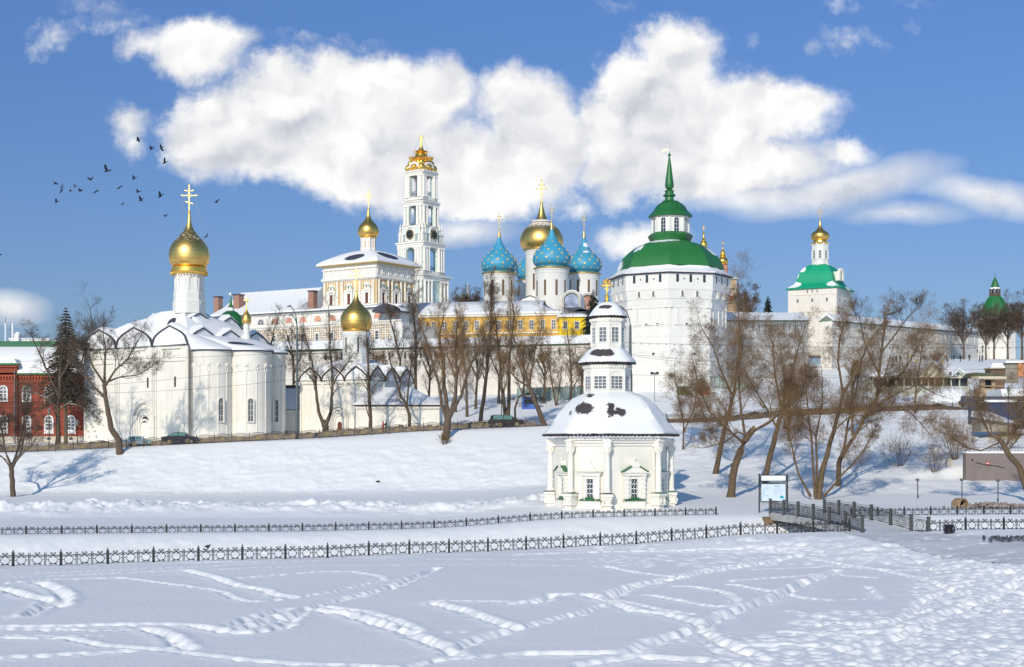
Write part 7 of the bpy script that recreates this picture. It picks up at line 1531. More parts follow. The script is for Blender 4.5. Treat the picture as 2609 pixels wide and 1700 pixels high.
# ================================================================ vehicles, lamps, people, birds and the rest
def car(loc, rz, label, prof, L, wd, glass_z, paint, cab, wheels, name='parked_car', van=False):
    """prof: lower body outline (x,z); cab: glasshouse outline (x,z)"""
    t = thing(name, loc, label, 'car', 'vehicles on the embankment road', rz); m = MB(); w = wd / 2
    rings = []
    for y, sx_, sz_ in ((-w, .965, .96), (-w * .93, .995, .99), (-w * .6, 1, 1), (w * .6, 1, 1), (w * .93, .995, .99), (w, .965, .96)): rings.append([(x * sx_, y, .28 + (z - .28) * sz_) for x, z in prof])
    m.loft([[p for p in r] for r in rings]); m.build('body', paint, t, smooth=True, angle=35)
    m = MB(); m.loft([[(x * (.93 if abs(y) > w * .7 else .97), y, z * (1 if abs(y) < w * .7 else .985)) for x, z in cab] for y in (-w * .80, -w * .7, w * .7, w * .80)])
    g = m.build('cabin', paint, t, smooth=True, angle=35)
    xs = [x for x, z in cab]; zs = [z for x, z in cab]; x0, x1, z0, z1 = min(xs), max(xs), min(zs), max(zs)
    for s in (-1, 1):
        for a, b in (((x0 * .62 + x1 * .38) - (x1 - x0) * .24, (x0 + x1) / 2 - .05), ((x0 + x1) / 2 + .04, (x0 * .38 + x1 * .62) + (x1 - x0) * .17)):
            def zt(x): return np.interp(x, *zip(*sorted((p for p in cab if p[1] > z0 + .05), key=lambda p: p[0]))) - .09
            q = MB(); pts = [(a, z0 + .05), (a + .02, zt(a)), ((a + b) / 2, zt((a + b) / 2)), (b - .02, zt(b)), (b, z0 + .05)]; q.ext(pts if s < 0 else pts, s * w * .81 - .01, s * w * .81 + .01); q.build('side_window', mat('car_glass', (.10, .22, .22), .08) if 'car_glass' not in MATS else MATS['car_glass'], t)
    for wx in wheels:
        for s in (-1, 1):
            q = MB(); q.M = Matrix.Translation((wx, s * (w - .10), .32)) @ Matrix.Rotation(PI / 2, 4, 'X'); q.lathe([(.18, -.11), (.30, -.11), (.32, -.07), (.32, .07), (.30, .11), (.18, .11)], 20, cap=False); wh = q.build('wheel', rubber, t, smooth=True, angle=30)
            q = MB(); q.M = Matrix.Translation((wx, s * (w - .02), .32)) @ Matrix.Rotation(PI / 2, 4, 'X'); q.lathe([(.02, -.05), (.20, -.04), (.20, .04), (.02, .05)], 16)
            q.build('rim', greyiron, wh)
    pf = max(prof, key=lambda p: p[0])[0]; pb = min(prof, key=lambda p: p[0])[0]
    for s in (-1, 1):
        q = MB(); q.cbox(pf - .08, s * (w - .28), .66, .2, .34, .14); q.build('headlight', mat('lamp_glass', (.8, .85, .88), .1) if 'lamp_glass' not in MATS else MATS['lamp_glass'], t)
        q = MB(); q.cbox(pb + .06, s * (w - .2), .78, .16, .2, .22); q.build('tail_light', mat('tail_red', (.5, .01, .01), .2) if 'tail_red' not in MATS else MATS['tail_red'], t)
    return t
def rp(px, d, zo=.1): p = gp(px, d); return (p.x, p.y, p.z + zo)
sedan = [(-2.2, .35), (-2.25, .75), (-2.1, .92), (-1.3, .98), (1.0, .95), (2.0, .80), (2.25, .65), (2.25, .35), (1.9, .25), (-1.9, .25)]; scab = [(-1.75, .93), (-1.1, 1.36), (-.4, 1.46), (.3, 1.44), (1.25, .93)]
suv = [(-2.3, .4), (-2.35, .9), (-2.25, 1.05), (1.1, 1.05), (2.1, .95), (2.35, .75), (2.35, .4), (2.0, .3), (-2.0, .3)]; vcab = [(-2.2, 1.02), (-2.05, 1.7), (-1.6, 1.82), (.2, 1.80), (.7, 1.68), (1.55, 1.02)]
car(rp(352, 211.4), .02, 'pale blue parked car with dark windows, behind the railing nearest the leaning tree', sedan, 4.5, 1.75, .9, mat('pale_blue_paint', (.30, .42, .52), .3, .3), scab, (-1.35, 1.35))
car(rp(462, 211.8), .02, 'dark blue parked hatchback behind the railing, in front of the white church', [(x * 1.22, z * 1.16) for x, z in sedan], 5, 1.85, .9, mat('dark_blue_paint', (.02, .028, .06), .25, .3), [(x * 1.2, z * 1.18) for x, z in scab], (-1.7, 1.7))
car(rp(1290, 216.8), 0, 'black people carrier driving on the road left of the chapel', [(x * 1.18, z) for x, z in suv], 5, 1.9, 1.0, black, [(x * 1.18, z) for x, z in vcab], (-1.5, 1.7), name='van')
car(rp(2478, 238, .15), .3, 'dark grey vehicle on the road beside the wooden stall at the right', [(x * .9, z * 1.1) for x, z in suv], 4.4, 1.9, 1.0, mat('grey_blue_paint', (.10, .12, .16), .3, .3), [(x * .9, z * 1.1) for x, z in vcab], (-1.3, 1.3), name='van')
# street lamps
def tall_lamp(px, d, ytop, ybase, label, heads, f=1.0):
    k = d / FP; X0 = (px - CX) * k; g = gz(X0, d); t = thing('street_lamp', (X0, d, g), label, 'street lamp'); zt = (YH - ytop) * k + H - g
    m = MB(); m.tube([(0, 0, -.5), (0, 0, zt * .45), (0, 0, zt * .46), (0, 0, zt * .9)], [.24 * f, .22 * f, .17 * f, .12 * f], 10); m.build('pole', dark_pole, t, smooth=True)
    for (dx, dz, y) in heads:
        m = MB(); n = 8; m.tube([(0, 0, zt * .88)] + [(dx * (1 - math.cos(PI / 2 * i / n)), y * i / n, zt * .88 + (zt * .12 + dz) * math.sin(PI / 2 * i / n)) for i in range(1, n + 1)], .08, 6); a = m.build('arm', dark_pole, t, smooth=True)
        m = MB(); m.M = Matrix.Translation((dx, y, zt + dz)) @ Matrix.Rotation(-.35 if dx < 0 else .35, 4, 'Y'); m.ball((0, 0, 0), .34, 10, 6, .45); m.build('lamp_head', mat('lamp_grey', (.32, .33, .35), .4) if 'lamp_grey' not in MATS else MATS['lamp_grey'], a, smooth=True)
    return t
tall_lamp(757, 210, 800, 1125, 'tall grey double-headed street lamp between the two churches', [(-1.2, 1.15, 0), (-.9, -.2, -.4)])
tall_lamp(1606, 214, 800, 1080, 'tall grey street lamp rising beside the chapel, its arm over the chapel roof', [(-2.3, 1.4, 0), (-1.5, .9, .6)], 1.5)
def floodlight(px, d, ytop, label):
    k = d / FP; X0 = (px - CX) * k; g = gz(X0, d); zt = (YH - ytop) * k + H - g; t = thing('floodlight', (X0, d, g), label, 'floodlight', 'floodlights on short posts')
    m = MB(); m.tube([(0, 0, -.3), (0, 0, zt)], .05, 6); m.build('post', iron, t)
    m = MB(); w = .34 if zt < 2.5 else .42; m.box(-w / 2, w / 2, -.08, .14, zt, zt + w * .8); m.build('lamp', mat('floodlight_grey', (.10, .11, .12), .4) if 'floodlight_grey' not in MATS else MATS['floodlight_grey'], t)
    if px < 2000:
        m = MB(); m.box(-.75, .75, -.04, .04, zt - .05, zt + .02); m.box(-.75, -.25, -.1, .2, zt, zt + .45); m.box(.25, .75, -.1, .2, zt, zt + .45); m.build('crossbar', iron, t)
floodlight(1668, 262, 954, 'floodlight pair on a post on the snow below the corner tower')
floodlight(2338, 158, 1226, 'short spotlight in the snow, leftmost of the three by the slope')
floodlight(2451, 152, 1226, 'short spotlight in the snow, middle one, before the brown wall corner')
floodlight(2543, 150, 1228, 'short spotlight in the snow, rightmost of the three')
def park_lamp(px, d, ytop, label, n=1, group='old style park lanterns'):
    k = d / FP; X0 = (px - CX) * k; g = gz(X0, d); zt = (YH - ytop) * k + H - g; t = thing('park_lantern', (X0, d, g), label, 'lantern', group)
    m = MB(); m.tube([(0, 0, -.4), (0, 0, zt * .3), (0, 0, zt)], [.12, .07, .06], 8); 
    if n == 2: m.box(-.75, .75, -.04, .04, zt - .5, zt - .42)
    m.build('post', iron, t)
    for x in ((0,) if n == 1 else (-.7, .7)):
        m = MB(); z = zt - (0 if n == 1 else .4); m.lathe([(.14, z), (.28, z + .5), (.36, z + .55), (.12, z + .75), (.03, z + .95)], 6, x, 0); m.build('lantern', mat('lantern_glass', (.16, .17, .15), .3) if 'lantern_glass' not in MATS else MATS['lantern_glass'], t)
park_lamp(2425, 385, 888, 'lantern in front of the long pale wall, behind the walkers'); park_lamp(2497, 380, 894, 'lantern left of the dark standing pair, near the far tower', 2); park_lamp(2504, 392, 888, 'lantern just right of the twin lantern, against the pale wall')
park_lamp(2395, 262, 948, 'single lantern on a thin grey pole before the middle pavilion gable', 1); park_lamp(2431, 266, 953, 'twin-headed lantern before the right small gable of the pavilions', 2); park_lamp(2570, 190, 1000, 'black lantern post by the dark blue hall at the right edge', 1); park_lamp(2415, 330, 922, 'half-hidden lantern above the pavilion roofs')
park_lamp(1278, 228, 1030, 'slim black post behind the black people carrier'); park_lamp(125, 214, 1055, 'slim black lamp post before the brick building, left of the tall bare tree'); park_lamp(197, 214, 1085, 'slim black lamp post before the brick building, right of the tall bare tree')
# overhead wires
def wire(px0, y0, d0, px1, y1, d1, sag, r=.022, beads=0):
    a, b = W(px0, y0, d0), W(px1, y1, d1); t = 0; m = MB(); o = a; pts = [(a.lerp(b, i / 30) - o) + Vector((0, 0, -sag * 4 * (i / 30) * (1 - i / 30))) for i in range(31)]; m.tube(pts, r, 3, False)
    if beads:
        for i in range(beads): p = a.lerp(b, (i + .5) / beads) - o + Vector((0, 0, -sag * 4 * ((i + .5) / beads) * (1 - (i + .5) / beads))); m.box(p.x - .05, p.x + .05, p.y - .05, p.y + .05, p.z - .22, p.z)
    q = m.build('overhead_wire', iron); q.location = o; return tag(q, WL.pop(0), 'wire', 'overhead wires')
WL = ['overhead wire across the upper brick facade and the white church, highest at the left', 'overhead wire crossing the white church apses just below their decorated band', 'overhead wire sloping over the lower church wall to the double street lamp',
      'overhead wire from the double street lamp past the gold dome to the chapel', 'overhead wire with hanging clips crossing the corner tower wall', 'upper of the two close wires on the lower corner tower wall', 'lower sagging wire across the corner tower, right of the chapel lamp', 'lowest wire above the green sheet fence', 'overhead wire stretching right above the pavilions']
wire(-60, 921, 209, 760, 898, 210, .3); wire(-60, 1000, 212, 760, 928, 210, .6); wire(-60, 998, 207, 752, 966, 210, 1.0); wire(757, 895, 210, 1606, 882, 214, .8)
wire(1560, 872, 213, 2700, 884, 240, .4, .025, 60); wire(1608, 903, 214, 2700, 935, 240, 1.2); wire(1608, 906, 214, 2700, 960, 240, 1.6); wire(1608, 955, 222, 2500, 950, 240, .6); wire(1900, 862, 300, 2640, 868, 350, 1.2)
# people
def person_mesh(name, pose, coat_m, legs_m, hair_m, h=1.72, parent=None):
    """one continuous skinned figure; pose gives leg, arm and head offsets"""
    P = {'pelvis': (0, 0, .95), 'waist': (0, 0, 1.1), 'chest': (0, 0, 1.32), 'neck': (0, 0, 1.47), 'head': (0, -.01, 1.58), 'crown': (0, 0, 1.70)}
    lg = pose.get('leg', .08); st = pose.get('stride', 0); ar = pose.get('arm', .30); fw = pose.get('fwd', 0)
    for s, n in ((-1, 'l'), (1, 'r')):
        P['hip' + n] = (s * .10, 0, .90); P['knee' + n] = (s * (.09 + lg * .3), -.04 + s * st * .5, .50); P['ankle' + n] = (s * lg, s * st, .10); P['toe' + n] = (s * (lg + .02), s * st - .16, .04)
        P['sho' + n] = (s * .19, 0, 1.40); P['elb' + n] = (s * ar, -fw * .3, 1.12); P['wri' + n] = (s * (ar - .02 - fw * .25), -.06 - fw * .45, .90 + fw * .25); P['hand' + n] = (s * (ar - .03 - fw * .3), -.09 - fw * .5, .82 + fw * .27)
    R = {'pelvis': .17, 'waist': .16, 'chest': .19, 'neck': .065, 'head': .10, 'crown': .085, 'hip': .11, 'knee': .075, 'ankle': .05, 'toe': .045, 'sho': .085, 'elb': .065, 'wri': .048, 'hand': .045}
    E = [('pelvis', 'waist'), ('waist', 'chest'), ('chest', 'neck'), ('neck', 'head'), ('head', 'crown')]
    for n in 'lr': E += [('pelvis', 'hip' + n), ('hip' + n, 'knee' + n), ('knee' + n, 'ankle' + n), ('ankle' + n, 'toe' + n), ('chest', 'sho' + n), ('sho' + n, 'elb' + n), ('elb' + n, 'wri' + n), ('wri' + n, 'hand' + n)]
    keys = list(P); s_ = h / 1.74; me = bpy.data.meshes.new(name); me.from_pydata([tuple(c * s_ for c in P[k_]) for k_ in keys], [(keys.index(a), keys.index(b)) for a, b in E], [])
    o = bpy.data.objects.new(name, me); COL.objects.link(o)
    md = o.modifiers.new('skin', 'SKIN'); lay = me.skin_vertices[0].data if me.skin_vertices else None
    if lay is None:
        import bmesh
        bm = bmesh.new(); bm.from_mesh(me); bm.verts.layers.skin.verify(); bm.to_mesh(me); bm.free(); lay = me.skin_vertices[0].data
    for i, k_ in enumerate(keys):
        kk = k_ if k_ in R else k_[:-1]; r = R[kk] * s_; lay[i].radius = (r, r * (.72 if kk in ('chest', 'waist', 'pelvis') else 1)); lay[i].use_root = (i == 0)
    sb = o.modifiers.new('subsurf', 'SUBSURF'); sb.levels = sb.render_levels = 1; me.materials.append(cloth_mat(coat_m, legs_m, h))
    m = MB(); m.ball((0, .01, 1.66 * s_), .115 * s_, 8, 6, .9); hr = m.build('hat', hair_m, o, smooth=True)
    return o
CM = {}
def cloth_mat(coat, legs, h):
    key = (coat, legs, h)
    if key in CM: return CM[key]
    m_ = bpy.data.materials.new('clothing'); m_.use_nodes = True; N = m_.node_tree.nodes; L = m_.node_tree.links; b = N['Principled BSDF']; b.inputs['Roughness'].default_value = .9
    tc = N.new('ShaderNodeTexCoord'); sp = N.new('ShaderNodeSeparateXYZ'); L.new(tc.outputs['Object'], sp.inputs[0]); r = N.new('ShaderNodeValToRGB'); r.color_ramp.interpolation = 'CONSTANT'
    mp = N.new('ShaderNodeMath'); mp.operation = 'DIVIDE'; L.new(sp.outputs[2], mp.inputs[0]); mp.inputs[1].default_value = h; L.new(mp.outputs[0], r.inputs[0])
    e = r.color_ramp.elements; e[0].position = 0; e[0].color = (.02, .02, .02, 1); e[1].position = .06; e[1].color = legs + (1,); q = e.new(.47); q.color = coat + (1,); q = e.new(.855); q.color = (.55, .33, .24, 1)
    L.new(r.outputs[0], b.inputs['Base Color']); CM[key] = m_; return m_
hatd = mat('dark_hat', (.02, .02, .022), .9); hatr = mat('red_hood', (.62, .02, .04), .8); hatb = mat('brown_hat', (.10, .05, .03), .9)
def person(px, d, coat, legs, hat, label, pose={}, rz=0, h=1.72, grp='people walking near the monastery', zo=0):
    g = gp(px, d); o = person_mesh('person', pose, coat, legs, hat, h); o.location = (g.x, g.y, g.z + zo); o.rotation_euler = (0, 0, rz); return tag(o, label, 'person', grp)
DK = (.02, .02, .025); GR = (.06, .06, .07)
person(976, 212.6, (.45, .03, .03), (.30, .04, .04), hatb, 'person in a red coat facing the one in black by the railing', {'fwd': .7}, PI / 2 + .15, 1.72, 'couple by the railing', .15)
person(984, 212.6, DK, (.03, .06, .03), hatd, 'person in a black jacket with arms round the one in red, by the railing', {'fwd': .6}, -PI / 2 + .15, 1.8, 'couple by the railing', .15)
person(2387, 362, (.75, .02, .05), (.02, .04, .38), hatr, 'person in a bright red jacket and blue trousers above the pavilion gable', {'leg': .12}, .3, 1.8)
for px, d, lab, c, ps, rz in ((2447, 372, 'dark figure standing alone near the tall lone bare tree', DK, {}, .4), (2496, 372, 'dark figure, left one of the pair by the twin lantern', DK, {'stride': .12}, 1.2), (2503, 374, 'dark figure, right one of the pair by the twin lantern', GR, {}, -.8),
        (2376, 366, 'dark figure walking just left of the person in red', DK, {'stride': .15}, 1.5), (2382, 368, 'grey-clad figure between the person in red and the dark walker', GR, {}, .2), (2368, 368, 'pale-coated figure left of the walking group', (.30, .26, .24), {'stride': .1}, 1.2), (2356, 366, 'broad dark figure by the yellow signs', (.035, .028, .026), {'arm': .38}, .1),
        (2275, 362, 'leftmost dark figure seen through the willow branches', DK, {'stride': .1}, 1.4), (2284, 364, 'second dark figure seen through the willow branches', (.06, .02, .02), {}, .6), (2294, 362, 'third dark figure seen through the willow branches', DK, {}, -.4),
        (2430, 378, 'dark figure half hidden behind the snow bank, right of the lantern', DK, {'fwd': .4}, .8), (2411, 378, 'tan-coated figure half hidden behind the snow bank, left of the lantern', (.28, .16, .08), {}, .2), (2470, 380, 'small dark figure behind the snow bank, between the lone tree and the pair', DK, {}, .3)):
    person(px, d, c, (.025, .025, .03), hatd, lab, ps, rz, 1.85)
# birds
def bird_mesh(seed):
    R = random.Random(seed); m = MB(); up = R.uniform(-.15, .5)
    m.loft([[(math.cos(a) * r, y, math.sin(a) * r) for a in [2 * PI * q / 6 for q in range(6)]] for y, r in ((-.30, .015), (-.24, .05), (-.16, .055), (-.05, .085), (.1, .07), (.22, .04), (.34, .05), (.40, .012))])
    b = m.build('bird', mat('crow_black', (.012, .013, .018), .6) if 'crow_black' not in MATS else MATS['crow_black'])
    for s in (-1, 1):
        w = MB(); u2 = up + R.uniform(-.1, .1); pts = [[(0, -.10), (0, .12)], [(.22, -.14), (.24, .12)], [(.42, -.08), (.40, .14)], [(.58, .0), (.54, .16)]]
        w.loft([[(s * p[0][0], p[0][1], abs(p[0][0]) * u2 + .01), (s * p[1][0], p[1][1], abs(p[1][0]) * u2), (s * p[1][0], p[1][1], abs(p[1][0]) * u2 + .02), (s * p[0][0], p[0][1], abs(p[0][0]) * u2 + .035)] for p in pts]); w.build('wing', MATS['crow_black'], b)
    return b
BP_ = [(352, 356, 1.0, 'topmost bird of the flock'), (387, 379, .95, 'left bird of the close pair under the topmost one'), (411, 377, .95, 'right bird of the close pair under the topmost one'), (420, 415, 1.0, 'bird below the close pair, right side of the flock'), (273, 436, 1.25, 'large bird in the middle of the flock, wings raised'), (232, 457, 1.0, 'bird left below the large middle one'), (342, 455, .95, 'bird right of the middle of the flock'),
       (142, 468, .8, 'upper far-left bird of the flock'), (157, 477, .8, 'small bird just right of the upper far-left one'), (156, 487, .8, 'lower one of the small far-left pair'), (192, 476, .6, 'tiny bird in the left half of the flock, upper one of three'), (180, 487, .65, 'tiny bird in the left half of the flock, lower left of three'), (205, 486, .85, 'bird at the right of the three tiny ones'),
       (243, 489, 1.1, 'bird gliding under the middle of the flock'), (304, 478, 1.0, 'flat-gliding bird in the middle right'), (352, 489, .95, 'flat-gliding bird under the right half'), (144, 515, .8, 'lowest bird at the far left of the flock'), (312, 520, .8, 'lowest bird at the centre of the flock'), (359, 509, .95, 'bird low in the right half of the flock'), (409, 500, 1.2, 'large bird with raised wings left of the church cross'),
       (423, 550, .9, 'bird below the flock, near the cross stay wires'), (552, 513, 1.1, 'lone bird right of the white church cross'), (525, 603, .85, 'bird just right of the frosted gold dome'), (0, 649, .5, 'tiny bird at the left edge')]
for i, (px, py, s, lab) in enumerate(BP_):
    b = bird_mesh(100 + i); R = random.Random(i); b.location = W(px, py, 92 + R.uniform(-6, 6)); sc = s * .56; b.scale = (sc,) * 3; b.rotation_euler = (R.uniform(.2, .9), R.uniform(-.7, .2), R.uniform(-1.9, -.6)); tag(b, lab, 'bird', 'flock of dark birds in the sky')
# birds on the ground and on the fence
def pigeon(loc, rz, label, group, s=1.0, m_=None):
    m = MB(); m.loft([[(math.cos(a) * r, y, z + math.sin(a) * r) for a in [2 * PI * q / 7 for q in range(7)]] for y, r, z in ((-.17, .01, .20), (-.14, .04, .20), (-.10, .05, .17), (-.04, .085, .11), (.06, .085, .10), (.14, .05, .10), (.26, .02, .09))])
    b = m.build('pigeon', m_ or mat('pigeon_grey', (.07, .075, .09), .6) if 'pigeon_grey' not in MATS else (m_ or MATS['pigeon_grey']), smooth=True); b.location = loc; b.rotation_euler = (0, 0, rz); b.scale = (s,) * 3
    w = MB()
    for sd_ in (-1, 1): w.box(sd_ * .03 - .006, sd_ * .03 + .006, -.01, .005, -.01, .05)
    w.build('legs', brniron, b); return tag(b, label, 'pigeon', group)
R = random.Random(9); pl_ = ['pigeon on the path, apart at the left of the flock', 'front-left pigeon of the flock on the path']
for i in range(17):
    if i == 0: x, d = 2507, 101.2
    elif i == 1: x, d = 2525, 100.0
    else: x, d = 2530 + (i - 2) * 5.6 + R.uniform(-3, 3), 100.6 + R.uniform(-.8, .9)
    X = (x - CX) * d / FP; pigeon((X, d, gz(X, d) + .09), R.uniform(0, 6.2), pl_[i] if i < 2 else 'one of the grey pigeons huddled together on the trodden path at the right', 'pigeons resting on the path', 1.45, mat('pigeon_%d' % i, (.05 + .05 * (i % 3), .055 + .05 * (i % 3), .07 + .05 * (i % 3)), .6))
p = nfp[5]; q = nfp[6]; fx, fy = p[0] + (q[0] - p[0]) * .22, p[1] + (q[1] - p[1]) * .22
pigeon((fx, fy, gz(fx, fy) + .86), 1.2, 'dark bird perched on the nearest ring fence, left part', None, 1.2, MATS['crow_black'])
# litter bin
g = gp(2417, 108.5); t = thing('litter_bin', g, 'dark round litter bin with a bag over its rim, right of the footbridge', 'bin')
m = MB(); m.lathe([(.28, -.1), (.30, .1), (.36, .62), (.38, .64), (.34, .66)], 16); m.build('bucket', iron, t, smooth=True)
m = MB(); m.lathe([(.35, .60), (.40, .66), (.36, .70), (.30, .62)], 16); m.ball((.28, -.25, .35), .17, 8, 6, 1.6); m.ball((-.36, -.1, .42), .1, 8, 6, 2.2); m.build('bag', mat('dark_bag', (.03, .03, .06), .3), t, smooth=True)
# green sheet fence below the tower
def sheet_fence(x0, d0, x1, d1, hgt, label):
    a, b = gp(x0, d0), gp(x1, d1); t = thing('sheet_fence', a, label, 'fence', 'green sheet fences below the monastery wall'); n = 60; m = MB(); rings = []
    for i in range(n + 1):
        s = i / n; X = a.x + (b.x - a.x) * s; Y = a.y + (b.y - a.y) * s; z = gz(X, Y) - a.z; y = (.05 if i % 2 else -.05); rings.append([(X - a.x, Y - a.y + y, z - .5), (X - a.x, Y - a.y + y + .06, z - .5), (X - a.x, Y - a.y + y + .06, z + hgt), (X - a.x, Y - a.y + y, z + hgt)])
    m.loft(rings); m.build('sheets', fence_g, t)
    m = MB()
    for i in range(0, n + 1, 4): r = rings[i]; m.box(r[0][0] - .06, r[0][0] + .06, r[0][1] - .14, r[0][1] - .02, r[0][2], r[0][2] + hgt + .6)
    m.build('posts', greyiron, t)
sheet_fence(1588, 283, 1905, 283, 2.3, 'pale green sheet fence along the foot of the corner tower')
sheet_fence(1318, 272, 1500, 270, 2.6, 'pale green sheet fence behind the trees, left of the chapel')
# kiosks
def kiosk(px, d, w, h, dp, body, roofm, label, name='kiosk', gable=False, cat='kiosk'):
    g = gp(px, d); t = thing(name, g, label, cat); m = MB(); m.box(-w / 2, w / 2, 0, dp, -.5, h); m.build('wall', body, t); m = MB()
    if gable: m.ext([(-w / 2 - .3, h), (0, h + w * .35), (w / 2 + .3, h), (w / 2 + .3, h + .25), (0, h + w * .35 + .3), (-w / 2 - .3, h + .25)], -.4, dp + .3)
    else: m.box(-w / 2 - .2, w / 2 + .2, -.3, dp + .2, h, h + .3)
    m.build('roof', roofm, t); hole(t, TR(0, 0, h * .45, 0), w * .6, h * .38, name='window', m=glass); return t
kiosk(1348, 258, 2.6, 2.2, 2.4, mat('blue_kiosk', (.04, .12, .42), .6), rsnow, 'small blue kiosk with a snowy roof, seen between the trees left of the chapel')
kiosk(1742, 272, 2.0, 1.7, 1.5, mat('green_booth', (.10, .16, .08), .7), rsnow, 'small open green booth in front of the sheet fence', cat='booth'); kiosk(1796, 272, 1.9, 1.7, 1.5, mat('red_booth', (.35, .06, .05), .7), rsnow, 'small reddish booth in front of the sheet fence, right of the green one', cat='booth')
def pavilions():
    S = Site(2360, 998, 290); k = S.k; X = S.X; z = S.Z; t = thing('market_pavilion', S.loc, 'long pale green pavilion with one big and two small gables under snowy roofs', 'pavilion')
    pg = mat('pale_green_boards', (.44, .47, .40), .8, var=.08); m = MB(); m.box(X(2222), X(2470), 0, 6, z(1012), z(984)); m.box(X(2222), X(2470), 1.2, 6, z(984), z(963)); m.build('wall', pg, t)
    m = MB(); m.box(X(2224), X(2468), .9, 1.15, z(984), z(964)); m.build('glazing', glass, t)
    m = MB()
    for px in (2224, 2240, 2262, 2283, 2304, 2325, 2348, 2366, 2382, 2404, 2424, 2445, 2468): m.box(X(px) - .12, X(px) + .12, 0, .3, z(984), z(962))
    m.box(X(2222), X(2472), -.1, .4, z(963), z(959)); m.build('posts', pg, t)
    m = MB(); m.ext([(X(2326), z(962)), (X(2370), z(925)), (X(2414), z(962))], -1.0, 4); m.ext([(X(2288), z(960)), (X(2300), z(945)), (X(2314), z(960))], -.8, 3); m.ext([(X(2424), z(964)), (X(2440), z(948)), (X(2458), z(964))], -.8, 3); g = m.build('gable_wall', mat('cream_boards', (.60, .54, .42), .8, var=.1), t)
    m = MB()
    for x0, xm, x1, y0, y1 in ((2324, 2370, 2416, 964, 923), (2286, 2300, 2317, 962, 942), (2421, 2440, 2462, 965, 945)):
        m.band([(X(x0), z(y0)), (X(xm), z(y1)), (X(x1), z(y0))], [(X(x0) + .5, z(y0)), (X(xm), z(y1) - .5), (X(x1) - .5, z(y0))], -1.4, -.9)
    m.build('barge_boards', pg, t)
    m = MB()
    for x0, xm, x1, y0, y1 in ((2323, 2370, 2417, 963, 921.5), (2285, 2300, 2318, 961, 940.5), (2420, 2440, 2463, 964, 943.5)):
        m.loft([[(X(x0), yy, z(y0) + .05), (X(xm), yy, z(y1) + .05), (X(x1), yy, z(y0) + .05), (X(xm), yy, z(y1) + .42)] for yy in (-1.35, 7)])
    m.loft([[(X(2218), -.4, z(960)), (X(2474), -.4, z(960)), (X(2474), 7, z(960)), (X(2218), 7, z(960))], [(X(2218), -.4, z(956)), (X(2474), -.4, z(956)), (X(2474), 7, z(956)), (X(2218), 7, z(956))], [(X(2232), 4, z(930)), (X(2462), 4, z(935)), (X(2462), 6, z(935)), (X(2232), 6, z(930))]])
    m.build('roof', rsnow, t)
pavilions()
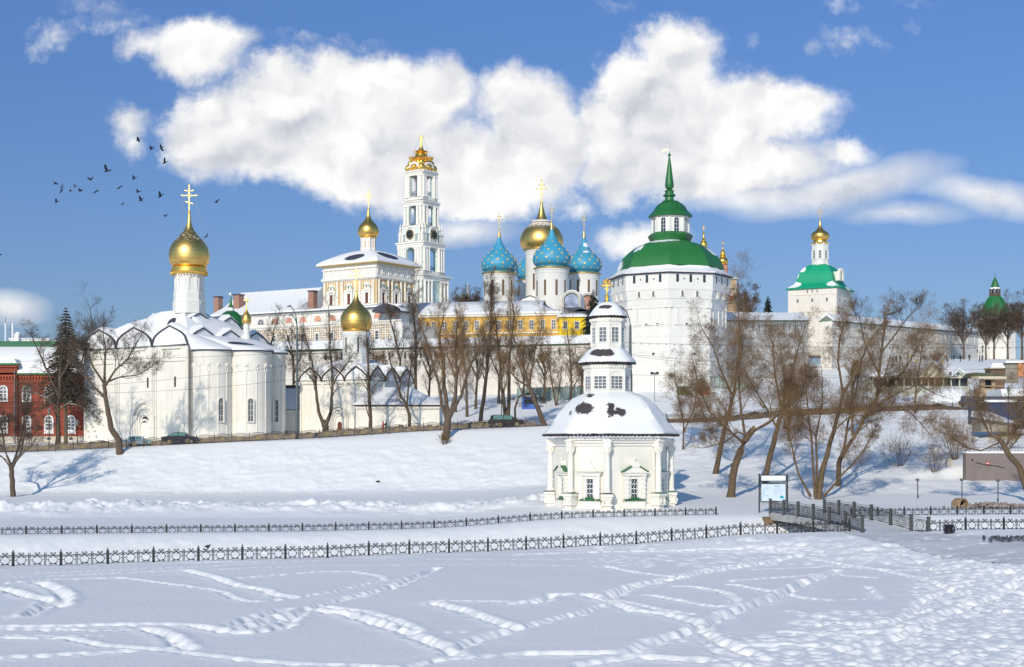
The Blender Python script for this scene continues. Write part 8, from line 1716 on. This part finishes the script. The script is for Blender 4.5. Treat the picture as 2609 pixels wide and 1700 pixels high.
def stalls():
    wd_ = mat('stall_wood', (.40, .31, .20), .8, var=.25, vs=1.5); dk_ = mat('mossy_roof', (.09, .10, .06), .9, var=.4, vs=1)
    S = Site(2510, 1005, 236); k = S.k; X = S.X; z = S.Z; t = thing('wooden_stall', S.loc, 'open wooden stall with a dark mossy roof and scalloped edge, right of the pavilions', 'stall')
    m = MB(); m.box(X(2496), X(2535), 0, 3, z(1030), z(990)); m.box(X(2496), X(2510), 0, .3, z(990), z(966)); m.box(X(2528), X(2535), 0, .3, z(990), z(966)); m.box(X(2492), X(2558), -.4, .0, z(985), z(983)); m.build('wall', wd_, t)
    m = MB(); m.box(X(2510), X(2528), .6, 2.6, z(992), z(964)); m.build('interior', iron, t)
    m = MB(); m.ext([(X(2470), z(962)), (X(2480), z(950)), (X(2540), z(953)), (X(2560), z(962))], -1, 4); m.build('roof', dk_, t)
    m = MB(); m.box(X(2470), X(2560), -1.05, -.95, z(965), z(960)); 
    for i in range(26): x = X(2470) + (X(2560) - X(2470)) * (i + .5) / 26; m.box(x - .07, x + .07, -1.06, -.94, z(967.5), z(964.5))
    m.build('scalloped_edge', mat('cream_edge', (.62, .54, .42), .8), t)
    S = Site(2540, 975, 252); k = S.k; X = S.X; z = S.Z; t = thing('wooden_house', S.loc, 'tall narrow brown wooden stall with a snowy top, behind the mossy roofed one', 'stall'); m = MB(); m.box(X(2524), X(2560), 0, 3, z(1000), z(940)); m.build('wall', mat('brown_boards', (.16, .09, .06), .85, var=.3, vs=2), t)
    m = MB(); m.box(X(2520), X(2556), -.3, 3, z(941), z(937)); m.build('eave', wd_, t); m = MB(); m.loft([[(X(2524), 0, z(937)), (X(2562), 0, z(937)), (X(2562), 3, z(937)), (X(2524), 3, z(937))], [(X(2532), .4, z(925)), (X(2556), .4, z(925)), (X(2556), 2.5, z(925)), (X(2532), 2.5, z(925))]]); m.build('roof', rsnow, t, smooth=True)
    S = Site(2590, 960, 262); k = S.k; X = S.X; z = S.Z; t = thing('grey_stall', S.loc, 'grey stall with a rust orange front at the right edge', 'stall'); m = MB(); m.box(X(2562), X(2596), 0, 3, z(975), z(925)); m.build('wall', mat('grey_boards', (.26, .24, .20), .85, var=.3, vs=1), t)
    m = MB(); m.box(X(2593), X(2640), -.4, 3, z(960), z(926)); m.build('front', mat('rust_orange', (.62, .26, .12), .8, var=.15), t); m = MB(); m.box(X(2560), X(2645), -.6, 3.3, z(925), z(920)); m.build('roof', rsnow, t)
    # dark hall with snowy forecourt roofs
    S = Site(2560, 1078, 205); k = S.k; X = S.X; z = S.Z; t = thing('dark_hall', S.loc, 'dark blue-grey flat building with a white edge stripe, at the right edge below the stalls', 'building')
    m = MB(); m.box(X(2512), X(2680), 0, 8, z(1095), z(1024)); m.build('wall', mat('dark_blue_wall', (.035, .045, .085), .5, var=.3, vs=.6, streak=.3, streak_col=(.015, .018, .03)), t)
    m = MB(); m.box(X(2508), X(2590), -.3, -.05, z(1025), z(1019)); m.build('white_stripe', white_m, t); m = MB(); m.box(X(2508), X(2680), -.2, 8, z(1019), z(1010)); m.build('parapet', sheet, t)
    m = MB(); m.loft([[(X(2560), 1, z(1010)), (X(2680), 1, z(1010)), (X(2680), 8, z(1010)), (X(2560), 8, z(1010))], [(X(2562), 2, z(990)), (X(2680), 2, z(990)), (X(2680), 8, z(990)), (X(2562), 8, z(990))]]); m.build('roof', rsnow, t)
    S = Site(2530, 1082, 196); k = S.k; X = S.X; z = S.Z; t = thing('snowy_shed', S.loc, 'low shed roof with blue-shaded snow, in front of the dark hall', 'shed'); m = MB(); m.box(X(2500), X(2590), .3, 4, z(1100), z(1070)); m.build('wall', mat('shed_wood', (.28, .25, .21), .9, var=.3, vs=2), t)
    m = MB(); m.loft([[(X(2497), -.6, z(1068)), (X(2600), -.6, z(1082)), (X(2600), 4, z(1082)), (X(2497), 4, z(1060))], [(X(2500), .8, z(1048)), (X(2524), 1.5, z(1046)), (X(2590), 4, z(1074)), (X(2500), 4, z(1046))]]); m.build('roof', rsnow, t, smooth=True)
stalls()
# brown retaining wall with red sign
S = Site(2461, 1222, 173); k = S.k; X = S.X; z = S.Z; t = thing('retaining_wall', S.loc, 'brown concrete retaining wall set in the snowy slope, with a small red sign', 'wall')
m = MB(); m.box(X(2461), X(2760), 0, 1.2, -2, z(1155)); m.build('masonry', concrete, t); m = MB(); m.box(X(2461), X(2760), -.05, 1.3, z(1155), z(1151)); m.build('snow_cap', rsnow, t)
m = MB(); m.box(X(2512), X(2520), -.06, -.01, z(1184), z(1177)); sg = m.build('sign', mat('red_sign', (.6, .05, .04), .5), t); m = MB(); m.box(X(2513), X(2519), -.08, -.065, z(1181.5), z(1180)); m.build('sign_text', white_m, sg)
m = MB(); m.tube([(X(2486), -.04, z(1179)), (X(2512), -.04, z(1185)), (X(2540), -.04, z(1188)), (X(2560), -.04, z(1193))], .04, 4); m.ball((X(2477), -.05, z(1172)), .12, 8, 6); m.build('cable', iron, t)
m = MB()
for i in range(26): x = X(2465) + i * .42; m.tube([(x, .3, z(1152)), (x, .3, z(1140))], .02, 3)
m.box(X(2463), X(2465) + 11, .28, .32, z(1141), z(1140)); m.build('small_railing', iron, t)
# steps beside it
m = MB()
for i in range(7): m.box(X(2425 + i * 4), X(2460), 2.2 + i * .55, 3 + i * .55, z(1216), z(1213 - i * 7))
st_ = m.build('stone_steps', stone); st_.location = S.loc; tag(st_, 'short flight of stone steps left of the brown retaining wall', 'steps')
# heap of stones, and a burrow-like ice pipe
def heap(px, d, n, w, label, m_, seed, sz=(.12, .34), name='rubble_heap'):
    g = gp(px, d); R = random.Random(seed); m = MB()
    for i in range(n):
        x = R.gauss(0, w * .4); y = R.gauss(0, .8); s = R.uniform(*sz); zz = max(0, .5 - abs(x) / w * .4) * R.random(); X_, Y_ = g.x + x, g.y + y
        m.M = Matrix.Translation((x, y, gz(X_, Y_) - g.z + zz)) @ Matrix.Rotation(R.uniform(0, 6), 4, 'Z') @ Matrix.Rotation(R.uniform(-.5, .5), 4, 'X'); m.loft([[(-s, -s * .5, -s * .4), (s, -s * .6, -s * .4), (s * .8, s * .5, -s * .4), (-s * .9, s * .6, -s * .4)], [(-s * .6, -s * .4, s * .35), (s * .7, -s * .3, s * .25), (s * .5, s * .4, s * .35), (-s * .6, s * .4, s * .3)]])
    o = m.build(name, m_); o.location = g; o['kind'] = 'stuff'; return tag(o, label, 'rubble')
heap(2520, 143, 170, 5.2, 'heap of loose stones and broken branches poking out of the snow at the right', mat('grey_stones', (.30, .25, .22), .9, var=.5, vs=2), 3)
g = gp(2454, 142); t = thing('drain_pipe', g, 'brown snow-rimmed mouth of a drain pipe, left of the stone heap', 'drain pipe')
m = MB(); m.M = Matrix.Translation((0, 0, .35)) @ Matrix.Rotation(PI / 2, 4, 'X') @ Matrix.Rotation(.5, 4, 'Y'); m.lathe([(.42, -1.2), (.62, -.9), (.66, .1), (.60, .18), (.48, .1), (.44, -1.0)], 16, cap=False); m.build('rim', mat('brown_rim', (.30, .20, .12), .9, var=.4, vs=3), t, smooth=True)
m = MB(); m.M = Matrix.Translation((0, 0, .33)) @ Matrix.Rotation(PI / 2, 4, 'X') @ Matrix.Rotation(.5, 4, 'Y'); m.lathe([(.46, -.6), (.46, -.5)], 16); m.build('dark_inside', iron, t)
# yellow signs by the far wall
for i, (px, y0, w, lab) in enumerate(((2403, 921, 5, 'bright yellow sign board right of the person in red'), (2336, 918, 6.5, 'yellow sign board left of the broad dark figure'), (2320, 906, 8, 'faded yellow-green sign board, leftmost of the three'))):
    d = 358; g = gp(px, d); k = d / FP; z0 = (YH - y0) * k + H - g.z; t = thing('sign_board', g, lab, 'sign', 'yellow signs by the far wall'); m = MB(); m.box(-w * k / 2, w * k / 2, -.03, .03, z0 - 5 * k, z0 + .0 * k); m.build('board', mat('yellow_sign_%d' % i, (.85, .62, .01) if i < 1 else (.55, .55, .05), .5), t)
    m = MB(); m.tube([(-w * k * .4, .05, -.3), (-w * k * .4, .05, z0)], .04, 4); m.tube([(w * k * .4, .05, -.3), (w * k * .4, .05, z0)], .04, 4); m.build('legs', iron, t)
# scraps on the snow
for px, d, lab in ((963, 0, 'dark scrap lying on the flat snow below the slope'), ):
    dd = 8.3 * FP / (1264 - YH) * .93; g = gp(963, dd); m = MB(); m.ball((0, 0, .1), .3, 8, 5, .5); o = m.build('stone', stone if False else brniron); o.location = g; tag(o, 'small dark lump lying on the flat snow between the slope and the chapel', 'stone')
